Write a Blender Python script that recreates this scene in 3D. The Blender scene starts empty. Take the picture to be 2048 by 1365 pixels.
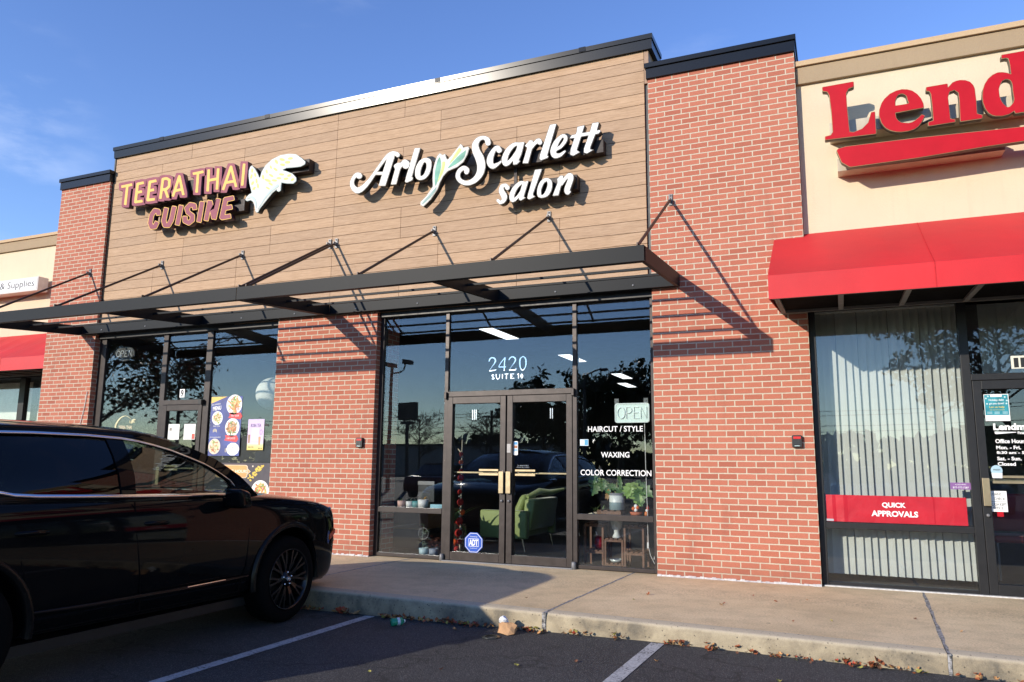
import bpy, bmesh, math, random
from mathutils import Vector, Matrix
random.seed(7)
scene = bpy.context.scene
COL = scene.collection
R = math.radians

# ---------------------------------------------------------------- camera
cam = bpy.data.objects.new('camera', bpy.data.cameras.new('camera'))
COL.objects.link(cam)
cam.data.sensor_width = 36.0
cam.data.lens = 26.891
cam.data.clip_start = 0.05
cam.data.clip_end = 3000
def cam_matrix():
    yaw, pitch, roll = 0.406191722, 0.159288769, 0.00940912675
    cy, sy, cp, sp = math.cos(yaw), math.sin(yaw), math.cos(pitch), math.sin(pitch)
    fwd = Vector((-sy*cp, cy*cp, sp)); rgt = Vector((cy, sy, 0)); up = rgt.cross(fwd)
    cr, sr = math.cos(roll), math.sin(roll)
    r2 = rgt*cr + up*sr; u2 = up*cr - rgt*sr
    m = Matrix((r2, u2, -fwd)).transposed().to_4x4()
    m.translation = Vector((2.0061, -8.8958, 1.2348))
    return m
cam.matrix_world = cam_matrix()
scene.camera = cam

# ---------------------------------------------------------------- light
SUN = Vector((-.4650, -.8253, .3207)).normalized()      # towards the sun
sun = bpy.data.objects.new('sun', bpy.data.lights.new('sun', 'SUN'))
COL.objects.link(sun)
sun.data.energy = 3.0
sun.data.angle = R(0.53)
sun.data.color = (1.0, .90, .76)
sun.rotation_euler = SUN.to_track_quat('Z', 'Y').to_euler()

world = bpy.data.worlds.new('World'); scene.world = world
world.use_nodes = True
nt = world.node_tree; nt.nodes.clear()
def N(t, **kw):
    n = nt.nodes.new(t)
    for k, v in kw.items(): setattr(n, k, v)
    return n
LK = nt.links.new
sky = N('ShaderNodeTexSky', sky_type='NISHITA', sun_disc=False)
sky.sun_elevation = R(18.7)
sky.sun_rotation = math.atan2(SUN.x, SUN.y)
sky.altitude = 30; sky.air_density = 1.0; sky.dust_density = 0.0; sky.ozone_density = 2.6
tc = N('ShaderNodeTexCoord')
def vdot(d):
    n = N('ShaderNodeVectorMath', operation='DOT_PRODUCT'); LK(tc.outputs['Generated'], n.inputs[0]); n.inputs[1].default_value = d; return n.outputs['Value']
def mrange(v, a, b, c=0, d=1):
    n = N('ShaderNodeMapRange', interpolation_type='SMOOTHSTEP'); LK(v, n.inputs[0])
    for i, x in enumerate((a, b, c, d)): n.inputs[1+i].default_value = x
    return n.outputs[0]
def mul(a, b, op='MULTIPLY'):
    n = N('ShaderNodeMath', operation=op); LK(a, n.inputs[0])
    if isinstance(b, (int, float)): n.inputs[1].default_value = b
    else: LK(b, n.inputs[1])
    return n.outputs[0]
mp = N('ShaderNodeMapping'); mp.inputs['Scale'].default_value = (3.0, 3.0, 9.0); mp.inputs['Rotation'].default_value = (0.0, R(24), R(20)); LK(tc.outputs['Generated'], mp.inputs[0])
no = N('ShaderNodeTexNoise'); no.inputs['Scale'].default_value = 1.6; no.inputs['Detail'].default_value = 9; no.inputs['Roughness'].default_value = .58; LK(mp.outputs[0], no.inputs['Vector'])
cirrus = mrange(no.outputs['Fac'], .56, .86)
# one soft bank of cloud low over the roof line at the far end of the row
bank = mul(mrange(vdot((-.839, .435, .326)), .982, .999), mrange(no.outputs['Fac'], .40, .62))
msk = mul(mul(cirrus, .09), mul(bank, .20), 'ADD')
mx = N('ShaderNodeMix', data_type='RGBA'); LK(msk, mx.inputs['Factor'])
hs = N('ShaderNodeHueSaturation'); hs.inputs['Hue'].default_value = .517; hs.inputs['Saturation'].default_value = 1.15; hs.inputs['Value'].default_value = 1.0
LK(sky.outputs[0], hs.inputs['Color']); LK(hs.outputs[0], mx.inputs['A']); mx.inputs['B'].default_value = (5.2, 5.5, 6.0, 1)
bg = N('ShaderNodeBackground'); bg.inputs['Strength'].default_value = .15
LK(mx.outputs['Result'], bg.inputs['Color'])
wo = N('ShaderNodeOutputWorld'); LK(bg.outputs[0], wo.inputs[0])

scene.view_settings.view_transform = 'Standard'
scene.view_settings.look = 'None'
scene.view_settings.exposure = 0.85
scene.view_settings.gamma = 1.0
scene.render.engine = 'CYCLES'
scene.cycles.transparent_max_bounces = 32
scene.cycles.max_bounces = 10
scene.cycles.caustics_reflective = False
scene.cycles.caustics_refractive = False
scene.cycles.use_denoising = True

# ---------------------------------------------------------------- materials
class Mat:
    def __init__(s, name):
        s.m = bpy.data.materials.new(name); s.m.use_nodes = True
        s.t = s.m.node_tree; s.t.nodes.clear()
        s.out = s.n('ShaderNodeOutputMaterial')
    def n(s, t, **kw):
        x = s.t.nodes.new(t)
        for k, v in kw.items(): setattr(x, k, v)
        return x
    def l(s, a, b): s.t.links.new(a, b)
    def math(s, op, a, b=None):
        x = s.n('ShaderNodeMath', operation=op)
        for i, v in enumerate((a, b)):
            if v is None: continue
            if isinstance(v, (int, float)): x.inputs[i].default_value = v
            else: s.l(v, x.inputs[i])
        return x.outputs[0]
    def ramp(s, fac, stops):
        x = s.n('ShaderNodeValToRGB'); s.l(fac, x.inputs[0])
        e = x.color_ramp.elements
        while len(e) < len(stops): e.new(.5)
        for k, (p, c) in zip(e, stops):
            k.position = p; k.color = (*c, 1) if len(c) == 3 else c
        return x.outputs[0]
    def mix(s, fac, a, b, blend='MIX'):
        x = s.n('ShaderNodeMix', data_type='RGBA', blend_type=blend)
        for i, v in (('Factor', fac), ('A', a), ('B', b)):
            if isinstance(v, (int, float)): x.inputs[i].default_value = v
            elif isinstance(v, tuple): x.inputs[i].default_value = (*v, 1)
            else: s.l(v, x.inputs[i])
        return x.outputs['Result']
    def coord(s): return s.n('ShaderNodeTexCoord').outputs['Object']
    def mapping(s, v, scale=(1,1,1), rot=(0,0,0), loc=(0,0,0)):
        x = s.n('ShaderNodeMapping'); s.l(v, x.inputs[0]); x.inputs['Scale'].default_value = scale; x.inputs['Rotation'].default_value = rot; x.inputs['Location'].default_value = loc
        return x.outputs[0]
    def noise(s, v, scale, detail=4, rough=.55, dist=0):
        x = s.n('ShaderNodeTexNoise'); s.l(v, x.inputs['Vector']); x.inputs['Scale'].default_value = scale
        x.inputs['Detail'].default_value = detail; x.inputs['Roughness'].default_value = rough; x.inputs['Distortion'].default_value = dist
        return x.outputs['Fac']
    def bump(s, h, strength=.3, dist=.01):
        x = s.n('ShaderNodeBump'); s.l(h, x.inputs['Height']); x.inputs['Strength'].default_value = strength; x.inputs['Distance'].default_value = dist
        return x.outputs[0]
    def bsdf(s, col, rough=.6, metal=0, normal=None, **kw):
        b = s.n('ShaderNodeBsdfPrincipled')
        for k, v in (('Base Color', col), ('Roughness', rough), ('Metallic', metal), ('Normal', normal)):
            if v is None: continue
            if isinstance(v, (int, float)): b.inputs[k].default_value = v
            elif isinstance(v, tuple): b.inputs[k].default_value = (*v, 1)
            else: s.l(v, b.inputs[k])
        for k, v in kw.items():
            b.inputs[k.replace('_', ' ')].default_value = v
        s.b = b; s.l(b.outputs[0], s.out.inputs[0]); return b

def simple(name, col, rough=.6, metal=0, var=.12, scale=6, bump=0, bscale=60, **kw):
    m = Mat(name); c = m.coord()
    f = m.noise(c, scale, 5)
    lo = tuple(x*(1-var) for x in col); hi = tuple(min(1, x*(1+var)) for x in col)
    color = m.ramp(f, [(.3, lo), (.7, hi)])
    rr = rough if var < .05 else m.ramp(m.noise(c, scale*3, 3), [(.3, (rough*.9,)*3), (.7, (min(1, rough*1.1),)*3)])
    nrm = m.bump(m.noise(c, bscale, 4), bump, .004) if bump else None
    m.bsdf(color, rr, metal, nrm, **kw)
    return m.m

def brick_mat():
    m = Mat('brick'); c = m.coord()
    sx = m.n('ShaderNodeSeparateXYZ'); m.l(c, sx.inputs[0])
    cx = m.n('ShaderNodeCombineXYZ'); m.l(m.math('ADD', sx.outputs[0], sx.outputs[1]), cx.inputs[0]); m.l(sx.outputs[2], cx.inputs[1])
    wob = m.n('ShaderNodeVectorMath', operation='SCALE'); nz = m.n('ShaderNodeTexNoise'); m.l(c, nz.inputs['Vector']); nz.inputs['Scale'].default_value = 22
    m.l(nz.outputs['Color'], wob.inputs[0]); wob.inputs['Scale'].default_value = .0045
    ad = m.n('ShaderNodeVectorMath', operation='ADD'); m.l(cx.outputs[0], ad.inputs[0]); m.l(wob.outputs[0], ad.inputs[1])
    v0 = m.n('ShaderNodeVectorMath', operation='ADD'); m.l(ad.outputs[0], v0.inputs[0]); v0.inputs[1].default_value = (-.002+2.032*10, -.002+.0677333*300, 0)
    b = m.n('ShaderNodeTexBrick'); m.l(v0.outputs[0], b.inputs['Vector'])
    b.inputs['Scale'].default_value = 1; b.inputs['Brick Width'].default_value = .2032; b.inputs['Row Height'].default_value = .0677333
    b.inputs['Mortar Size'].default_value = .0074; b.inputs['Mortar Smooth'].default_value = .28; b.inputs['Bias'].default_value = 0
    b.inputs['Color1'].default_value = (0, 0, 0, 1); b.inputs['Color2'].default_value = (1, 1, 1, 1); b.inputs['Mortar'].default_value = (.5, .5, .5, 1)
    b.offset = .5; b.offset_frequency = 2
    base = m.ramp(b.outputs['Color'], [(.0, (.345, .102, .062)), (.2, (.405, .126, .078)), (.55, (.435, .142, .088)), (.9, (.465, .158, .099)), (1., (.36, .108, .066))])
    big = m.noise(c, 1.3, 4)
    base = m.mix(m.ramp(big, [(.35, (.0,)*3), (.75, (.55,)*3)]), base, (.44, .145, .083))
    fine = m.noise(c, 130, 4, .7)
    base = m.mix(.6, base, m.ramp(fine, [(.25, (.35,)*3), (.5, (1.,)*3), (.75, (1.35,)*3)]), 'MULTIPLY')
    mort = m.ramp(m.noise(c, 35, 4), [(.3, (.47, .395, .295)), (.7, (.58, .495, .38))])
    col = m.mix(b.outputs['Fac'], base, mort)
    st = m.math('MULTIPLY', m.ramp(m.noise(m.mapping(c, (2.6, 2.6, .55)), 1.6, 5, .6), [(.56, (0,)*3), (.74, (1,)*3)]), .30)      # run-off stains
    col = m.mix(st, col, (.20, .075, .05))
    ft = m.n('ShaderNodeMapRange'); m.l(m.math('ADD', sx.outputs[2], m.math('MULTIPLY', m.noise(c, 5, 4), .30)), ft.inputs[0]); ft.inputs[1].default_value = .42; ft.inputs[2].default_value = .12      # splash grime at the foot
    col = m.mix(m.math('MULTIPLY', ft.outputs[0], .40), col, (.16, .085, .06))
    h = m.math('ADD', m.math('MULTIPLY', m.math('SUBTRACT', 1.0, b.outputs['Fac']), 1.0), m.math('MULTIPLY', fine, .25))
    m.bsdf(col, .88, 0, m.bump(h, .65, .006)); return m.m

def wood_mat():
    m = Mat('wood_cladding'); c = m.coord()
    oi = m.n('ShaderNodeAttribute', attribute_name='tone')
    g1 = m.noise(m.mapping(c, (1.4, 1, 26)), 3.2, 9, .62, .35)
    g2 = m.noise(m.mapping(c, (5, 1, 150)), 3.0, 6, .7)
    col = m.ramp(g1, [(.28, (.345, .222, .136)), (.5, (.455, .303, .193)), (.75, (.53, .368, .246))])
    col = m.mix(.5, col, m.ramp(g2, [(.3, (.55,)*3), (.55, (1.,)*3), (.8, (1.25,)*3)]), 'MULTIPLY')
    tone = m.ramp(oi.outputs['Fac'], [(0, (.93, .935, .95)), (1, (1.07, 1.06, 1.04))])
    col = m.mix(1.0, col, tone, 'MULTIPLY')
    m.bsdf(col, .7, 0, m.bump(g2, .12, .002), Specular_IOR_Level=.2); return m.m

def stucco_mat(name, col):
    m = Mat(name); c = m.coord()
    f = m.noise(c, .9, 5); cc = m.ramp(f, [(.3, tuple(x*.93 for x in col)), (.7, tuple(min(1, x*1.05) for x in col))])
    h = m.noise(c, 48, 7, .8)
    streak = m.noise(m.mapping(c, (9, 9, .5)), 1.5, 4)
    cc = m.mix(m.ramp(streak, [(.55, (0,)*3), (.85, (.16,)*3)]), cc, tuple(x*.6 for x in col))
    m.bsdf(cc, .92, 0, m.bump(h, .6, .008)); return m.m

def concrete_mat():
    m = Mat('concrete'); c = m.coord()
    big = m.noise(c, .55, 6, .6, .4); mid = m.noise(c, 4.5, 6, .65); fine = m.noise(c, 220, 3, .8)
    col = m.ramp(big, [(.30, (.55, .415, .235)), (.5, (.72, .55, .325)), (.72, (.80, .63, .39))])
    col = m.mix(m.ramp(mid, [(.45, (0,)*3), (.72, (.42,)*3)]), col, (.36, .285, .17))
    # a run of dark wear along the wall and speckles of grit
    sx = m.n('ShaderNodeSeparateXYZ'); m.l(c, sx.inputs[0])
    band = m.math('SUBTRACT', 1.0, m.math('MULTIPLY', m.math('ABSOLUTE', m.math('ADD', sx.outputs[1], .95)), 2.6))
    wear = m.math('MULTIPLY', m.math('MAXIMUM', band, 0.0), m.ramp(m.noise(c, 38, 5, .75), [(.50, (0,)*3), (.62, (1,)*3)]))
    col = m.mix(m.math('MULTIPLY', wear, .55), col, (.10, .085, .07))
    gum = m.n('ShaderNodeTexVoronoi'); m.l(c, gum.inputs['Vector']); gum.inputs['Scale'].default_value = 2.1
    col = m.mix(m.ramp(gum.outputs['Distance'], [(.030, (.6,)*3), (.045, (0,)*3)]), col, (.10, .085, .07))
    g3 = m.noise(c, 60, 4, .8); col = m.mix(.85, col, m.ramp(g3, [(.30, (.55,)*3), (.5, (1.,)*3), (.72, (1.22,)*3)]), 'MULTIPLY')
    col = m.mix(.55, col, m.ramp(fine, [(.25, (.55,)*3), (.5, (1.,)*3), (.78, (1.4,)*3)]), 'MULTIPLY')
    m.bsdf(col, .9, 0, m.bump(m.math('ADD', fine, g3), .5, .006)); return m.m

def kerb_mat():
    m = Mat('kerb_concrete'); c = m.coord()
    mid = m.noise(c, 3.2, 7, .65, .3); fine = m.noise(c, 150, 4, .8)
    col = m.ramp(mid, [(.34, (.11, .10, .08)), (.5, (.29, .24, .16)), (.66, (.43, .36, .24))])
    sx = m.n('ShaderNodeSeparateXYZ'); m.l(c, sx.inputs[0])
    top = m.n('ShaderNodeMapRange'); m.l(m.math('ADD', sx.outputs[2], m.math('MULTIPLY', mid, .03)), top.inputs[0]); top.inputs[1].default_value = -.012; top.inputs[2].default_value = .014
    col = m.mix(top.outputs[0], col, (.52, .44, .31))
    pit = m.n('ShaderNodeTexVoronoi'); m.l(c, pit.inputs['Vector']); pit.inputs['Scale'].default_value = 26
    col = m.mix(m.ramp(pit.outputs['Distance'], [(.08, (.85,)*3), (.2, (0,)*3)]), col, (.05, .045, .04))
    col = m.mix(.6, col, m.ramp(fine, [(.25, (.5,)*3), (.5, (1.,)*3), (.78, (1.4,)*3)]), 'MULTIPLY')
    m.bsdf(col, .92, 0, m.bump(m.math('ADD', fine, m.math('MULTIPLY', mid, 2.)), .6, .008)); return m.m

def asphalt_mat():
    m = Mat('asphalt'); c = m.coord()
    v = m.n('ShaderNodeTexVoronoi'); m.l(c, v.inputs['Vector']); v.inputs['Scale'].default_value = 95
    v2 = m.n('ShaderNodeTexVoronoi'); m.l(c, v2.inputs['Vector']); v2.inputs['Scale'].default_value = 210
    fine = m.noise(c, 320, 3, .8); big = m.noise(c, .8, 6, .6, .5); mid = m.noise(c, 5, 5)
    col = m.ramp(big, [(.32, (.020, .020, .0215)), (.6, (.034, .034, .036)), (.8, (.045, .045, .047))])
    col = m.mix(m.ramp(mid, [(.52, (0,)*3), (.72, (.55,)*3)]), col, (.020, .020, .022))
    sc = m.n('ShaderNodeSeparateColor'); m.l(v.outputs['Color'], sc.inputs[0])
    stone = m.math('MULTIPLY', m.ramp(sc.outputs[0], [(.66, (0,)*3), (.74, (1,)*3)]), m.ramp(v.outputs['Distance'], [(.30, (1,)*3), (.45, (0,)*3)]))
    col = m.mix(m.math('MULTIPLY', stone, .65), col, (.19, .18, .17))
    sc2 = m.n('ShaderNodeSeparateColor'); m.l(v2.outputs['Color'], sc2.inputs[0])
    st2 = m.ramp(sc2.outputs[1], [(.80, (0,)*3), (.86, (1,)*3)])
    col = m.mix(m.math('MULTIPLY', st2, .5), col, (.13, .125, .12))
    col = m.mix(.6, col, m.ramp(fine, [(.25, (.45,)*3), (.5, (1.,)*3), (.78, (1.5,)*3)]), 'MULTIPLY')
    ck = m.n('ShaderNodeTexVoronoi', feature='DISTANCE_TO_EDGE'); m.l(m.n('ShaderNodeVectorMath', operation='ADD').outputs[0], ck.inputs['Vector']); _va = ck.inputs['Vector'].links[0].from_node; m.l(c, _va.inputs[0]); _nz = m.n('ShaderNodeTexNoise'); m.l(c, _nz.inputs['Vector']); _nz.inputs['Scale'].default_value = 3; m.l(_nz.outputs['Color'], _va.inputs[1]); ck.inputs['Scale'].default_value = .42
    col = m.mix(m.ramp(ck.outputs['Distance'], [(.004, (.75,)*3), (.010, (0,)*3)]), col, (.012, .012, .012))
    g3 = m.noise(c, 60, 4, .8); col = m.mix(.7, col, m.ramp(g3, [(.32, (.55,)*3), (.5, (1.,)*3), (.70, (1.5,)*3)]), 'MULTIPLY'); oil = m.ramp(m.noise(c, 1.9, 4, .6), [(.60, (0,)*3), (.70, (.6,)*3)]); col = m.mix(oil, col, (.016, .015, .015))
    m.bsdf(col, .82, 0, m.bump(m.math('ADD', m.math('MULTIPLY', v.outputs['Distance'], -1.2), fine), .7, .006)); return m.m

def paint_mat():
    m = Mat('line_paint'); c = m.coord()
    n1 = m.noise(c, 55, 6, .75); n2 = m.noise(c, 6, 5)
    f = m.math('ADD', n1, m.math('MULTIPLY', m.math('SUBTRACT', n2, .5), .35))
    col = m.ramp(f, [(.36, (.05, .05, .052)), (.46, (.36, .36, .36)), (.7, (.52, .52, .51))])
    m.bsdf(col, .8, 0, m.bump(n1, .4, .003)); return m.m

def pane_mat(name, tint, ior=1.9, rough=0.0, refl=(1, 1, 1)):
    m = Mat(name)
    tr = m.n('ShaderNodeBsdfTransparent'); tr.inputs[0].default_value = (*tint, 1)
    gl = m.n('ShaderNodeBsdfGlossy'); gl.inputs['Color'].default_value = (*refl, 1); gl.inputs['Roughness'].default_value = rough
    wv = m.noise(m.coord(), 1.1, 1); nb = m.bump(wv, .012, .06); m.l(nb, gl.inputs['Normal'])
    fr = m.n('ShaderNodeFresnel'); gm = m.n('ShaderNodeNewGeometry')      # same index from both sides of the sheet
    io = m.n('ShaderNodeMix'); m.l(gm.outputs['Backfacing'], io.inputs['Factor']); io.inputs['A'].default_value = ior; io.inputs['B'].default_value = 1/ior; m.l(io.outputs[0], fr.inputs['IOR'])
    mx = m.n('ShaderNodeMixShader'); m.l(fr.outputs[0], mx.inputs[0]); m.l(tr.outputs[0], mx.inputs[1]); m.l(gl.outputs[0], mx.inputs[2])
    m.l(mx.outputs[0], m.out.inputs[0]); return m.m

def emit_mat(name, col, st):
    m = Mat(name); e = m.n('ShaderNodeEmission'); e.inputs[0].default_value = (*col, 1); e.inputs[1].default_value = st
    m.l(e.outputs[0], m.out.inputs[0]); return m.m

def fabric_mat(name, col, sheen=.2, scale=350, trans=0, lines=False):
    m = Mat(name); c = m.coord()
    f = m.noise(c, 1.2, 4); w = m.noise(c, scale, 2, .7)
    cc = m.ramp(f, [(.3, tuple(x*.88 for x in col)), (.7, tuple(min(1, x*1.1) for x in col))])
    cc = m.mix(.35, cc, m.ramp(w, [(.3, (.6,)*3), (.7, (1.3,)*3)]), 'MULTIPLY')
    wr = m.noise(m.mapping(c, (1.6, 1, 1)), 2.5, 3)
    m.bsdf(cc, .6, 0, m.bump(m.math('ADD', m.math('MULTIPLY', w, .03), wr), .12, .03), Sheen_Weight=sheen)
    return m.m

M = dict(
    brick=brick_mat(), wood=wood_mat(), concrete=concrete_mat(), kerb=kerb_mat(), asphalt=asphalt_mat(), paint=paint_mat(),
    stucco=stucco_mat('cream_stucco', (.66, .545, .385)), band=stucco_mat('tan_stucco_band', (.36, .265, .165)), bandcap=stucco_mat('tan_cap', (.52, .37, .22)),
    coping=simple('black_coping', (.009, .011, .014), .22, .0, .04, 4, Specular_IOR_Level=.30),
    canopy=simple('bronze_black_metal', (.0065, .0085, .011), .50, .0, .03, 5, Specular_IOR_Level=.16),
    rod=simple('rod_bronze', (.040, .020, .015), .45, .2, .2, 9),
    frame=simple('bronze_frame', (.034, .026, .024), .42, .35, .22, 9, .05),
    framedk=simple('dark_frame', (.012, .0115, .012), .45, .2, .2, 8),
    caulk=simple('white_caulk', (.52, .51, .49), .8, 0, .25, 25, .4, 60),
    glass=pane_mat('storefront_glass', (.93, .95, .95), 1.62, 0, (.88, .93, 1.0)),
    black=simple('black_plastic', (.012, .012, .012), .45), soffit=simple('soffit_cloth', (.006, .005, .005), .95, Specular_IOR_Level=.05), rubber=simple('rubber', (.012, .012, .013), .75),
    emblem=simple('emblem_white', (.64, .64, .59), .5, 0, .04, Specular_IOR_Level=.15), white=simple('white_acrylic', (.82, .82, .81), .5, 0, .03, Specular_IOR_Level=.15), trimblack=simple('letter_return_black', (.008, .008, .009), .4),
    purple=simple('mauve_acrylic', (.275, .076, .106), .5, 0, .06, Specular_IOR_Level=.15), purpledk=simple('plum_return', (.045, .012, .030), .4),
    yellow=simple('yellow_acrylic', (.80, .49, .135), .5, 0, .05, Specular_IOR_Level=.15), red=simple('red_acrylic', (.44, .008, .018), .45, 0, .06, Specular_IOR_Level=.15),
    paleyellow=simple('pale_yellow', (.82, .62, .16), .6, 0, .1, 20), palegrey=simple('pale_grey_green', (.42, .52, .52), .6, 0, .05), palepink=simple('pale_pink', (.80, .66, .62), .4, 0, .05),
    leafd=simple('leaf_teal', (.12, .34, .25), .6, 0, .3, 7), leafl=simple('leaf_lime', (.50, .66, .18), .6, 0, .12, 7), leafg=simple('leaf_grey', (.22, .34, .32), .6, 0, .1, 7),
    awning=fabric_mat('red_awning', (.56, .007, .012), .04), clearback=simple('letter_back', (.50, .44, .33), .25, 0, .1),
    metal=simple('zinc', (.16, .16, .165), .5, .3), brass=simple('brushed_brass', (.42, .33, .20), .35, .7), chrome=simple('chrome', (.75, .75, .77), .12, 1.0, .02),
)
# ---------------------------------------------------------------- geometry helpers
class MB:
    """collects shapes, then links them as ONE mesh object"""
    def __init__(s): s.v = []; s.f = []; s.mi = []; s.sm = []
    def add(s, v, f, mi=0, smooth=False):
        o = len(s.v); s.v += [tuple(p) for p in v]; s.f += [tuple(i+o for i in q) for q in f]
        s.mi += [mi]*len(f); s.sm += [smooth]*len(f); return s
    def box(s, x0, x1, y0, y1, z0, z1, mi=0):
        x0, x1 = sorted((x0, x1)); y0, y1 = sorted((y0, y1)); z0, z1 = sorted((z0, z1))
        v = [(x, y, z) for x in (x0, x1) for y in (y0, y1) for z in (z0, z1)]
        return s.add(v, [(0,1,3,2), (4,6,7,5), (0,4,5,1), (2,3,7,6), (0,2,6,4), (1,5,7,3)], mi)
    def hexa(s, p, mi=0):        # p: bottom 4 ccw, top 4 ccw
        return s.add(p, [(3,2,1,0), (4,5,6,7), (0,1,5,4), (1,2,6,5), (2,3,7,6), (3,0,4,7)], mi)
    def tube(s, pts, r, n=8, mi=0, cap=True, smooth=True):
        P = [Vector(p) for p in pts]; rs = r if isinstance(r, (list, tuple)) else [r]*len(P)
        v = []; f = []; prev = None
        for i, p in enumerate(P):
            t = (P[min(i+1, len(P)-1)]-P[max(i-1, 0)]).normalized()
            if prev is None:
                a = t.cross(Vector((0,0,1)));
                if a.length < .01: a = t.cross(Vector((1,0,0)))
            else: a = prev-t*prev.dot(t)
            a.normalize(); prev = a; b = t.cross(a)
            v += [p+(a*math.cos(2*math.pi*k/n)+b*math.sin(2*math.pi*k/n))*rs[i] for k in range(n)]
        for i in range(len(P)-1):
            f += [(i*n+k, i*n+(k+1)%n, (i+1)*n+(k+1)%n, (i+1)*n+k) for k in range(n)]
        s.add(v, f, mi, smooth)
        if cap:
            s.add(v[:n], [tuple(range(n-1, -1, -1))], mi); s.add(v[-n:], [tuple(range(n))], mi)
        return s
    def lathe(s, prof, c=(0,0,0), n=20, mi=0, axis='z', smooth=True):
        v = []; f = []
        for r, h in prof:
            for k in range(n):
                a = 2*math.pi*k/n; x, y = r*math.cos(a), r*math.sin(a)
                q = (x, y, h) if axis == 'z' else ((h, x, y) if axis == 'x' else (x, h, y))
                v.append((c[0]+q[0], c[1]+q[1], c[2]+q[2]))
        for i in range(len(prof)-1):
            f += [(i*n+k, i*n+(k+1)%n, (i+1)*n+(k+1)%n, (i+1)*n+k) for k in range(n)]
        return s.add(v, f, mi, smooth)
    def ball(s, c, r, n=12, mi=0, sz=1.0):
        return s.lathe([(max(1e-4, r*math.sin(math.pi*i/(n//2+2))), -r*sz*math.cos(math.pi*i/(n//2+2))) for i in range(n//2+3)], c, n, mi)
    def prism(s, poly, y0, y1, mi=0, axis='y'):     # poly in (x,z), extruded along y
        n = len(poly)
        def P(a, b, h): return (a, h, b) if axis == 'y' else ((h, a, b) if axis == 'x' else (a, b, h))
        v = [P(a, b, y0) for a, b in poly]+[P(a, b, y1) for a, b in poly]
        s.add(v, [tuple(range(n)), tuple(range(2*n-1, n-1, -1))]+[(i, i+n, (i+1)%n+n, (i+1)%n) for i in range(n)], mi); return s
    def build(s, name, mats, parent=None, bevel=0, smooth=None):
        me = bpy.data.meshes.new(name); me.from_pydata(s.v, [], s.f)
        for m in (mats if isinstance(mats, (list, tuple)) else [mats]): me.materials.append(m)
        me.polygons.foreach_set('material_index', s.mi)
        me.polygons.foreach_set('use_smooth', s.sm if smooth is None else [smooth]*len(s.f))
        bm = bmesh.new(); bm.from_mesh(me); bmesh.ops.recalc_face_normals(bm, faces=bm.faces); bm.to_mesh(me); bm.free()
        me.update()
        return link(name, me, parent, bevel)
def link(name, me, parent=None, bevel=0):
    o = bpy.data.objects.new(name, me); COL.objects.link(o)
    if parent is not None: adopt(o, parent)
    if bevel:
        b = o.modifiers.new('bevel', 'BEVEL'); b.width = bevel; b.segments = 2; b.limit_method = 'ANGLE'; b.angle_limit = R(50)
    return o
def wloc(o):
    p = Vector(o.location)
    while o.parent is not None: o = o.parent; p = p+Vector(o.location)
    return p
def adopt(o, parent):       # parts are modelled in world coordinates under an unrotated parent
    o.parent = parent; o.matrix_parent_inverse = Matrix.Translation(-parent.location if parent.parent is None else Vector((0,0,0)))
def tag(o, label=None, cat=None, group=None, kind=None):
    for k, v in (('label', label), ('category', cat), ('group', group), ('kind', kind)):
        if v: o[k] = v
    return o
def thing(name, label, cat, loc=(0,0,0), group=None):
    o = bpy.data.objects.new(name, None); o.empty_display_size = .1; COL.objects.link(o); o.location = loc
    return tag(o, label, cat, group)
def copy_thing(root, loc, label=None):
    r = root.copy(); COL.objects.link(r); r.location = loc
    if label: r['label'] = label
    def rec(a, b):
        for ch in [c for c in bpy.data.objects if c.parent == a]:
            c = ch.copy(); COL.objects.link(c); c.parent = b; rec(ch, c)
    rec(root, r); return r

def curve_mesh(loops, thick, name='shape'):
    """closed 2-D loops (even-odd) -> solid of given thickness, in (x,y) with depth along z"""
    cu = bpy.data.curves.new(name, 'CURVE'); cu.dimensions = '2D'; cu.fill_mode = 'BOTH'; cu.extrude = thick/2
    for lp in loops:
        sp = cu.splines.new('POLY'); sp.points.add(len(lp)-1); sp.use_cyclic_u = True
        for p, (x, y) in zip(sp.points, lp): p.co = (x, y, 0, 1)
    return obj_mesh(cu)
def obj_mesh(cu):
    o = bpy.data.objects.new('tmp', cu); COL.objects.link(o)
    dg = bpy.context.evaluated_depsgraph_get(); dg.update()
    me = bpy.data.meshes.new_from_object(o.evaluated_get(dg)); bpy.data.objects.remove(o); bpy.data.curves.remove(cu)
    return me
def stand(me, y_front, thick, front, side=None, plane='y'):
    """flat solid in (x,y) put upright facing -y with its front at y_front"""
    for v in me.vertices: x, y, z = v.co; v.co = (x, y_front+thick/2-z, y)
    me.materials.clear(); me.materials.append(front)
    if side: me.materials.append(side)
    bm = bmesh.new(); bm.from_mesh(me); bmesh.ops.remove_doubles(bm, verts=bm.verts, dist=1e-5); bmesh.ops.recalc_face_normals(bm, faces=bm.faces)
    if side:
        for f in bm.faces: f.material_index = 0 if (abs(f.normal.y) > .7 and f.calc_center_median().y < y_front+thick*.3) else 1
    bm.to_mesh(me); bm.free(); me.update(); return me
def shape(name, loops, y_front, thick, front, side=None, parent=None):
    return link(name, stand(curve_mesh(loops, thick, name), y_front, thick, front, side), parent)
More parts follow.
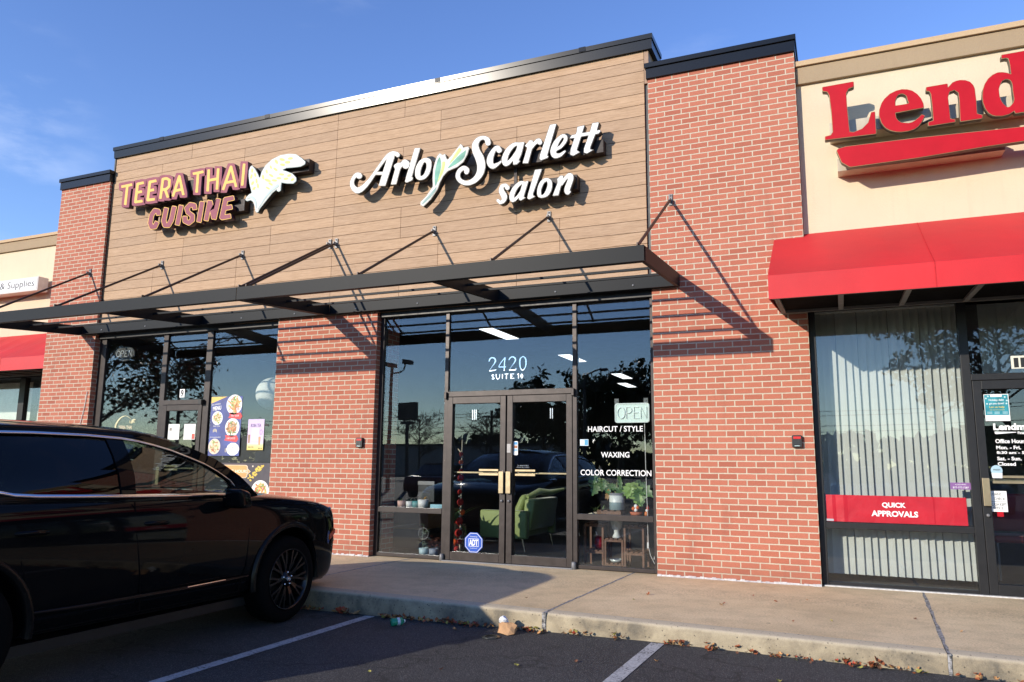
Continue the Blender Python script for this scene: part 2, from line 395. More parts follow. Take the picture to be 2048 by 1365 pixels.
def text(name, body, x0, x1, z0, z1, y, mat, parent=None, bold=0.0, shear=0.0, thick=.0015, spacing=1.0, rot=0.0, fit=True):
    cu = bpy.data.curves.new(name, 'FONT'); cu.body = body; cu.extrude = .01; cu.offset = bold; cu.shear = shear; cu.space_character = spacing; cu.resolution_u = 3; cu.align_x = 'CENTER'; cu.space_line = .95
    me = obj_mesh(cu)
    xs = [v.co.x for v in me.vertices]; ys = [v.co.y for v in me.vertices]
    a, b, c, d = min(xs), max(xs), min(ys), max(ys); sx = (x1-x0)/(b-a); sz = (z1-z0)/(d-c); mx, mz = (x0+x1)/2, (z0+z1)/2
    for v in me.vertices:
        p, q = (v.co.x-(a+b)/2)*sx, (v.co.y-(c+d)/2)*sz
        if rot: p, q = p*math.cos(rot)-q*math.sin(rot), p*math.sin(rot)+q*math.cos(rot)
        v.co = (mx+p, mz+q, v.co.z/.02*thick)
    return link(name, stand(me, y, thick, mat), parent)
def card(name, x0, x1, z0, z1, y, mat, parent=None, thick=.002, mi=None):
    return MB().box(x0, x1, y, y+thick, z0, z1).build(name, mat, parent)
def disc(cx, cz, rx, rz=None, n=20, a0=0):
    rz = rz or rx; return [(cx+rx*math.cos(2*math.pi*k/n+a0), cz+rz*math.sin(2*math.pi*k/n+a0)) for k in range(n)]
def rrect(x0, x1, z0, z1, r, n=4):
    o = []
    for cx, cz, a in ((x1-r, z1-r, 0), (x0+r, z1-r, 90), (x0+r, z0+r, 180), (x1-r, z0+r, 270)):
        o += [(cx+r*math.cos(R(a+90*k/n)), cz+r*math.sin(R(a+90*k/n))) for k in range(n+1)]
    return o
# ---------------------------------------------------------------- ground
XL, XM, W = -10.665, -5.596, 1.727        # left edges of the piers (right one starts at 0), pier width
def ground_z(x, y):
    if y < -30: return -.22
    t = .5-x
    return -.135 if t <= 0 else -.135-.0175*min(t, 6.0)
def kerb_y(x): return -2.62-.052*x if x < 6 else -2.93
def build_ground():
    xs = [-600, -200, -80, -40, -20, -12]+[-9+.5*i for i in range(37)]+[12, 20, 40, 80, 200, 600]
    ys = [-600, -200, -80, -40, -25]+[-14+.5*i for i in range(25)]+[-1.5, 0, 20, 60, 200, 600]
    v = [(x, y, ground_z(x, y)) for y in ys for x in xs]; n = len(xs)
    f = [(j*n+i, j*n+i+1, (j+1)*n+i+1, (j+1)*n+i) for j in range(len(ys)-1) for i in range(n-1)]
    tag(MB().add(v, f).build('parking_lot', M['asphalt']), kind='structure')
build_ground()
def road_line(xa, ya, xb, yb, w):
    n = 14; v = []; f = []
    for i in range(n+1):
        t = i/n; x, y = xa+(xb-xa)*t, ya+(yb-ya)*t
        for s in (-1, 1):
            xx = x+s*w/2; v.append((xx, y, ground_z(xx, y)+.004))
    f = [(2*i, 2*i+1, 2*i+3, 2*i+2) for i in range(n)]
    return MB().add(v, f).build('road_marking', M['paint'])
for xa, xb in ((-7.65, -7.69), (-4.9, -4.94), (-2.13, -2.19), (.60, .46), (3.36, 3.2), (6.1, 5.94)):
    tag(road_line(xa, kerb_y(xa)-.05, xb, kerb_y(xa)-5.4, .105), kind='structure')

# sidewalk: slabs between sealed joints, kerb face along the front
def build_sidewalk():
    joints = [-22, -18.2, -15.2, -12.2, -9.25, -6.25, -3.27, -.30, 2.67, 5.65, 8.6, 14]
    def shift(xj): return -.085 if xj > -10 else 0
    mb = MB(); kb = MB(); sl = MB()
    for a, b in zip(joints[:-1], joints[1:]):
        n = 8; g = .009
        for i in range(n):
            x0b = a+g+(b-a-2*g)*i/n; x1b = a+g+(b-a-2*g)*(i+1)/n
            sa, sb = shift(a), shift(b)
            s0 = sa+(sb-sa)*i/n; s1 = sa+(sb-sa)*(i+1)/n
            x0f, x1f = x0b+s0, x1b+s1; k0, k1 = kerb_y(x0f), kerb_y(x1f); yb = 1.55 if b < -10.3 else .18
            r = .02
            mb.add([(x0b, yb, 0), (x1b, yb, 0), (x1f, k1+.16, 0), (x0f, k0+.16, 0)], [(0,1,2,3)])
            rows = [(.16, 0), (r*1.2, -.001), (r*.4, -.006), (0, -.018), (-.008, -.07), (-.014, -.30)]
            vs = []
            for d, z in rows: vs += [(x0f, k0+d, z), (x1f, k1+d, z)]
            kb.add(vs, [(2*q, 2*q+1, 2*q+3, 2*q+2) for q in range(len(rows)-1)], 0, True)
        # joint filled with sealant, sunk a little
        rr = random.Random(int(b*10))
        m = 26; vs = []
        for i in range(m+1):
            t = i/m; y = .17+(kerb_y(b)-.012-.17)*t; x = b+shift(b)*t; w = .011+rr.uniform(-.004, .007)
            o = rr.uniform(-.004, .004); vs += [(x-w+o, y, .0015), (x+w+o, y, .0015)]
        vs += [(vs[-2][0], kerb_y(b)-.020, -.25), (vs[-1][0], kerb_y(b)-.020, -.25)]
        sl.add(vs, [(2*i, 2*i+1, 2*i+3, 2*i+2) for i in range(m+1)])
    o = tag(mb.build('sidewalk', M['concrete']), kind='structure')
    kb.build('kerb', M['kerb'], o); sl.build('joint_sealant', M['sealant'], o)
ms = Mat('joint_sealant'); _c = ms.coord(); ms.bsdf(ms.ramp(ms.noise(_c, 30, 5, .7), [(.40, (.05, .045, .04)), (.52, (.30, .29, .28)), (.7, (.50, .49, .48))]), .8); M['sealant'] = ms.m
build_sidewalk()

# ---------------------------------------------------------------- brick and timber-clad shop building
bld = thing('shop_building', 'brick and timber-clad building with two shops between three brick piers', 'building', (XM, 0, 0))
PT = 6.03
for x0, x1, dep in ((XL, XL+1.2192, 1.9), (XM, XM+W, .6), (0, W, .6)):
    top = PT if x0 != XM else 3.40
    MB().box(x0, x1, 0, dep, .012, top).build('brick_pier', M['brick'], bld)
    rr = random.Random(int(x0*7)); mb = MB(); n = 40
    for i in range(n):      # mortar and caulk smeared along the foot of the pier
        a, b = x0+(x1-x0)*i/n, x0+(x1-x0)*(i+1)/n
        h, d = rr.uniform(.010, .024), rr.uniform(.008, .030)
        mb.hexa([(a, -d, -.002), (b, -d, -.002), (b, .02, -.002), (a, .02, -.002), (a, -.002, h), (b, -.002, h), (b, .02, h), (a, .02, h)])
    mb.build('foot_caulk', M['caulk'], bld)
def coping(x0, x1, yf, zb, zt, yb, parent, ext=.03):
    mb = MB(); mid = zb+(zt-zb)*.66
    mb.box(x0-ext*.5, x1+ext*.5, yf, yb, zb, mid); mb.box(x0-ext, x1+ext, yf-.022, yb+.02, mid+.004, zt)
    return mb
for x0, x1 in ((XL, XL+1.2192), (0, W)):
    coping(x0, x1, -.032, 6.016, 6.215, .62, bld).build('coping', M['coping'], bld, .004)
x0, x1 = XL+1.2192-.004, .070; mb = MB()       # flashing whose face leans a few degrees
for a, b, z0, z1, yt in ((x0+.012, x1-.012, 6.445, 6.570, .010), (x0, x1, 6.574, 6.635, -.010)):
    ln = (z1-z0)*.083; mb.hexa([(a, yt+ln, z0), (b, yt+ln, z0), (b, .56, z0), (a, .56, z0), (a, yt, z1), (b, yt, z1), (b, .56, z1), (a, .56, z1)])
mb.build('coping', M['coping'], bld)
# seams of the long coping
for x in (-8.35, -6.1, -3.05, -.9): MB().box(x, x+.09, -.0125, .04, 6.580, 6.641).build('coping_seam', M['coping'], bld)
# cladding boards: panels of three grooves, staggered joints
def cladding():
    xl, xr = XL+1.2192, -.002
    lv = [6.47, 6.332, 6.181]
    while lv[-1] > 3.40: lv.append(lv[-1]-.1511)
    rowj = [[-3.57, -7.654], [-2.971, -1.191, -6.522, -8.30], [-3.575, -1.803, -5.9, -7.67], [-1.191, -2.97, -8.312, -6.54], [-3.58, -1.794, -7.688, -5.902], [-2.97, -1.192, -8.315, -6.544], [-3.575, -1.792, -7.68, -5.9], [-2.97, -1.19, -8.3, -6.5]]
    mb = MB(); tones = []; rr = random.Random(3)
    for i in range(len(lv)-1):
        k = 0 if i < 2 else 1+(i-2)//3
        js = sorted(rowj[min(k, 7)]+[-4.738]); cuts = [xl]+js+[xr-.055]
        for a, b in zip(cuts[:-1], cuts[1:]):
            pj = .0055; z1, z0 = lv[i]-.0034, lv[i+1]+.0034
            y = .060+rr.uniform(-.0006, .0006)
            mb.add([(a+pj/2, y, z0), (b-pj/2, y, z0), (b-pj/2, y, z1), (a+pj/2, y, z1), (a+pj/2, .09, z0), (b-pj/2, .09, z0), (b-pj/2, .09, z1), (a+pj/2, .09, z1)],
                   [(0,1,2,3), (0,4,5,1), (1,5,6,2), (2,6,7,3), (3,7,4,0)]); tones.append(rr.random())
    o = mb.build('wood_cladding', M['wood'], bld)
    at = o.data.attributes.new('tone', 'FLOAT', 'FACE')
    at.data.foreach_set('value', [t for t in tones for _ in range(5)])
    MB().box(xl, xr, .088, .5, 3.36, 6.46).build('cladding_backing', M['black'], bld)
    MB().box(xr-.052, xr+.004, .056, .5, 6.0, 6.46).build('corner_trim', M['woodtrim'], bld)
    MB().box(xl+.001, xl+.030, .046, .10, 3.36, 6.445).build('corner_trim', M['framedk'], bld)
M['woodtrim'] = simple('cladding_edge', (.30, .185, .115), .6, 0, .15, 12)
cladding()
MB().box(XL+.05, W-.02, .5, 14, 5.6, 5.75).build('roof', simple('roof_membrane', (.2, .2, .2), .9), bld)

# storefronts: bronze frames, glass, doors
FY0, FY1, GY = .10, .20, .124
def bar(mb, x0, x1, z0, z1, yo=0.0): mb.box(x0, x1, FY0+yo, FY1, z0, z1)
def pane(x0, x1, z0, z1, parent, mat='glass'):
    return MB().box(x0, x1, GY, GY+.007, z0, z1).build('pane', M[mat], parent)
def door(x0, x1, z1, parent, hinge_left, frame='frame', handles=True):
    s = .078; mb = MB()
    yo = -.012
    bar(mb, x0, x0+s, .016, z1, yo); bar(mb, x1-s, x1, .016, z1, yo); bar(mb, x0+s, x1-s, z1-.09, z1, yo+.002); bar(mb, x0+s, x1-s, .016, .118, yo+.002)
    d = mb.build('door', M[frame], parent, .004)
    pane(x0+s-.01, x1-s+.01, .11, z1-.085, d)
    # push bar: a thin rail with two flat plates, on the room side of the glass
    hx = x1-s if hinge_left else x0+s; sg = -1 if hinge_left else 1
    pb = MB(); pb.box(x0+s-.012, x1-s+.012, GY+.045, GY+.06, 1.112, 1.130)
    for zz in (1.142, 1.088): pb.box(hx+sg*.03, hx+sg*.30, GY-.012, GY-.002, zz, zz+.024)
    pb.build('push_bar', M['brass'], d)
    pl = MB(); hx2 = x1-.040 if hinge_left else x0+.040
    pl.box(hx2-.032, hx2+.032, FY0-.056, FY0-.044, .868, 1.140)
    pl.box(hx2-.012, hx2+.012, FY0-.05, FY0-.01, .885, .905); pl.box(hx2-.012, hx2+.012, FY0-.05, FY0-.01, 1.10, 1.12)
    pl.build('pull_handle', M['brass'], d, .003)
    MB().lathe([(.001, -.024), (.014, -.024), (.017, -.016), (.017, .0)], (hx2, FY0-.012, .775), 14, 0, 'y').build('lock', M['metal'], d)
    return d
HEAD = 3.245
salon = MB(); xa, xb = XM+W, 0.0
bar(salon, xa+.004, xa+.062, 0.008, 3.36); bar(salon, xb-.055, xb-.002, 0.008, 3.36)
bar(salon, -2.836, -2.782, .008, HEAD); bar(salon, -1.040, -.985, .008, HEAD)
bar(salon, xa+.062, -2.836, .008, .052); bar(salon, -.985, xb-.055, .008, .052)
bar(salon, xa+.062, -2.836, .583, .650, -.006); bar(salon, -.985, xb-.055, .580, .648, -.006)
bar(salon, -2.782, -1.040, 2.105, 2.175, -.010)
sf = salon.build('storefront_frame', M['frame'], bld, .003); sf['label'] = 'salon storefront frame of weathered bronze metal'
hd = MB(); hd.box(xa+.005, xb-.005, .06, FY1, HEAD, 3.372); hd.box(XL+1.2192+.005, XM-.005, .06, FY1, HEAD, 3.372); hd.build('storefront_head', M['framedk'], bld, .003)
for q in ((xa+.05, -2.83, .04, .60), (xa+.05, -2.83, .635, HEAD+.01), (-2.79, -1.03, 2.165, HEAD+.01), (-.99, xb-.045, .04, .60), (-.99, xb-.045, .635, HEAD+.01)): pane(*q, sf)
door(-2.780, -1.936, 2.100, bld, True); door(-1.918, -1.042, 2.100, bld, False)
mb = MB(); mb.box(-2.79, -1.03, .03, .26, -.002, .014); mb.build('threshold', M['metal'], sf, .004)
for x in (-2.806, -1.020): MB().lathe([(.001, -.002), (.026, -.002), (.030, .004), (.030, .075), (.022, .088), (.001, .09)], (x, .070, .0), 14).build('pivot_cover', M['metal'], sf)
for x in (-2.800, -1.026): MB().box(x-.018, x+.018, .05, .10, 2.075, 2.165).build('pivot_cover', M['frame'], sf, .004)
teera = MB(); xa, xb = XL+1.2192, XM
bar(teera, xa+.004, xa+.16, .008, 3.36); bar(teera, xb-.055, xb-.002, .008, 3.36)
bar(teera, -7.985, -7.885, .008, HEAD); bar(teera, -7.060, -6.945, .008, HEAD)
bar(teera, -7.885, -7.060, 2.105, 2.180, -.010); bar(teera, xa+.16, -7.985, .008, .052); bar(teera, -6.945, xb-.055, .008, .052)
bar(teera, -6.945, xb-.055, .580, .640, -.004)
tf = teera.build('storefront_frame', M['frame'], bld, .003); tf['label'] = 'restaurant storefront frame of dark bronze metal'
for q in ((xa+.15, -7.98, .04, HEAD+.01), (-7.89, -7.05, 2.17, HEAD+.01), (-6.95, xb-.045, .63, HEAD+.01), (-6.95, xb-.045, .04, .59)): pane(*q, tf)
door(-7.878, -7.066, 2.100, bld, False)
MB().box(-7.09, -7.03, .03, .10, 2.10, 2.175).build('pivot_cover', M['framedk'], tf)
mb = MB(); mb.box(xa, xb, .05, .26, -.002, .012); mb.build('threshold', M['metal'], tf)

# interiors
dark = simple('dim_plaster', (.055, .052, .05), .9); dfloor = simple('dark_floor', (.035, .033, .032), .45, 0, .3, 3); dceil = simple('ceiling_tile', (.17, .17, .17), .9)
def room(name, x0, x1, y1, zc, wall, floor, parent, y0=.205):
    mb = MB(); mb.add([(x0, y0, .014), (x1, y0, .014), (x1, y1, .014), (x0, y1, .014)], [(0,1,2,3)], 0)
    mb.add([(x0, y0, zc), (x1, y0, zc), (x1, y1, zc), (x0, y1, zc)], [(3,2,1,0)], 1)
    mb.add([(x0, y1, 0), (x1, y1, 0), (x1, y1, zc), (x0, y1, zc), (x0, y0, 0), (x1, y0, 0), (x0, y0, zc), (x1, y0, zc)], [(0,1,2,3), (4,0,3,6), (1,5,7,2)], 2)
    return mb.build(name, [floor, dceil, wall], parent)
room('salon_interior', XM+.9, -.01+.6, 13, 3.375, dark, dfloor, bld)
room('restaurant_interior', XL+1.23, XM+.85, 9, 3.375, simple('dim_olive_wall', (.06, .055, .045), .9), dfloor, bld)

# ---------------------------------------------------------------- neighbouring cream shops
def stucco_shop(name, label, x0, x1, y, loc):
    b = thing(name, label, 'building', loc)
    MB().box(x0, x1, y, y+.5, 3.0, 5.66).build('stucco_wall', M['stucco'], b)
    MB().box(x0, x1, y-.045, y+.5, 5.632, 5.838).build('cornice', M['band'], b, .006)
    MB().box(x0, x1, y-.075, y+.52, 5.842, 5.905).build('cornice_cap', M['bandcap'], b, .004)
    MB().box(x0, x1, y+.4, y+14, 5.5, 5.6).build('roof', simple('roof_grey', (.2, .2, .2), .9), b)
    return b
rs = stucco_shop('shop_building', 'cream stucco shop with a red awning, right of the wide brick pier', W+.003, 14, .100, (5, .1, 0))
ls = stucco_shop('shop_building', 'cream stucco shop set back beyond the narrow brick pier', -26, XL+.05, 1.50, (-15, 1.5, 0))
# right storefront
rf = MB(); bar(rf, W+.004, 1.795, .008, 3.02, -.01); bar(rf, 3.168, 3.248, .008, 3.02, -.01); bar(rf, 1.795, 3.168, .008, .045); bar(rf, 1.795, 3.168, .592, .658, -.004)
bar(rf, 4.24, 4.32, .008, 3.02, -.01); bar(rf, 3.248, 4.24, 2.120, 2.185, -.012); bar(rf, 1.795, 4.24, 2.945, 3.02, .002)
for a, b in ((5.6, 5.68), (7.2, 7.28), (13.9, 14)): bar(rf, a, b, .008, 3.02, -.01)
bar(rf, 4.32, 13.9, .008, .05); bar(rf, 4.32, 13.9, .592, .658, -.004); bar(rf, 4.32, 13.9, 2.95, 3.02)
rff = rf.build('storefront_frame', M['framedk'], rs, .003)
for q in ((1.79, 3.175, .04, .60), (1.79, 3.175, .65, 2.95), (3.24, 4.25, 2.18, 2.95), (4.31, 5.61, .04, 2.96), (5.67, 7.21, .04, 2.96), (7.27, 13.95, .04, 2.96)): pane(*q, rff)
door(3.252, 4.236, 2.116, rs, False, 'framedk')
# right door's pull sits on the left stile; threshold
MB().box(1.75, 4.3, .05, .26, -.002, .012).build('threshold', M['caulk'], rff)
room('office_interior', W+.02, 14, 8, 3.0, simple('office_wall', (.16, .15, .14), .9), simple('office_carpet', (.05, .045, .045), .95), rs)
# left storefront (set back)
lf = MB(); LY = 1.60
def lbar(x0, x1, z0, z1): lf.box(x0, x1, LY, LY+.1, z0, z1)
for a in (-13.60, -15.4, -17.2, -19, -21, -23): lbar(a, a+.17, 0, 3.0)
lbar(-26, XL, 0, .06); lbar(-26, XL, .58, .65); lbar(-26, XL, 2.9, 3.0)
lff = lf.build('storefront_frame', M['framedk'], ls)
mb = MB(); mb.box(-26, XL+.03, LY+.05, LY+.057, .05, 2.92); mb.build('pane', M['glass'], lff)
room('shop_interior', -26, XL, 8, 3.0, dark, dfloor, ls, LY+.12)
vl = thing('vertical_blind', 'white vertical blind behind the window beyond the narrow pier', 'blind', (-15, 2.0, 2.2))
for i in range(46):
    x = -16.9+.088*i
    if i in (22, 23, 36, 37, 38): continue
    MB().add([(x-.045, 1.98, .1), (x+.040, 2.01, .1), (x+.040, 2.01, 2.86), (x-.045, 1.98, 2.86)], [(0,1,2,3)]).build('vane', simple('white_vane', (.80, .80, .74), .7) if i == 0 else bpy.data.materials['white_vane'], vl)
# ---------------------------------------------------------------- metal canopies with tie rods
def can_z(y): return 3.40+.0735*y           # centre line, falling outwards
def canopy(x0, x1, label, mirror):
    c = thing('metal_canopy', label, 'canopy', ((x0+x1)/2, 0, 3.4), 'canopies over the two storefronts')
    h = .079
    def beam(xa, xb, y0, y1, hh=h):
        a, b = can_z(y0), can_z(y1)
        return MB().hexa([(xa, y0, a-hh), (xb, y0, a-hh), (xb, y1, b-hh), (xa, y1, b-hh), (xa, y0, a+hh), (xb, y0, a+hh), (xb, y1, b+hh), (xa, y1, b+hh)])
    f = MB(); z = can_z(-1.80)
    f.box(x0, x1, -1.806, -1.796, z-h, z+h); f.box(x0, x1, -1.796, -1.74, z+h-.008, z+h); f.box(x0, x1, -1.796, -1.74, z-h, z-h+.008)
    f.build('front_beam', M['canopy'], c)
    xm = (x0+x1)/2+(.165 if mirror else -.165)*0-.0
    for xa in (x0+.001, x1-.046, (x0+x1)/2-.03+.17):
        beam(xa, xa+.045, -1.738, -.012).build('cross_beam', M['canopy'], c)
    for y in (-.50, -.93, -1.36):
        zc = can_z(y)+.005
        MB().box(x0+.046, x1-.047, y-.014, y+.014, zc-.013, zc+.013).build('slat', M['canopy'], c)
    mb = MB(); mb.box(x0+.047, x1-.048, -.011, .055, 3.322, 3.482)
    mb.box(x0+.047, x1-.048, -.085, -.012, 3.322, 3.330)
    mb.build('wall_channel', M['canopy'], c)
    mb = MB()
    for i in range(5):
        x = x0+.5+i*1.0; mb.lathe([(.0005, -.007), (.012, -.007), (.014, 0)], (x, -.011, 3.385), 10, 0, 'y')
    mb.build('bolt', M['metal'], c)
    L = x1-x0
    rx = [x0+.066, x0+1.70, x0+3.39, x1-.085]
    if mirror: rx = [x0+.085, x0+1.69, x0+3.38, x1-.04]
    for x in rx:
        yw = .052 if (XL+1.2192 < x < 0) else -.006
        rd = MB().tube([(x, yw-.045, 4.385), (x, -1.69, can_z(-1.69)+.105)], .0165, 10).build('tie_rod', M['rod'], c)
        b = MB(); b.box(x-.022, x+.022, yw-.010, yw+.004, 4.335, 4.475); b.box(x-.006, x+.006, yw-.075, yw-.01, 4.36, 4.415); b.tube([(x-.02, yw-.05, 4.387), (x+.02, yw-.05, 4.387)], .011, 8)
        b.lathe([(.0005, -.010), (.010, -.010), (.011, -.002)], (x, yw-.010, 4.455), 8, 0, 'y')
        b.build('rod_bracket', M['metal'], rd)
        b = MB(); b.box(x-.03, x+.03, -1.735, -1.63, can_z(-1.69)+h+.001, can_z(-1.69)+h+.009); b.box(x-.006, x+.006, -1.73, -1.66, can_z(-1.69)+h+.009, can_z(-1.69)+.125); b.build('rod_bracket', M['rod'], rd)
    return c
canopy(-4.725, .338, 'black slatted metal canopy over the salon doors', False)
canopy(-9.80, -4.735, 'black slatted metal canopy over the restaurant entrance', True)

# ---------------------------------------------------------------- red fabric awnings
def awning(x0, x1, yw, label, end_on_pier):
    a = thing('red_awning', label, 'awning', (x0, yw, 3.0))
    cz, cy, bz = 3.100, -1.12, 2.860
    fab = MB(); nseg = 96; yoff = 0.0 if end_on_pier else yw
    def prof(x):      # wall, slope with slight sag between ribs, crease, valance
        sag = .010*abs(math.sin(math.pi*((x-x0)/.56 % 1)))
        wy, wz = (yw-.002, 3.777+.604*yw) if end_on_pier and x > W+.004 else (yoff-.002, 3.777)
        pts = [(wy, wz)]
        for k in range(1, 6):
            u = k/6; pts.append((yoff+cy*u, 3.777+(cz-3.777)*u-sag*math.sin(math.pi*u)))
        return pts+[(yoff+cy, cz), (yoff+cy-.006, (cz+bz)/2), (yoff+cy-.010, bz)]
    xs = sorted([x0+(x1-x0)*i/nseg for i in range(nseg+1)]+([W-.0005, W+.006] if end_on_pier else []))
    cols = [prof(x) for x in xs]; k = len(cols[0])
    v = [(x, p[0], p[1]) for x, c in zip(xs, cols) for p in c]
    f = [(i*k+j, i*k+j+1, (i+1)*k+j+1, (i+1)*k+j) for i in range(len(xs)-1) for j in range(k-1)]
    fab.add(v, f, 0, False)
    fb = fab.build('fabric', M['awning'], a)
    so = fb.modifiers.new('solid', 'SOLIDIFY'); so.thickness = .004
    for i in range(1, int((x1-x0)/1.45)):      # sewn seams
        x = x0+1.45*i; q = [p for p in prof(x)]; MB().add([(x+d, p[0]-.0035*(p[1] < 3.76), p[1]+.0035) for p in q for d in (-.004, .004)], [(2*j, 2*j+1, 2*j+3, 2*j+2) for j in range(len(q)-1)]).build('seam', M['seam'], a)
    for xe in (x0, x1):
        dx = .030 if xe == x0 else -.02
        e = MB().add([(xe, yoff, 3.777), (xe, yoff+cy, cz), (xe, yoff+cy-.01, bz), (xe+dx, yoff, 2.93)], [(0,1,2,3)]).build('end_panel', M['awning'], a)
        so = e.modifiers.new('solid', 'SOLIDIFY'); so.thickness = .006
    fr = MB()
    fr.box(x0+.02, x1-.02, yoff+cy+.002, yoff+cy+.030, bz+.002, bz+.030); fr.box(x0+.03, x1-.02, yoff-.10, yoff-.07, 2.905, 2.935)
    n = int((x1-x0)/.56)
    for i in range(n+1):
        x = x0+.04+(x1-x0-.1)*i/n
        fr.hexa([(x, yoff+cy+.03, bz+.004), (x+.05, yoff+cy+.03, bz+.004), (x+.05, yoff-.07, 2.908), (x, yoff-.07, 2.908), (x, yoff+cy+.03, bz+.03), (x+.05, yoff+cy+.03, bz+.03), (x+.05, yoff-.07, 2.933), (x, yoff-.07, 2.933)])
    fr.build('frame', M['awnframe'], a)
    MB().add([(x0+.05, yoff+cy+.03, bz+.032), (x1-.03, yoff+cy+.03, bz+.032), (x1-.03, yoff-.07, 2.936), (x0+.05, yoff-.07, 2.936)], [(0,1,2,3)]).build('soffit_mesh', M['soffit'], a)
M['seam'] = simple('awning_seam', (.50, .006, .011), .75, 0, .2, 30); M['awnframe'] = simple('awning_frame', (.16, .155, .15), .7, 0)
awning(1.42, 12.0, .10, 'red fabric awning over the loan office storefront with window blinds', True)
awning(-24.0, -10.75, 1.50, 'red fabric awning partly hidden behind the narrow brick pier', False)

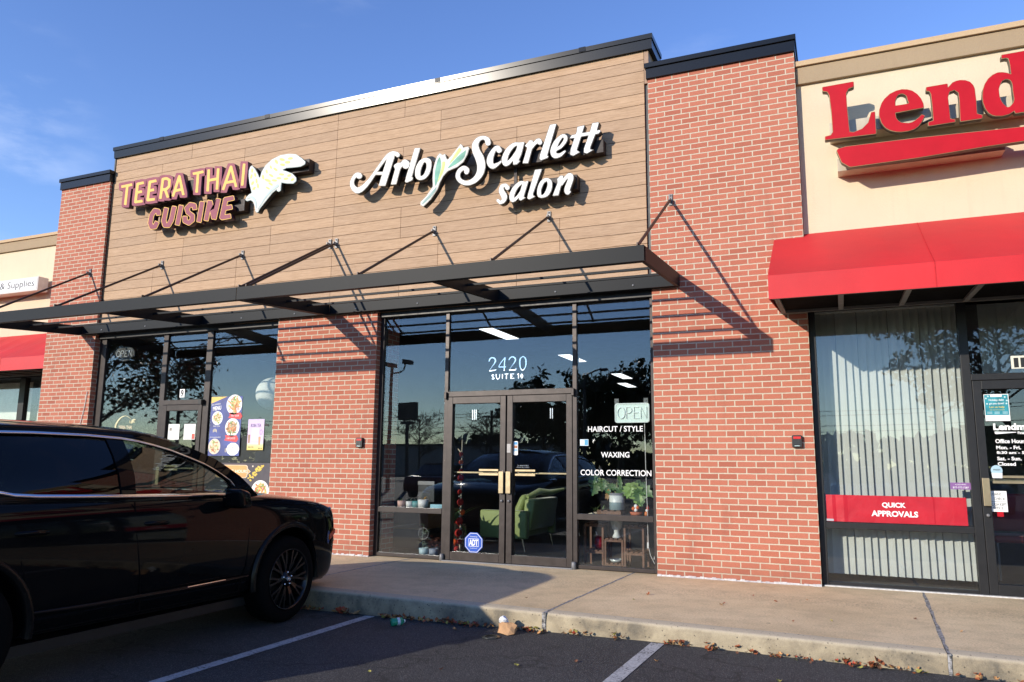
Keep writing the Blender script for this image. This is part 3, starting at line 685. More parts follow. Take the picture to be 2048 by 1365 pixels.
# ---------------------------------------------------------------- signs
LET = {'arlo':[[[[(-3606,5571),(-3637,5570),(-3665,5563),(-3703,5544),(-3721,5530),(-3781,5465),(-3786,5456),(-3794,5451),(-3797,5441),(-3808,5434),(-3812,5424),(-3822,5416),(-3824,5410),(-3862,5369),(-3866,5361),(-3910,5313),(-3916,5304),(-3998,5215),(-4063,5161),(-4093,5142),(-4137,5122),(-4159,5115),(-4175,5114),(-4191,5120),(-4214,5136),(-4226,5148),(-4246,5175),(-4252,5190),(-4253,5220),(-4247,5241),(-4239,5256),(-4227,5272),(-4208,5285),(-4201,5283),(-4191,5271),(-4180,5263),(-4162,5256),(-4144,5256),(-4128,5261),(-4123,5265),(-4117,5280),(-4118,5296),(-4121,5304),(-4128,5315),(-4140,5325),(-4177,5341),(-4193,5343),(-4209,5341),(-4240,5328),(-4253,5318),(-4281,5282),(-4297,5250),(-4304,5227),(-4303,5175),(-4294,5144),(-4276,5109),(-4263,5090),(-4243,5071),(-4226,5059),(-4201,5046),(-4189,5042),(-4156,5037),(-4138,5039),(-4109,5049),(-4070,5071),(-4020,5112),(-3953,5187),(-3949,5195),(-3911,5240),(-3895,5264),(-3880,5276),(-3774,5262),(-3767,5258),(-3767,5249),(-3811,5108),(-3809,5106),(-3794,5101),(-3716,5089),(-3708,5108),(-3593,5469),(-3584,5513),(-3578,5518),(-3565,5512),(-3542,5490),(-3527,5483),(-3507,5485),(-3499,5497),(-3500,5514),(-3510,5529),(-3521,5540),(-3567,5562),(-3591,5569)],[(-3682,5505),(-3746,5447),(-3778,5407),(-3787,5401),(-3790,5391),(-3801,5384),(-3804,5376),(-3814,5368),(-3842,5328),(-3850,5324),(-3854,5314),(-3862,5308),(-3860,5303),(-3855,5300),(-3769,5289),(-3758,5290),(-3754,5293),(-3694,5481),(-3675,5499),(-3677,5504)]],[[(-3607,5581),(-3637,5580),(-3669,5572),(-3708,5553),(-3730,5535),(-3802,5457),(-3821,5431),(-3831,5422),(-3835,5413),(-3842,5409),(-3849,5398),(-3857,5392),(-3936,5296),(-4006,5222),(-4068,5169),(-4098,5151),(-4142,5131),(-4160,5125),(-4175,5124),(-4189,5129),(-4210,5144),(-4225,5160),(-4237,5180),(-4242,5201),(-4242,5218),(-4229,5250),(-4218,5265),(-4208,5274),(-4184,5255),(-4161,5246),(-4137,5247),(-4123,5252),(-4114,5260),(-4106,5276),(-4106,5294),(-4110,5303),(-4119,5318),(-4136,5333),(-4178,5351),(-4193,5353),(-4209,5351),(-4227,5346),(-4246,5336),(-4262,5323),(-4290,5287),(-4309,5252),(-4317,5217),(-4315,5177),(-4308,5154),(-4298,5129),(-4278,5096),(-4244,5062),(-4213,5042),(-4189,5032),(-4153,5028),(-4137,5030),(-4104,5041),(-4065,5063),(-4011,5107),(-3944,5182),(-3886,5259),(-3875,5265),(-3798,5254),(-3785,5254),(-3778,5251),(-3821,5116),(-3823,5106),(-3820,5100),(-3813,5096),(-3793,5091),(-3749,5083),(-3714,5079),(-3708,5080),(-3582,5467),(-3574,5503),(-3571,5505),(-3565,5502),(-3549,5485),(-3539,5478),(-3520,5472),(-3501,5477),(-3494,5483),(-3488,5496),(-3488,5509),(-3494,5520),(-3506,5538),(-3517,5547),(-3565,5571),(-3591,5579)],[(-3715,5462),(-3776,5397),(-3782,5385),(-3790,5379),(-3796,5369),(-3803,5364),(-3841,5316),(-3843,5311),(-3840,5309),(-3771,5299),(-3763,5301),(-3712,5458),(-3712,5462)]]],[[[(-3418,5419),(-3439,5411),(-3472,5380),(-3521,5386),(-3566,5368),(-3576,5353),(-3576,5347),(-3552,5307),(-3610,5096),(-3607,5093),(-3591,5090),(-3542,5087),(-3539,5090),(-3535,5106),(-3486,5291),(-3473,5302),(-3447,5336),(-3442,5338),(-3439,5336),(-3427,5313),(-3420,5306),(-3402,5296),(-3387,5292),(-3372,5291),(-3356,5296),(-3344,5305),(-3335,5317),(-3330,5330),(-3331,5351),(-3345,5378),(-3361,5394),(-3387,5412),(-3396,5416)]],[[(-3418,5429),(-3443,5419),(-3474,5390),(-3522,5396),(-3568,5378),(-3577,5373),(-3587,5355),(-3586,5347),(-3563,5308),(-3623,5094),(-3619,5087),(-3615,5085),(-3591,5081),(-3539,5077),(-3533,5079),(-3530,5085),(-3475,5289),(-3464,5297),(-3444,5322),(-3426,5301),(-3403,5286),(-3372,5281),(-3351,5288),(-3336,5300),(-3326,5312),(-3320,5326),(-3321,5351),(-3337,5382),(-3357,5401),(-3383,5420),(-3396,5426)]]],[[[(-3189,5553),(-3236,5558),(-3249,5555),(-3372,5151),(-3383,5101),(-3382,5096),(-3365,5088),(-3351,5088),(-3286,5106),(-3279,5118),(-3276,5135),(-3292,5143),(-3295,5149),(-3176,5537),(-3174,5551)]],[[(-3190,5563),(-3251,5567),(-3256,5564),(-3259,5557),(-3383,5152),(-3394,5102),(-3394,5094),(-3388,5089),(-3363,5077),(-3350,5079),(-3279,5099),(-3272,5104),(-3265,5133),(-3268,5140),(-3281,5147),(-3283,5151),(-3161,5549),(-3163,5555),(-3168,5560)]]],[[[(-3086,5391),(-3100,5391),(-3139,5376),(-3154,5369),(-3172,5354),(-3193,5328),(-3211,5296),(-3220,5269),(-3226,5239),(-3228,5222),(-3226,5170),(-3218,5144),(-3209,5127),(-3194,5112),(-3172,5099),(-3160,5094),(-3125,5090),(-3101,5092),(-3081,5099),(-3063,5108),(-3036,5132),(-3020,5153),(-3006,5178),(-2993,5218),(-2985,5257),(-2985,5310),(-2992,5336),(-2999,5349),(-3008,5360),(-3033,5379),(-3052,5386)],[(-3084,5341),(-3099,5338),(-3110,5329),(-3117,5318),(-3141,5270),(-3156,5215),(-3160,5193),(-3158,5162),(-3156,5152),(-3151,5143),(-3142,5134),(-3134,5131),(-3126,5133),(-3110,5140),(-3090,5156),(-3080,5168),(-3063,5205),(-3051,5242),(-3047,5262),(-3049,5297),(-3051,5308),(-3063,5326),(-3080,5340)]],[[(-3086,5400),(-3101,5401),(-3144,5384),(-3158,5377),(-3180,5361),(-3201,5333),(-3221,5298),(-3231,5270),(-3236,5240),(-3238,5223),(-3236,5171),(-3229,5145),(-3213,5118),(-3191,5099),(-3172,5089),(-3159,5085),(-3125,5081),(-3101,5083),(-3070,5094),(-3058,5101),(-3027,5128),(-3009,5152),(-2988,5196),(-2973,5268),(-2974,5306),(-2977,5318),(-2982,5335),(-2999,5362),(-3015,5376),(-3040,5391),(-3055,5396)],[(-3084,5331),(-3094,5329),(-3101,5324),(-3118,5296),(-3130,5269),(-3146,5214),(-3149,5193),(-3148,5160),(-3141,5144),(-3136,5141),(-3127,5142),(-3115,5147),(-3100,5159),(-3089,5173),(-3073,5207),(-3061,5243),(-3058,5264),(-3061,5308),(-3068,5321)]]]],
'leaf':[[[[(-2536,5507),(-2666,5365),(-2726,5312),(-2751,5335),(-2775,5401),(-2809,5390),(-2851,5425),(-2892,5385),(-2920,5304),(-2943,5214),(-2949,5080),(-2943,5002),(-2942,4964),(-3039,4840),(-3129,4767),(-3127,4727),(-3099,4710),(-3089,4703),(-3085,4704),(-2978,4790),(-2880,4918),(-2840,5018),(-2792,5095),(-2737,5146),(-2720,5159),(-2582,5192),(-2492,5251),(-2436,5344),(-2409,5424),(-2418,5448),(-2421,5451),(-2494,5446),(-2498,5448),(-2505,5476),(-2531,5505)]],[[(-2536,5514),(-2544,5510),(-2672,5370),(-2726,5321),(-2745,5338),(-2764,5397),(-2769,5405),(-2775,5409),(-2810,5399),(-2845,5429),(-2851,5432),(-2865,5425),(-2898,5390),(-2928,5305),(-2951,5215),(-2957,5082),(-2951,5003),(-2951,4967),(-3045,4845),(-3137,4770),(-3135,4726),(-3131,4722),(-3099,4702),(-3089,4696),(-3080,4698),(-2972,4785),(-2873,4913),(-2834,5011),(-2786,5091),(-2731,5141),(-2713,5153),(-2578,5186),(-2498,5237),(-2485,5247),(-2428,5343),(-2401,5423),(-2412,5453),(-2421,5459),(-2486,5454),(-2492,5456),(-2499,5479),(-2528,5510)]]]],
'leafbits':[['d',[[(-2852,5371),(-2872,5350),(-2880,5336),(-2889,5309),(-2908,5234),(-2919,5165),(-2923,5101),(-2919,5033),(-2914,4992),(-2908,4971),(-2904,4967),(-2899,4970),(-2882,5009),(-2860,5083),(-2835,5177),(-2827,5225),(-2826,5274),(-2831,5311),(-2845,5359),(-2850,5371)]]],['l',[[(-2787,5297),(-2805,5296),(-2808,5294),(-2811,5247),(-2817,5214),(-2872,5030),(-2873,5016),(-2869,5017),(-2863,5024),(-2829,5076),(-2804,5121),(-2790,5152),(-2779,5186),(-2766,5244),(-2765,5284),(-2770,5294)]]],['l',[[(-2554,5457),(-2625,5366),(-2683,5283),(-2699,5255),(-2694,5254),(-2681,5263),(-2646,5292),(-2585,5348),(-2529,5409),(-2523,5421),(-2526,5437),(-2550,5457)]]],['d',[[(-2452,5407),(-2528,5367),(-2584,5326),(-2704,5218),(-2719,5199),(-2719,5196),(-2717,5193),(-2689,5198),(-2601,5230),(-2526,5266),(-2496,5286),(-2479,5304),(-2469,5321),(-2458,5360),(-2449,5404)]]],['g',[[(-2893,4950),(-3088,4767),(-3107,4743),(-3107,4736),(-3104,4733),(-3098,4732),(-3084,4738),(-3045,4763),(-2977,4816),(-2950,4841),(-2921,4873),(-2900,4905),(-2892,4938),(-2891,4950)]]]],
'scarlett':[[[[(-2215,5567),(-2251,5566),(-2270,5562),(-2299,5548),(-2321,5531),(-2344,5503),(-2353,5482),(-2358,5459),(-2357,5411),(-2343,5352),(-2305,5266),(-2287,5216),(-2273,5164),(-2272,5109),(-2277,5085),(-2284,5061),(-2305,5026),(-2330,5000),(-2348,4988),(-2371,4976),(-2402,4967),(-2424,4965),(-2458,4972),(-2482,4983),(-2507,5000),(-2530,5027),(-2541,5051),(-2541,5076),(-2525,5108),(-2500,5128),(-2486,5134),(-2478,5132),(-2464,5120),(-2465,5099),(-2460,5082),(-2446,5071),(-2431,5068),(-2414,5076),(-2404,5104),(-2402,5122),(-2412,5146),(-2438,5169),(-2470,5183),(-2484,5185),(-2506,5183),(-2550,5163),(-2567,5146),(-2588,5106),(-2595,5082),(-2594,5052),(-2586,5026),(-2565,4990),(-2540,4964),(-2513,4945),(-2481,4929),(-2450,4917),(-2401,4910),(-2358,4914),(-2325,4922),(-2287,4937),(-2261,4953),(-2219,4991),(-2191,5034),(-2175,5077),(-2166,5130),(-2167,5173),(-2174,5217),(-2193,5276),(-2207,5308),(-2248,5373),(-2263,5410),(-2271,5441),(-2269,5472),(-2257,5496),(-2242,5513),(-2217,5523),(-2202,5524),(-2189,5521),(-2163,5494),(-2158,5454),(-2148,5436),(-2131,5426),(-2115,5424),(-2098,5430),(-2090,5448),(-2099,5497),(-2106,5514),(-2116,5527),(-2143,5546),(-2164,5556),(-2186,5563)]],[[(-2215,5576),(-2251,5575),(-2270,5572),(-2300,5558),(-2330,5533),(-2346,5515),(-2360,5490),(-2368,5461),(-2367,5413),(-2353,5353),(-2314,5268),(-2296,5217),(-2283,5165),(-2282,5111),(-2286,5087),(-2294,5063),(-2314,5027),(-2343,5001),(-2360,4991),(-2391,4979),(-2422,4975),(-2461,4982),(-2484,4993),(-2508,5010),(-2520,5025),(-2531,5052),(-2531,5075),(-2524,5092),(-2513,5109),(-2493,5122),(-2485,5124),(-2478,5123),(-2475,5119),(-2474,5092),(-2470,5083),(-2450,5065),(-2431,5059),(-2418,5063),(-2405,5074),(-2394,5103),(-2392,5120),(-2396,5132),(-2408,5152),(-2438,5178),(-2470,5192),(-2485,5194),(-2506,5193),(-2550,5172),(-2568,5158),(-2584,5137),(-2595,5116),(-2603,5094),(-2604,5056),(-2601,5042),(-2588,5012),(-2563,4977),(-2538,4953),(-2513,4936),(-2481,4920),(-2449,4908),(-2401,4901),(-2377,4902),(-2358,4905),(-2315,4917),(-2286,4929),(-2245,4956),(-2209,4990),(-2181,5033),(-2166,5075),(-2156,5128),(-2157,5171),(-2165,5215),(-2183,5274),(-2198,5306),(-2238,5372),(-2253,5408),(-2261,5439),(-2259,5471),(-2247,5494),(-2234,5508),(-2216,5515),(-2202,5515),(-2190,5512),(-2174,5498),(-2169,5477),(-2169,5458),(-2163,5446),(-2150,5429),(-2134,5418),(-2117,5415),(-2100,5420),(-2088,5429),(-2081,5446),(-2081,5458),(-2092,5503),(-2114,5535),(-2155,5561),(-2184,5571)]]],[[[(-1994,5394),(-2013,5391),(-2032,5383),(-2068,5351),(-2102,5307),(-2122,5267),(-2132,5235),(-2135,5197),(-2133,5179),(-2118,5143),(-2098,5116),(-2072,5097),(-2051,5090),(-2034,5089),(-2006,5099),(-1965,5125),(-1933,5154),(-1924,5167),(-1926,5172),(-1931,5173),(-1972,5156),(-2012,5146),(-2033,5144),(-2042,5151),(-2053,5173),(-2054,5216),(-2044,5260),(-2026,5309),(-2008,5340),(-2003,5344),(-1997,5342),(-1994,5326),(-1987,5311),(-1967,5298),(-1951,5296),(-1937,5301),(-1927,5315),(-1927,5333),(-1951,5375),(-1971,5390)]],[[(-1994,5403),(-2027,5395),(-2041,5387),(-2078,5351),(-2111,5308),(-2132,5269),(-2141,5239),(-2144,5223),(-2143,5182),(-2130,5149),(-2111,5121),(-2086,5097),(-2065,5085),(-2051,5081),(-2034,5080),(-2006,5089),(-1965,5116),(-1937,5140),(-1915,5163),(-1917,5171),(-1928,5182),(-1942,5179),(-1972,5165),(-2031,5153),(-2037,5157),(-2044,5174),(-2044,5215),(-2038,5247),(-2021,5297),(-2007,5325),(-2003,5325),(-1995,5312),(-1984,5299),(-1969,5290),(-1953,5287),(-1932,5295),(-1925,5301),(-1917,5316),(-1918,5332),(-1942,5375),(-1964,5396),(-1973,5400)]]],[[[(-1631,5382),(-1679,5386),(-1732,5397),(-1758,5393),(-1782,5384),(-1810,5369),(-1848,5339),(-1870,5311),(-1897,5263),(-1913,5219),(-1916,5199),(-1913,5161),(-1900,5128),(-1892,5115),(-1881,5106),(-1867,5099),(-1849,5096),(-1821,5104),(-1790,5126),(-1757,5163),(-1752,5156),(-1751,5107),(-1747,5101),(-1704,5100),(-1667,5128),(-1669,5132),(-1684,5140),(-1685,5146),(-1648,5222),(-1605,5375),(-1608,5379)],[(-1704,5356),(-1725,5354),(-1745,5343),(-1774,5318),(-1803,5282),(-1830,5231),(-1843,5188),(-1843,5163),(-1840,5157),(-1835,5156),(-1799,5182),(-1766,5216),(-1719,5278),(-1710,5294),(-1693,5347),(-1697,5354)]],[[(-1631,5391),(-1679,5395),(-1732,5406),(-1762,5401),(-1783,5393),(-1824,5369),(-1857,5340),(-1879,5312),(-1907,5265),(-1922,5220),(-1925,5201),(-1922,5162),(-1910,5129),(-1886,5100),(-1867,5090),(-1851,5088),(-1828,5093),(-1811,5101),(-1764,5143),(-1761,5140),(-1759,5100),(-1754,5094),(-1740,5091),(-1704,5091),(-1655,5128),(-1658,5135),(-1675,5146),(-1638,5221),(-1595,5378),(-1596,5382),(-1602,5387)],[(-1715,5347),(-1736,5339),(-1763,5317),(-1793,5281),(-1821,5229),(-1829,5204),(-1834,5184),(-1835,5169),(-1831,5167),(-1826,5169),(-1785,5207),(-1728,5279),(-1719,5296),(-1705,5342),(-1706,5346)]]],[[[(-1407,5398),(-1425,5395),(-1443,5385),(-1479,5351),(-1485,5358),(-1486,5382),(-1524,5393),(-1584,5334),(-1585,5330),(-1558,5302),(-1554,5294),(-1609,5123),(-1614,5106),(-1613,5101),(-1554,5092),(-1548,5094),(-1497,5273),(-1488,5279),(-1452,5318),(-1437,5330),(-1416,5339),(-1412,5338),(-1400,5323),(-1389,5317),(-1376,5315),(-1362,5322),(-1357,5332),(-1357,5343),(-1367,5374),(-1374,5384),(-1390,5395)]],[[(-1407,5407),(-1433,5400),(-1472,5370),(-1475,5371),(-1477,5385),(-1482,5391),(-1525,5402),(-1595,5333),(-1589,5323),(-1566,5302),(-1564,5295),(-1625,5103),(-1625,5099),(-1620,5093),(-1604,5090),(-1550,5082),(-1540,5088),(-1490,5263),(-1444,5316),(-1427,5327),(-1416,5329),(-1391,5309),(-1378,5306),(-1366,5309),(-1353,5321),(-1348,5331),(-1348,5342),(-1362,5379),(-1375,5395),(-1390,5404)]]],[[[(-1170,5556),(-1234,5557),(-1243,5553),(-1376,5170),(-1383,5123),(-1368,5105),(-1363,5103),(-1280,5120),(-1273,5130),(-1272,5135),(-1284,5144),(-1287,5150),(-1167,5540),(-1164,5553),(-1166,5556)]],[[(-1170,5565),(-1234,5566),(-1245,5565),(-1250,5561),(-1385,5170),(-1392,5134),(-1391,5122),(-1368,5096),(-1362,5094),(-1275,5113),(-1262,5133),(-1264,5139),(-1277,5148),(-1276,5155),(-1154,5553),(-1154,5558),(-1159,5563)]]],[[[(-1074,5400),(-1100,5393),(-1128,5376),(-1161,5350),(-1188,5320),(-1214,5274),(-1228,5239),(-1235,5203),(-1235,5183),(-1227,5154),(-1216,5129),(-1203,5115),(-1181,5102),(-1150,5097),(-1115,5103),(-1084,5116),(-1057,5139),(-1034,5162),(-1034,5169),(-1041,5175),(-1050,5174),(-1096,5152),(-1113,5148),(-1126,5148),(-1152,5152),(-1159,5160),(-1162,5170),(-1160,5193),(-1093,5219),(-1075,5232),(-1039,5269),(-1015,5306),(-1010,5325),(-1010,5347),(-1017,5371),(-1027,5383),(-1041,5392),(-1052,5396)],[(-1069,5362),(-1083,5353),(-1098,5336),(-1133,5280),(-1148,5243),(-1144,5238),(-1134,5241),(-1103,5260),(-1074,5294),(-1060,5314),(-1054,5328),(-1051,5347),(-1061,5360)]],[[(-1074,5408),(-1100,5402),(-1128,5385),(-1168,5355),(-1188,5333),(-1208,5303),(-1230,5259),(-1241,5219),(-1243,5185),(-1236,5155),(-1225,5131),(-1203,5106),(-1181,5093),(-1150,5089),(-1115,5094),(-1084,5107),(-1057,5130),(-1026,5161),(-1028,5173),(-1041,5184),(-1050,5183),(-1096,5161),(-1111,5157),(-1124,5156),(-1148,5160),(-1153,5168),(-1152,5188),(-1093,5210),(-1058,5238),(-1030,5268),(-1006,5305),(-1001,5324),(-1001,5348),(-1004,5359),(-1013,5376),(-1034,5397),(-1052,5405)],[(-1069,5353),(-1076,5350),(-1089,5335),(-1113,5299),(-1135,5254),(-1133,5251),(-1128,5252),(-1103,5271),(-1069,5315),(-1062,5330),(-1059,5347),(-1061,5351)]]],[[[(-600,5478),(-667,5480),(-673,5478),(-704,5375),(-708,5371),(-719,5371),(-800,5369),(-811,5372),(-813,5379),(-786,5463),(-786,5469),(-870,5464),(-880,5399),(-890,5372),(-894,5368),(-903,5368),(-946,5367),(-968,5338),(-965,5334),(-952,5332),(-916,5332),(-911,5330),(-907,5326),(-960,5181),(-966,5115),(-946,5103),(-927,5095),(-854,5125),(-856,5131),(-887,5156),(-884,5173),(-829,5330),(-819,5333),(-730,5333),(-723,5328),(-723,5323),(-782,5165),(-785,5116),(-783,5112),(-776,5108),(-752,5097),(-746,5097),(-680,5125),(-680,5128),(-706,5135),(-711,5139),(-709,5170),(-646,5320),(-640,5330),(-633,5334),(-598,5334),(-571,5357),(-576,5367),(-582,5373),(-615,5372),(-621,5378),(-595,5470),(-595,5477)]],[[(-600,5487),(-667,5488),(-679,5485),(-682,5479),(-710,5383),(-719,5379),(-802,5380),(-800,5392),(-775,5467),(-775,5472),(-780,5477),(-872,5474),(-877,5472),(-889,5400),(-896,5380),(-902,5376),(-948,5376),(-980,5333),(-977,5328),(-972,5326),(-952,5323),(-920,5324),(-918,5321),(-968,5182),(-975,5127),(-974,5113),(-964,5103),(-929,5087),(-846,5119),(-841,5123),(-843,5128),(-877,5157),(-878,5163),(-823,5322),(-819,5325),(-740,5325),(-734,5323),(-734,5318),(-791,5164),(-793,5109),(-755,5090),(-746,5088),(-663,5125),(-663,5129),(-666,5132),(-701,5143),(-702,5152),(-700,5171),(-637,5319),(-633,5325),(-598,5325),(-563,5356),(-571,5372),(-578,5380),(-605,5381),(-611,5385),(-584,5477),(-589,5485)]]]],
'salon':[[[[(-1885,4850),(-1906,4849),(-1924,4843),(-1932,4837),(-1945,4814),(-1952,4786),(-1952,4753),(-1949,4742),(-1915,4675),(-1909,4650),(-1910,4640),(-1919,4629),(-1933,4624),(-1954,4646),(-1963,4652),(-1978,4653),(-1985,4641),(-1980,4627),(-1966,4610),(-1954,4597),(-1944,4591),(-1928,4586),(-1891,4593),(-1875,4601),(-1861,4616),(-1848,4642),(-1843,4675),(-1848,4700),(-1855,4714),(-1887,4762),(-1894,4789),(-1894,4807),(-1880,4814),(-1872,4813),(-1868,4808),(-1859,4780),(-1845,4768),(-1826,4766),(-1820,4768),(-1812,4774),(-1807,4786),(-1808,4797),(-1813,4807),(-1836,4834),(-1857,4847)]],[[(-1885,4859),(-1906,4858),(-1924,4852),(-1941,4838),(-1954,4815),(-1961,4788),(-1961,4754),(-1958,4743),(-1924,4677),(-1918,4652),(-1919,4641),(-1924,4635),(-1933,4634),(-1956,4657),(-1975,4662),(-1988,4656),(-1994,4642),(-1989,4628),(-1975,4611),(-1955,4590),(-1944,4582),(-1928,4577),(-1891,4584),(-1875,4592),(-1852,4614),(-1838,4641),(-1833,4669),(-1841,4703),(-1855,4729),(-1877,4761),(-1885,4788),(-1885,4801),(-1882,4805),(-1877,4804),(-1873,4790),(-1862,4772),(-1847,4760),(-1836,4757),(-1824,4757),(-1810,4764),(-1798,4785),(-1799,4796),(-1808,4813),(-1836,4843),(-1857,4856)]]],[[[(-1550,4840),(-1582,4835),(-1634,4851),(-1652,4851),(-1665,4848),(-1680,4843),(-1722,4816),(-1759,4780),(-1781,4743),(-1797,4704),(-1801,4682),(-1801,4647),(-1796,4627),(-1781,4604),(-1770,4597),(-1756,4592),(-1745,4593),(-1722,4599),(-1711,4606),(-1668,4644),(-1663,4640),(-1664,4612),(-1643,4598),(-1593,4622),(-1595,4626),(-1610,4636),(-1611,4642),(-1550,4825),(-1547,4837)],[(-1631,4815),(-1645,4810),(-1664,4797),(-1683,4779),(-1710,4744),(-1728,4710),(-1742,4670),(-1744,4644),(-1739,4637),(-1734,4636),(-1709,4651),(-1688,4671),(-1648,4723),(-1621,4806),(-1626,4814)]],[[(-1544,4850),(-1582,4844),(-1634,4860),(-1654,4860),(-1667,4857),(-1680,4852),(-1724,4824),(-1768,4781),(-1790,4744),(-1806,4705),(-1811,4683),(-1810,4648),(-1805,4628),(-1794,4609),(-1779,4593),(-1754,4583),(-1721,4591),(-1677,4627),(-1674,4624),(-1672,4607),(-1643,4590),(-1579,4620),(-1580,4625),(-1598,4637),(-1601,4642),(-1536,4840),(-1536,4847)],[(-1638,4805),(-1673,4779),(-1701,4743),(-1719,4708),(-1730,4679),(-1735,4656),(-1734,4647),(-1730,4647),(-1707,4664),(-1686,4686),(-1657,4724),(-1633,4799),(-1633,4804)]]],[[[(-1381,4973),(-1439,4975),(-1445,4973),(-1448,4967),(-1536,4671),(-1548,4620),(-1546,4613),(-1529,4600),(-1522,4599),(-1513,4602),(-1460,4621),(-1462,4625),(-1480,4639),(-1481,4665),(-1363,4968),(-1363,4971)]],[[(-1364,4981),(-1437,4984),(-1449,4983),(-1455,4975),(-1545,4672),(-1557,4621),(-1556,4613),(-1552,4608),(-1529,4591),(-1520,4591),(-1451,4615),(-1446,4620),(-1450,4627),(-1471,4640),(-1472,4664),(-1352,4970),(-1355,4978)]]],[[[(-1299,4844),(-1314,4844),(-1330,4840),(-1356,4824),(-1370,4811),(-1381,4794),(-1399,4758),(-1412,4710),(-1414,4661),(-1411,4643),(-1402,4617),(-1393,4610),(-1375,4601),(-1360,4596),(-1336,4595),(-1320,4596),(-1292,4603),(-1276,4610),(-1260,4623),(-1237,4658),(-1221,4707),(-1219,4769),(-1224,4794),(-1228,4803),(-1241,4818),(-1270,4840)],[(-1286,4809),(-1310,4800),(-1324,4791),(-1339,4771),(-1356,4735),(-1368,4700),(-1370,4650),(-1365,4630),(-1356,4622),(-1340,4625),(-1328,4632),(-1314,4646),(-1296,4677),(-1281,4713),(-1271,4747),(-1271,4770),(-1279,4804)]],[[(-1299,4852),(-1314,4852),(-1330,4848),(-1356,4833),(-1378,4812),(-1390,4796),(-1407,4759),(-1421,4711),(-1423,4662),(-1420,4644),(-1410,4617),(-1398,4604),(-1378,4593),(-1360,4588),(-1336,4587),(-1320,4587),(-1287,4596),(-1274,4602),(-1251,4621),(-1235,4645),(-1224,4667),(-1215,4694),(-1210,4721),(-1210,4768),(-1215,4792),(-1220,4802),(-1232,4819),(-1270,4848)],[(-1288,4799),(-1310,4791),(-1322,4782),(-1335,4762),(-1348,4734),(-1359,4700),(-1361,4684),(-1361,4647),(-1358,4634),(-1353,4630),(-1340,4633),(-1322,4648),(-1305,4678),(-1289,4715),(-1280,4750),(-1280,4774),(-1285,4796)]]],[[[(-986,4865),(-1003,4861),(-1022,4850),(-1048,4825),(-1068,4796),(-1072,4797),(-1074,4800),(-1070,4840),(-1074,4844),(-1103,4847),(-1140,4812),(-1135,4762),(-1196,4612),(-1197,4603),(-1133,4599),(-1099,4718),(-1094,4722),(-1080,4722),(-1070,4733),(-1030,4783),(-1010,4800),(-1001,4804),(-998,4802),(-996,4793),(-1018,4737),(-1032,4709),(-1043,4676),(-1045,4636),(-1035,4609),(-1025,4599),(-1012,4593),(-999,4591),(-987,4596),(-969,4615),(-969,4626),(-980,4631),(-983,4640),(-936,4766),(-932,4784),(-932,4816),(-938,4838),(-945,4848),(-967,4862)]],[[(-986,4874),(-1003,4870),(-1020,4860),(-1061,4823),(-1060,4843),(-1065,4850),(-1102,4856),(-1149,4813),(-1143,4763),(-1205,4613),(-1208,4603),(-1207,4597),(-1194,4593),(-1133,4590),(-1128,4592),(-1124,4598),(-1092,4709),(-1089,4713),(-1079,4714),(-1064,4729),(-1021,4782),(-1012,4790),(-1008,4789),(-1027,4738),(-1040,4710),(-1051,4677),(-1054,4661),(-1054,4637),(-1051,4626),(-1036,4600),(-1023,4589),(-1010,4584),(-999,4583),(-986,4588),(-961,4614),(-961,4625),(-973,4637),(-974,4641),(-928,4764),(-923,4783),(-923,4815),(-930,4837),(-943,4855),(-967,4871)]]]],
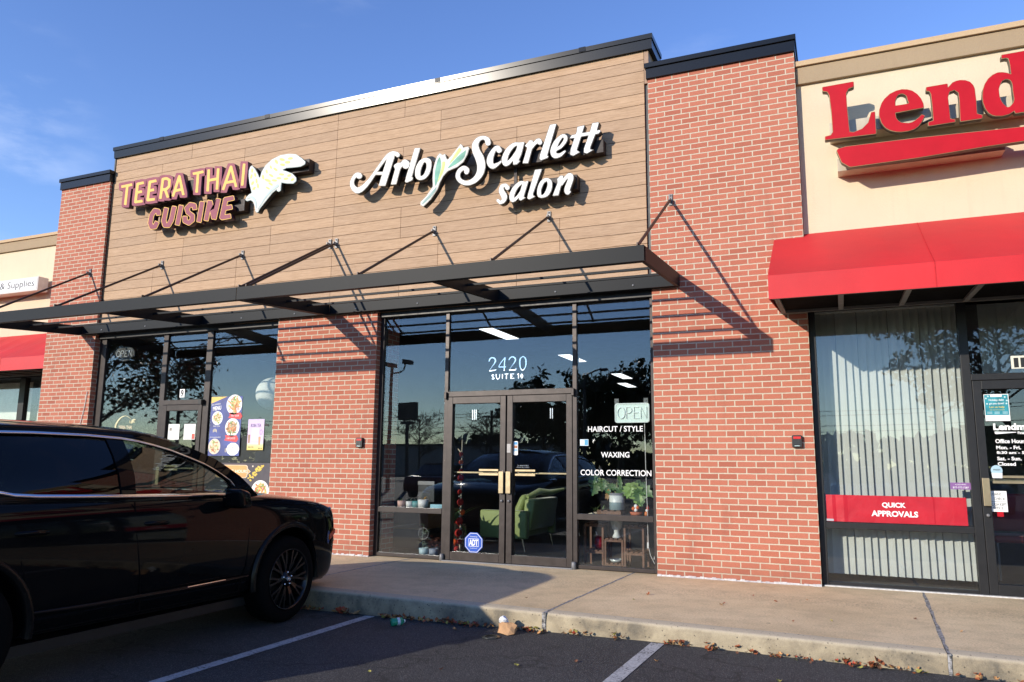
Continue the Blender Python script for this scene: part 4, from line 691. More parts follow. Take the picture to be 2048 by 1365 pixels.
'teera':[[[[(-8720,5822),(-8944,5817),(-8965,5814),(-8949,5770),(-8857,5772),(-8847,5766),(-8854,5535),(-8856,5464),(-8807,5452),(-8796,5451),(-8788,5761),(-8785,5771),(-8778,5773),(-8717,5773),(-8697,5776),(-8711,5817),(-8713,5820)]],[[(-8780,5871),(-9006,5867),(-9019,5866),(-9027,5862),(-9016,5774),(-9000,5736),(-8913,5721),(-8918,5513),(-8908,5433),(-8903,5428),(-8871,5421),(-8857,5417),(-8736,5403),(-8726,5719),(-8718,5724),(-8644,5725),(-8636,5730),(-8646,5816),(-8662,5854)]]],[[[(-8454,5817),(-8594,5814),(-8604,5811),(-8610,5800),(-8623,5485),(-8616,5468),(-8595,5455),(-8434,5452),(-8424,5457),(-8434,5491),(-8439,5497),(-8446,5499),(-8543,5499),(-8560,5500),(-8562,5505),(-8555,5616),(-8551,5619),(-8461,5621),(-8455,5623),(-8463,5650),(-8473,5667),(-8546,5665),(-8554,5667),(-8549,5766),(-8545,5769),(-8432,5772),(-8431,5778),(-8445,5813),(-8447,5816)]],[[(-8513,5867),(-8654,5864),(-8664,5860),(-8670,5850),(-8683,5534),(-8672,5443),(-8664,5432),(-8644,5420),(-8525,5405),(-8371,5404),(-8365,5409),(-8374,5488),(-8390,5531),(-8492,5545),(-8497,5550),(-8499,5560),(-8491,5570),(-8395,5574),(-8403,5654),(-8418,5694),(-8427,5702),(-8485,5710),(-8490,5714),(-8486,5720),(-8393,5721),(-8372,5724),(-8382,5811),(-8398,5850)]]],[[[(-8169,5812),(-8314,5810),(-8323,5807),(-8330,5799),(-8344,5492),(-8342,5474),(-8334,5463),(-8322,5455),(-8295,5451),(-8151,5448),(-8157,5485),(-8162,5493),(-8278,5497),(-8283,5501),(-8284,5514),(-8278,5612),(-8186,5616),(-8182,5619),(-8198,5661),(-8263,5659),(-8275,5662),(-8277,5680),(-8272,5763),(-8147,5766),(-8147,5778),(-8158,5807)]],[[(-8227,5861),(-8372,5859),(-8382,5856),(-8388,5848),(-8403,5540),(-8391,5440),(-8383,5429),(-8368,5420),(-8237,5403),(-8090,5401),(-8097,5479),(-8109,5523),(-8117,5528),(-8217,5542),(-8223,5549),(-8220,5564),(-8125,5568),(-8133,5655),(-8149,5695),(-8209,5705),(-8215,5712),(-8207,5717),(-8096,5717),(-8086,5719),(-8094,5798),(-8109,5841),(-8114,5845)]]],[[[(-7945,5818),(-8023,5817),(-8032,5813),(-8039,5806),(-8059,5487),(-8059,5469),(-8055,5465),(-8002,5455),(-7992,5590),(-7962,5588),(-7950,5568),(-7887,5454),(-7848,5458),(-7837,5462),(-7901,5585),(-7835,5630),(-7828,5643),(-7835,5761),(-7844,5771),(-7909,5808),(-7926,5816)],[(-7943,5773),(-7983,5770),(-7992,5638),(-7954,5631),(-7944,5633),(-7928,5633),(-7891,5659),(-7885,5668),(-7892,5749),(-7930,5771)]],[[(-8002,5867),(-8080,5865),(-8090,5862),(-8096,5854),(-8118,5515),(-8109,5438),(-8103,5432),(-8047,5419),(-7948,5406),(-7944,5409),(-7941,5429),(-7931,5418),(-7901,5415),(-7830,5405),(-7792,5411),(-7778,5417),(-7786,5493),(-7819,5554),(-7779,5583),(-7772,5595),(-7777,5668),(-7774,5675),(-7787,5792),(-7796,5804),(-7874,5848)]]],[[[(-7660,5812),(-7669,5809),(-7678,5799),(-7785,5475),(-7776,5468),(-7730,5452),(-7704,5531),(-7683,5533),(-7587,5536),(-7582,5532),(-7554,5456),(-7528,5455),(-7503,5457),(-7502,5459),(-7622,5791),(-7637,5806)],[(-7648,5698),(-7687,5581),(-7657,5579),(-7607,5581),(-7603,5584),(-7639,5689),(-7645,5699)]],[[(-7716,5860),(-7725,5857),(-7734,5847),(-7840,5525),(-7832,5442),(-7823,5435),(-7780,5419),(-7674,5405),(-7651,5477),(-7644,5485),(-7629,5486),(-7624,5483),(-7600,5423),(-7492,5408),(-7473,5408),(-7448,5410),(-7447,5413),(-7455,5492),(-7578,5829),(-7600,5843)]]],[[[(-7151,5816),(-7368,5811),(-7354,5769),(-7282,5769),(-7277,5765),(-7276,5524),(-7278,5488),(-7275,5468),(-7264,5463),(-7223,5456),(-7220,5468),(-7224,5767),(-7220,5770),(-7134,5771),(-7129,5773),(-7141,5812)]],[[(-7205,5864),(-7416,5861),(-7423,5856),(-7415,5773),(-7401,5736),(-7337,5726),(-7332,5721),(-7332,5535),(-7322,5438),(-7311,5430),(-7276,5425),(-7170,5410),(-7167,5422),(-7170,5720),(-7154,5724),(-7081,5724),(-7074,5728),(-7081,5803),(-7096,5845),(-7102,5849)]]],[[[(-6858,5807),(-6856,5655),(-6992,5652),(-6996,5656),(-6999,5805),(-7004,5810),(-7029,5816),(-7051,5818),(-7054,5806),(-7045,5456),(-7040,5452),(-6997,5444),(-6993,5444),(-6990,5456),(-6995,5605),(-6985,5609),(-6858,5610),(-6853,5573),(-6855,5566),(-6852,5459),(-6847,5454),(-6801,5449),(-6798,5461),(-6801,5495),(-6799,5502),(-6802,5536),(-6799,5543),(-6802,5577),(-6804,5796),(-6809,5800)]],[[(-6911,5854),(-6907,5704),(-6912,5701),(-6939,5701),(-6944,5705),(-6944,5736),(-6954,5840),(-6983,5848),(-7101,5866),(-7104,5865),(-7107,5853),(-7103,5777),(-7100,5525),(-7090,5423),(-7085,5419),(-7060,5413),(-6941,5398),(-6937,5410),(-6942,5558),(-6935,5563),(-6911,5563),(-6906,5558),(-6906,5529),(-6895,5423),(-6752,5403),(-6749,5404),(-6746,5415),(-6749,5449),(-6747,5456),(-6750,5490),(-6752,5744),(-6759,5828),(-6764,5832)]]],[[[(-6578,5811),(-6590,5807),(-6595,5801),(-6724,5446),(-6723,5438),(-6682,5420),(-6676,5420),(-6641,5514),(-6635,5521),(-6496,5521),(-6489,5512),(-6460,5439),(-6416,5441),(-6413,5444),(-6546,5794),(-6553,5803),(-6566,5809)],[(-6569,5711),(-6622,5566),(-6606,5563),(-6583,5564),(-6524,5564),(-6512,5565),(-6511,5567),(-6561,5702),(-6565,5710)]],[[(-6629,5858),(-6642,5854),(-6647,5848),(-6778,5485),(-6772,5409),(-6770,5406),(-6724,5387),(-6625,5375),(-6590,5468),(-6584,5475),(-6533,5474),(-6504,5406),(-6412,5392),(-6366,5396),(-6362,5399),(-6368,5476),(-6505,5831),(-6524,5842)]]],[[[(-6330,5807),(-6335,5774),(-6343,5455),(-6339,5451),(-6294,5443),(-6290,5476),(-6281,5794),(-6286,5799)]],[[(-6381,5853),(-6385,5844),(-6395,5513),(-6387,5423),(-6382,5419),(-6356,5413),(-6244,5399),(-6241,5408),(-6230,5737),(-6238,5826),(-6242,5830),(-6266,5836)]]]],
'cuisine':[[[[(-8148,5309),(-8170,5299),(-8241,5225),(-8259,5072),(-8210,4984),(-8187,4968),(-8164,4963),(-8083,4961),(-8061,4971),(-8020,5051),(-8048,5067),(-8101,5090),(-8129,5037),(-8136,5031),(-8151,5037),(-8167,5066),(-8154,5184),(-8111,5231),(-8100,5231),(-8092,5226),(-8085,5193),(-8079,5189),(-8011,5185),(-7997,5190),(-8011,5251),(-8019,5264),(-8034,5277),(-8045,5283),(-8125,5306)]],[[(-8149,5319),(-8168,5314),(-8179,5307),(-8254,5226),(-8274,5081),(-8268,5066),(-8219,4980),(-8200,4965),(-8176,4955),(-8163,4953),(-8082,4951),(-8060,4958),(-8050,4966),(-8042,4980),(-8010,5040),(-8008,5052),(-8017,5061),(-8102,5101),(-8112,5097),(-8138,5049),(-8141,5047),(-8150,5057),(-8155,5072),(-8141,5182),(-8108,5217),(-8104,5215),(-8093,5186),(-8078,5178),(-8007,5175),(-7990,5179),(-7984,5188),(-7998,5249),(-8010,5268),(-8029,5284),(-8046,5293),(-8123,5316)]]],[[[(-7748,5299),(-7754,5285),(-7788,5088),(-7830,5025),(-7836,5023),(-7853,5026),(-7871,5070),(-7841,5274),(-7924,5297),(-7928,5290),(-7942,5188),(-7960,5086),(-7958,5071),(-7919,4982),(-7902,4968),(-7890,4963),(-7787,4951),(-7775,4955),(-7762,4964),(-7705,5048),(-7665,5271),(-7670,5278)]],[[(-7756,5308),(-7767,5287),(-7801,5089),(-7837,5034),(-7844,5035),(-7858,5069),(-7826,5267),(-7831,5278),(-7842,5285),(-7912,5304),(-7925,5307),(-7934,5304),(-7940,5294),(-7959,5170),(-7973,5088),(-7971,5073),(-7940,4997),(-7928,4979),(-7907,4961),(-7889,4953),(-7786,4941),(-7768,4946),(-7752,4958),(-7692,5046),(-7652,5270),(-7659,5281),(-7671,5288),(-7736,5307)]]],[[[(-7603,5298),(-7653,4986),(-7648,4979),(-7571,4959),(-7566,4966),(-7520,5275)]],[[(-7604,5309),(-7614,5304),(-7619,5290),(-7666,4987),(-7660,4976),(-7650,4970),(-7569,4949),(-7560,4952),(-7554,4962),(-7506,5273),(-7510,5280),(-7520,5286)]]],[[[(-7385,5310),(-7405,5302),(-7472,5245),(-7478,5226),(-7440,5140),(-7424,5126),(-7345,5073),(-7341,5033),(-7367,5017),(-7383,5014),(-7411,5030),(-7419,5087),(-7497,5097),(-7502,5094),(-7493,5008),(-7488,5000),(-7470,4985),(-7379,4940),(-7366,4938),(-7354,4938),(-7341,4941),(-7266,4982),(-7254,4999),(-7263,5089),(-7278,5107),(-7368,5167),(-7385,5209),(-7347,5237),(-7318,5228),(-7314,5224),(-7303,5186),(-7298,5183),(-7224,5183),(-7220,5186),(-7240,5251),(-7247,5264),(-7261,5277),(-7271,5283),(-7363,5307)]],[[(-7386,5320),(-7407,5313),(-7481,5253),(-7488,5242),(-7490,5227),(-7449,5137),(-7429,5120),(-7358,5072),(-7354,5037),(-7381,5023),(-7398,5031),(-7404,5082),(-7410,5091),(-7420,5097),(-7498,5107),(-7509,5105),(-7514,5096),(-7505,5010),(-7497,4996),(-7476,4979),(-7378,4931),(-7365,4929),(-7353,4928),(-7335,4933),(-7261,4973),(-7250,4981),(-7241,4997),(-7251,5088),(-7262,5104),(-7273,5114),(-7356,5169),(-7372,5205),(-7346,5227),(-7326,5221),(-7315,5188),(-7309,5180),(-7297,5173),(-7220,5173),(-7212,5176),(-7208,5184),(-7227,5250),(-7238,5268),(-7256,5284),(-7275,5294),(-7364,5317)]]],[[[(-7159,5300),(-7196,4977),(-7195,4974),(-7179,4969),(-7114,4955),(-7076,5276),(-7085,5283),(-7141,5298)]],[[(-7163,5310),(-7173,5298),(-7208,4976),(-7194,4964),(-7119,4945),(-7111,4946),(-7103,4950),(-7098,4966),(-7064,5275),(-7071,5285),(-7082,5292),(-7142,5308)]]],[[[(-6821,5306),(-6859,5130),(-6867,5143),(-6918,5282),(-6945,5284),(-6998,5299),(-7010,5229),(-7047,4984),(-7043,4980),(-6966,4960),(-6942,5115)],[(-6818,5306),(-6742,5283),(-6787,5057),(-6805,4965),(-6811,4964),(-6857,4979),(-6884,4980),(-6888,4984),(-6938,5116)]],[[(-6822,5316),(-6831,5312),(-6836,5300),(-6863,5172),(-6875,5197),(-6901,5273),(-6909,5287),(-6922,5293),(-6946,5294),(-6999,5310),(-7006,5308),(-7011,5302),(-7059,4985),(-7054,4977),(-7042,4970),(-6980,4953),(-6962,4950),(-6953,4958),(-6935,5074),(-6926,5060),(-6900,4985),(-6892,4976),(-6880,4969),(-6856,4969),(-6807,4954),(-6798,4957),(-6792,4965),(-6729,5281),(-6733,5287),(-6742,5293)]]],[[[(-6501,5302),(-6651,5298),(-6671,5286),(-6677,5272),(-6725,4988),(-6723,4978),(-6715,4964),(-6703,4953),(-6684,4946),(-6508,4948),(-6503,4951),(-6513,4992),(-6519,5010),(-6526,5014),(-6625,5012),(-6634,5014),(-6634,5024),(-6621,5091),(-6488,5096),(-6509,5159),(-6606,5157),(-6610,5161),(-6598,5231),(-6464,5237),(-6482,5299),(-6486,5301)]],[[(-6502,5311),(-6652,5308),(-6664,5304),(-6681,5292),(-6688,5276),(-6737,4989),(-6735,4979),(-6722,4959),(-6696,4941),(-6674,4935),(-6504,4939),(-6491,4947),(-6495,4965),(-6507,5008),(-6513,5016),(-6523,5023),(-6608,5022),(-6617,5023),(-6620,5027),(-6611,5081),(-6488,5085),(-6476,5094),(-6493,5151),(-6504,5167),(-6525,5170),(-6592,5167),(-6597,5171),(-6585,5222),(-6474,5226),(-6453,5231),(-6454,5245),(-6470,5297),(-6484,5310)]]]],
'wheat':[[[[(-5461,5824),(-5607,5827),(-5761,5785),(-5881,5705),(-5947,5610),(-5968,5532),(-5972,5526),(-5991,5524),(-5995,5527),(-6030,5594),(-6095,5689),(-6147,5741),(-6158,5740),(-6176,5732),(-6199,5673),(-6197,5588),(-6172,5468),(-6113,5300),(-6116,5297),(-6168,5279),(-6216,5244),(-6230,5208),(-6205,5189),(-6200,5188),(-6134,5194),(-6125,5193),(-6071,5152),(-6030,5065),(-6021,5006),(-6004,4983),(-5972,4984),(-5954,5024),(-5944,5034),(-5719,5254),(-5640,5301),(-5637,5298),(-5627,5272),(-5599,5256),(-5592,5256),(-5571,5268),(-5569,5344),(-5561,5395),(-5553,5395),(-5446,5365),(-5335,5349),(-5287,5376),(-5291,5428),(-5365,5498),(-5467,5547),(-5543,5575),(-5546,5578),(-5551,5596),(-5476,5615),(-5327,5602),(-5211,5597),(-5141,5621),(-5138,5655),(-5203,5714),(-5316,5796),(-5420,5818)]],[[(-5462,5831),(-5607,5834),(-5766,5791),(-5887,5711),(-5956,5612),(-5976,5535),(-5981,5532),(-5987,5533),(-5991,5536),(-6021,5593),(-6089,5692),(-6148,5748),(-6155,5748),(-6173,5742),(-6184,5735),(-6208,5674),(-6205,5590),(-6180,5469),(-6122,5305),(-6131,5299),(-6173,5285),(-6223,5248),(-6238,5210),(-6231,5201),(-6201,5181),(-6126,5186),(-6080,5152),(-6039,5066),(-6029,5007),(-6008,4978),(-6001,4975),(-5973,4976),(-5967,4978),(-5944,5023),(-5720,5244),(-5707,5253),(-5645,5289),(-5640,5287),(-5636,5274),(-5631,5267),(-5599,5249),(-5588,5250),(-5566,5263),(-5562,5267),(-5561,5281),(-5561,5343),(-5555,5384),(-5553,5387),(-5446,5358),(-5334,5342),(-5326,5344),(-5281,5371),(-5279,5378),(-5284,5428),(-5361,5503),(-5468,5554),(-5535,5579),(-5540,5584),(-5540,5592),(-5475,5608),(-5327,5595),(-5211,5590),(-5140,5613),(-5133,5618),(-5129,5650),(-5134,5659),(-5199,5719),(-5308,5798),(-5318,5803),(-5420,5825)]]]],
'wheatbits':[['y',[(-5860,5640),(-5847,5633),(-5836,5616),(-5830,5595),(-5832,5577),(-5841,5571),(-5854,5577),(-5866,5595),(-5872,5616),(-5869,5633)]],['y',[(-5791,5697),(-5779,5692),(-5766,5677),(-5757,5657),(-5755,5640),(-5761,5632),(-5773,5637),(-5786,5652),(-5796,5672),(-5798,5689)]],['y',[(-5921,5567),(-5907,5558),(-5896,5537),(-5891,5512),(-5895,5493),(-5906,5486),(-5920,5494),(-5931,5515),(-5936,5540),(-5932,5560)]],['y',[(-5722,5647),(-5706,5648),(-5682,5637),(-5658,5618),(-5644,5598),(-5645,5585),(-5661,5583),(-5685,5594),(-5708,5613),(-5723,5633)]],['y',[(-5702,5775),(-5685,5772),(-5664,5756),(-5649,5733),(-5643,5711),(-5651,5700),(-5668,5703),(-5689,5719),(-5705,5742),(-5710,5763)]],['y',[(-5807,5558),(-5792,5561),(-5766,5552),(-5738,5535),(-5718,5516),(-5715,5503),(-5730,5500),(-5756,5509),(-5784,5526),(-5803,5545)]],['y',[(-5880,5487),(-5864,5493),(-5831,5486),(-5793,5469),(-5765,5449),(-5757,5433),(-5773,5427),(-5807,5434),(-5845,5450),(-5873,5470)]],['y',[(-5744,5453),(-5734,5461),(-5707,5462),(-5675,5455),(-5649,5443),(-5639,5430),(-5649,5422),(-5676,5422),(-5708,5429),(-5735,5441)]],['y',[(-5804,5421),(-5790,5424),(-5766,5416),(-5739,5400),(-5721,5382),(-5719,5369),(-5732,5366),(-5757,5374),(-5783,5390),(-5801,5408)]],['y',[(-5849,5360),(-5837,5363),(-5814,5355),(-5789,5340),(-5772,5324),(-5769,5312),(-5782,5309),(-5805,5317),(-5830,5332),(-5847,5348)]],['y',[(-6137,5702),(-6127,5693),(-6121,5673),(-6122,5650),(-6129,5633),(-6139,5628),(-6149,5638),(-6155,5657),(-6154,5680),(-6148,5698)]],['y',[(-6079,5621),(-6068,5613),(-6058,5595),(-6054,5572),(-6057,5555),(-6066,5548),(-6077,5556),(-6087,5575),(-6091,5597),(-6088,5615)]],['y',[(-6137,5606),(-6129,5595),(-6127,5574),(-6133,5551),(-6144,5535),(-6156,5531),(-6164,5542),(-6166,5563),(-6160,5586),(-6149,5602)]],['y',[(-6091,5485),(-6084,5473),(-6086,5455),(-6098,5438),(-6115,5428),(-6130,5429),(-6138,5441),(-6135,5460),(-6123,5477),(-6107,5487)]],['y',[(-6045,5523),(-6034,5514),(-6024,5494),(-6019,5469),(-6022,5449),(-6030,5442),(-6042,5450),(-6052,5471),(-6056,5496),(-6054,5516)]],['y',[(-6012,5439),(-5999,5430),(-5988,5409),(-5984,5384),(-5987,5365),(-5997,5358),(-6010,5366),(-6020,5387),(-6025,5412),(-6022,5432)]],['y',[(-6054,5390),(-6049,5378),(-6055,5363),(-6069,5350),(-6086,5344),(-6100,5347),(-6105,5359),(-6099,5374),(-6085,5387),(-6067,5393)]],['y',[(-5621,5772),(-5609,5781),(-5582,5780),(-5550,5770),(-5525,5755),(-5516,5740),(-5528,5731),(-5555,5732),(-5587,5741),(-5613,5757)]],['y',[(-5513,5700),(-5505,5712),(-5480,5717),(-5448,5715),(-5421,5705),(-5409,5692),(-5417,5680),(-5441,5674),(-5473,5677),(-5501,5686)]],['y',[(-5599,5681),(-5590,5690),(-5566,5692),(-5537,5685),(-5514,5673),(-5505,5660),(-5514,5651),(-5538,5649),(-5567,5655),(-5591,5668)]],['y',[(-5459,5750),(-5453,5761),(-5432,5768),(-5404,5768),(-5379,5761),(-5368,5749),(-5373,5738),(-5394,5731),(-5422,5731),(-5447,5738)]],['y',[(-5610,5530),(-5601,5538),(-5576,5539),(-5547,5532),(-5523,5521),(-5514,5508),(-5523,5500),(-5548,5499),(-5577,5506),(-5601,5517)]],['y',[(-5656,5472),(-5648,5481),(-5625,5484),(-5597,5480),(-5573,5470),(-5564,5458),(-5572,5449),(-5595,5446),(-5623,5450),(-5647,5460)]],['y',[(-5518,5436),(-5513,5447),(-5492,5454),(-5465,5454),(-5441,5447),(-5429,5437),(-5435,5426),(-5455,5420),(-5483,5420),(-5507,5426)]],['y',[(-5452,5471),(-5451,5483),(-5436,5494),(-5413,5499),(-5391,5498),(-5379,5490),(-5380,5478),(-5395,5467),(-5417,5461),(-5439,5463)]],['y',[(-5378,5392),(-5380,5404),(-5370,5417),(-5352,5425),(-5333,5426),(-5320,5419),(-5318,5408),(-5328,5395),(-5346,5386),(-5365,5385)]],['g',[(-5618,5372),(-5681,5348),(-5713,5332),(-5762,5297),(-5801,5263),(-5843,5218),(-5883,5166),(-5972,5037),(-5982,5019),(-5979,5018),(-5972,5024),(-5941,5057),(-5859,5155),(-5789,5220),(-5703,5286),(-5657,5308),(-5614,5325),(-5600,5335),(-5596,5341),(-5597,5348),(-5612,5371)]],['g',[(-6132,5250),(-6143,5250),(-6168,5241),(-6204,5216),(-6138,5220),(-6116,5217),(-6098,5209),(-6075,5184),(-6056,5155),(-6040,5124),(-6031,5098),(-6019,5058),(-6011,5045),(-6006,5044),(-6002,5049),(-5999,5075),(-6004,5107),(-6013,5143),(-6030,5182),(-6047,5211),(-6066,5230),(-6077,5238),(-6099,5246)]],['p',[(-5682,5724),(-5684,5722),(-5684,5720),(-5682,5718),(-5679,5717),(-5677,5719),(-5677,5721),(-5679,5723)]],['p',[(-6148,5696),(-6149,5695),(-6149,5692),(-6147,5690),(-6144,5690),(-6142,5691),(-6142,5694),(-6144,5696)]],['p',[(-5514,5480),(-5515,5479),(-5515,5476),(-5512,5474),(-5510,5475),(-5510,5478)]]],
'lend':[[[[(2317,5392),(2020,5388),(2013,5386),(2012,5374),(2015,5345),(2060,5328),(2080,5281),(2091,5084),(2093,4862),(2091,4848),(2070,4816),(2013,4808),(2010,4778),(2017,4773),(2377,4765),(2503,4760),(2513,4762),(2516,5004),(2514,5008),(2481,5005),(2447,4897),(2383,4837),(2297,4810),(2257,4822),(2255,4836),(2246,5122),(2247,5275),(2274,5324),(2320,5335),(2327,5339),(2328,5387),(2325,5390)]],[[(2317,5396),(2020,5393),(2009,5387),(2009,5358),(2012,5342),(2017,5338),(2048,5329),(2058,5324),(2075,5282),(2086,5085),(2089,4862),(2087,4848),(2068,4821),(2019,4815),(2010,4811),(2008,4807),(2006,4779),(2011,4770),(2017,4769),(2377,4760),(2502,4756),(2512,4757),(2517,4761),(2520,5004),(2514,5013),(2484,5011),(2479,5009),(2443,4898),(2382,4840),(2297,4815),(2261,4826),(2259,4836),(2250,5122),(2251,5274),(2276,5320),(2320,5330),(2331,5338),(2333,5366),(2332,5388),(2328,5394)]]],[[[(2789,5211),(2734,5205),(2673,5182),(2620,5138),(2588,5092),(2563,5024),(2557,4957),(2575,4872),(2601,4824),(2614,4807),(2648,4778),(2703,4752),(2757,4740),(2826,4740),(2879,4751),(2915,4775),(2949,4816),(2977,4870),(2981,4881),(2956,4895),(2927,4867),(2895,4843),(2861,4826),(2830,4822),(2759,4840),(2732,4868),(2726,4878),(2714,4901),(2709,4953),(2711,4963),(2957,4971),(2976,4973),(2979,4975),(2979,5005),(2976,5024),(2957,5083),(2929,5131),(2889,5173),(2880,5179),(2841,5199)],[(2776,5167),(2760,5163),(2748,5156),(2731,5133),(2724,5116),(2718,5089),(2715,5043),(2717,5039),(2784,5038),(2824,5038),(2842,5043),(2847,5050),(2838,5078),(2832,5121),(2826,5136),(2807,5156),(2794,5164)]],[[(2789,5216),(2734,5210),(2673,5187),(2616,5138),(2584,5093),(2560,5024),(2553,4958),(2571,4873),(2597,4824),(2614,4802),(2648,4773),(2703,4747),(2757,4736),(2818,4735),(2877,4746),(2915,4770),(2926,4781),(2953,4815),(2978,4864),(2985,4878),(2984,4883),(2956,4900),(2927,4871),(2895,4848),(2861,4831),(2830,4826),(2761,4843),(2737,4867),(2730,4877),(2718,4900),(2713,4952),(2716,4957),(2976,4968),(2983,4975),(2981,5018),(2963,5077),(2929,5135),(2890,5177),(2880,5184),(2841,5204)],[(2776,5162),(2749,5153),(2735,5132),(2724,5104),(2719,5049),(2722,5044),(2731,5043),(2786,5042),(2825,5043),(2841,5047),(2844,5051),(2834,5078),(2828,5121),(2822,5136),(2810,5149),(2795,5158)]]],[[[(3331,5208),(3298,5207),(3260,5194),(3217,5149),(3215,5150),(3213,5157),(3213,5187),(3207,5192),(3027,5190),(3018,5187),(3017,5153),(3043,5145),(3057,5110),(3061,4976),(3060,4821),(3059,4812),(3056,4809),(3012,4800),(3010,4764),(3030,4762),(3251,4765),(3252,4787),(3213,4802),(3210,4806),(3209,4917),(3206,5040),(3220,5088),(3227,5104),(3272,5114),(3305,5078),(3307,5073),(3310,4975),(3302,4794),(3302,4763),(3306,4761),(3485,4761),(3493,4764),(3494,4793),(3453,4815),(3450,4819),(3454,4948),(3451,5081),(3450,5095),(3440,5133),(3419,5168),(3410,5176),(3377,5197)]],[[(3332,5212),(3298,5212),(3260,5199),(3220,5158),(3217,5159),(3216,5189),(3213,5195),(3207,5196),(3027,5195),(3020,5194),(3015,5189),(3013,5152),(3018,5146),(3041,5141),(3053,5111),(3057,4977),(3056,4822),(3053,4813),(3016,4807),(3009,4803),(3007,4799),(3005,4769),(3007,4761),(3015,4758),(3030,4757),(3253,4761),(3256,4768),(3257,4784),(3255,4790),(3222,4803),(3214,4810),(3212,4912),(3210,5037),(3216,5063),(3229,5100),(3272,5110),(3300,5079),(3304,5071),(3306,4976),(3298,4792),(3298,4766),(3300,4760),(3306,4756),(3484,4756),(3492,4758),(3496,4762),(3498,4790),(3496,4796),(3491,4801),(3458,4817),(3454,4823),(3458,4947),(3455,5081),(3454,5094),(3444,5132),(3419,5172),(3410,5180),(3377,5201)]]],[[[(3954,5409),(3715,5406),(3712,5370),(3748,5371),(3767,5363),(3770,5358),(3778,5299),(3781,5184),(3777,5182),(3745,5203),(3710,5217),(3670,5223),(3659,5223),(3618,5206),(3580,5175),(3546,5126),(3526,5071),(3516,4999),(3515,4932),(3526,4876),(3530,4862),(3552,4812),(3585,4779),(3613,4766),(3669,4756),(3720,4763),(3730,4766),(3774,4791),(3777,4788),(3782,4768),(3786,4764),(3934,4765),(3937,4792),(3944,5084),(3963,5402),(3961,5408)],[(3724,5142),(3699,5131),(3688,5118),(3679,5102),(3660,5047),(3659,5003),(3661,4958),(3669,4921),(3675,4904),(3683,4885),(3706,4849),(3718,4838),(3723,4837),(3732,4836),(3745,4843),(3766,4865),(3774,4877),(3781,4893),(3785,4923),(3781,5004),(3783,5066),(3778,5100),(3769,5121),(3754,5134),(3747,5138)]],[[(3954,5414),(3717,5412),(3712,5409),(3710,5405),(3708,5372),(3711,5364),(3746,5367),(3766,5357),(3775,5299),(3777,5200),(3776,5189),(3744,5208),(3711,5222),(3686,5227),(3661,5227),(3618,5211),(3576,5177),(3543,5126),(3522,5072),(3513,5000),(3511,4933),(3525,4868),(3551,4807),(3585,4774),(3612,4762),(3668,4752),(3720,4759),(3729,4761),(3773,4786),(3779,4768),(3785,4760),(3931,4759),(3936,4762),(3938,4766),(3940,4791),(3947,5084),(3967,5404),(3963,5412)],[(3724,5138),(3699,5127),(3683,5101),(3663,5047),(3662,5002),(3665,4957),(3672,4920),(3678,4904),(3687,4884),(3706,4853),(3718,4843),(3723,4841),(3732,4840),(3745,4847),(3763,4866),(3770,4878),(3777,4894),(3782,4924),(3778,5004),(3779,5066),(3775,5097),(3768,5116),(3753,5130),(3747,5134)]]]],
'swoosh':[[[[(4615,4565),(3844,4607),(2893,4646),(2213,4661),(2139,4649),(2131,4645),(2120,4628),(2160,4495),(2171,4483),(2236,4430),(2251,4427),(2887,4432),(3521,4458),(3827,4462),(4617,4451),(4620,4455),(4630,4560),(4628,4563)]],[[(4616,4569),(3845,4611),(2893,4651),(2213,4665),(2137,4653),(2127,4645),(2116,4628),(2156,4496),(2161,4487),(2171,4479),(2236,4425),(2251,4422),(2886,4428),(3520,4454),(3827,4458),(4617,4446),(4623,4452),(4633,4559),(4630,4566)]]]],
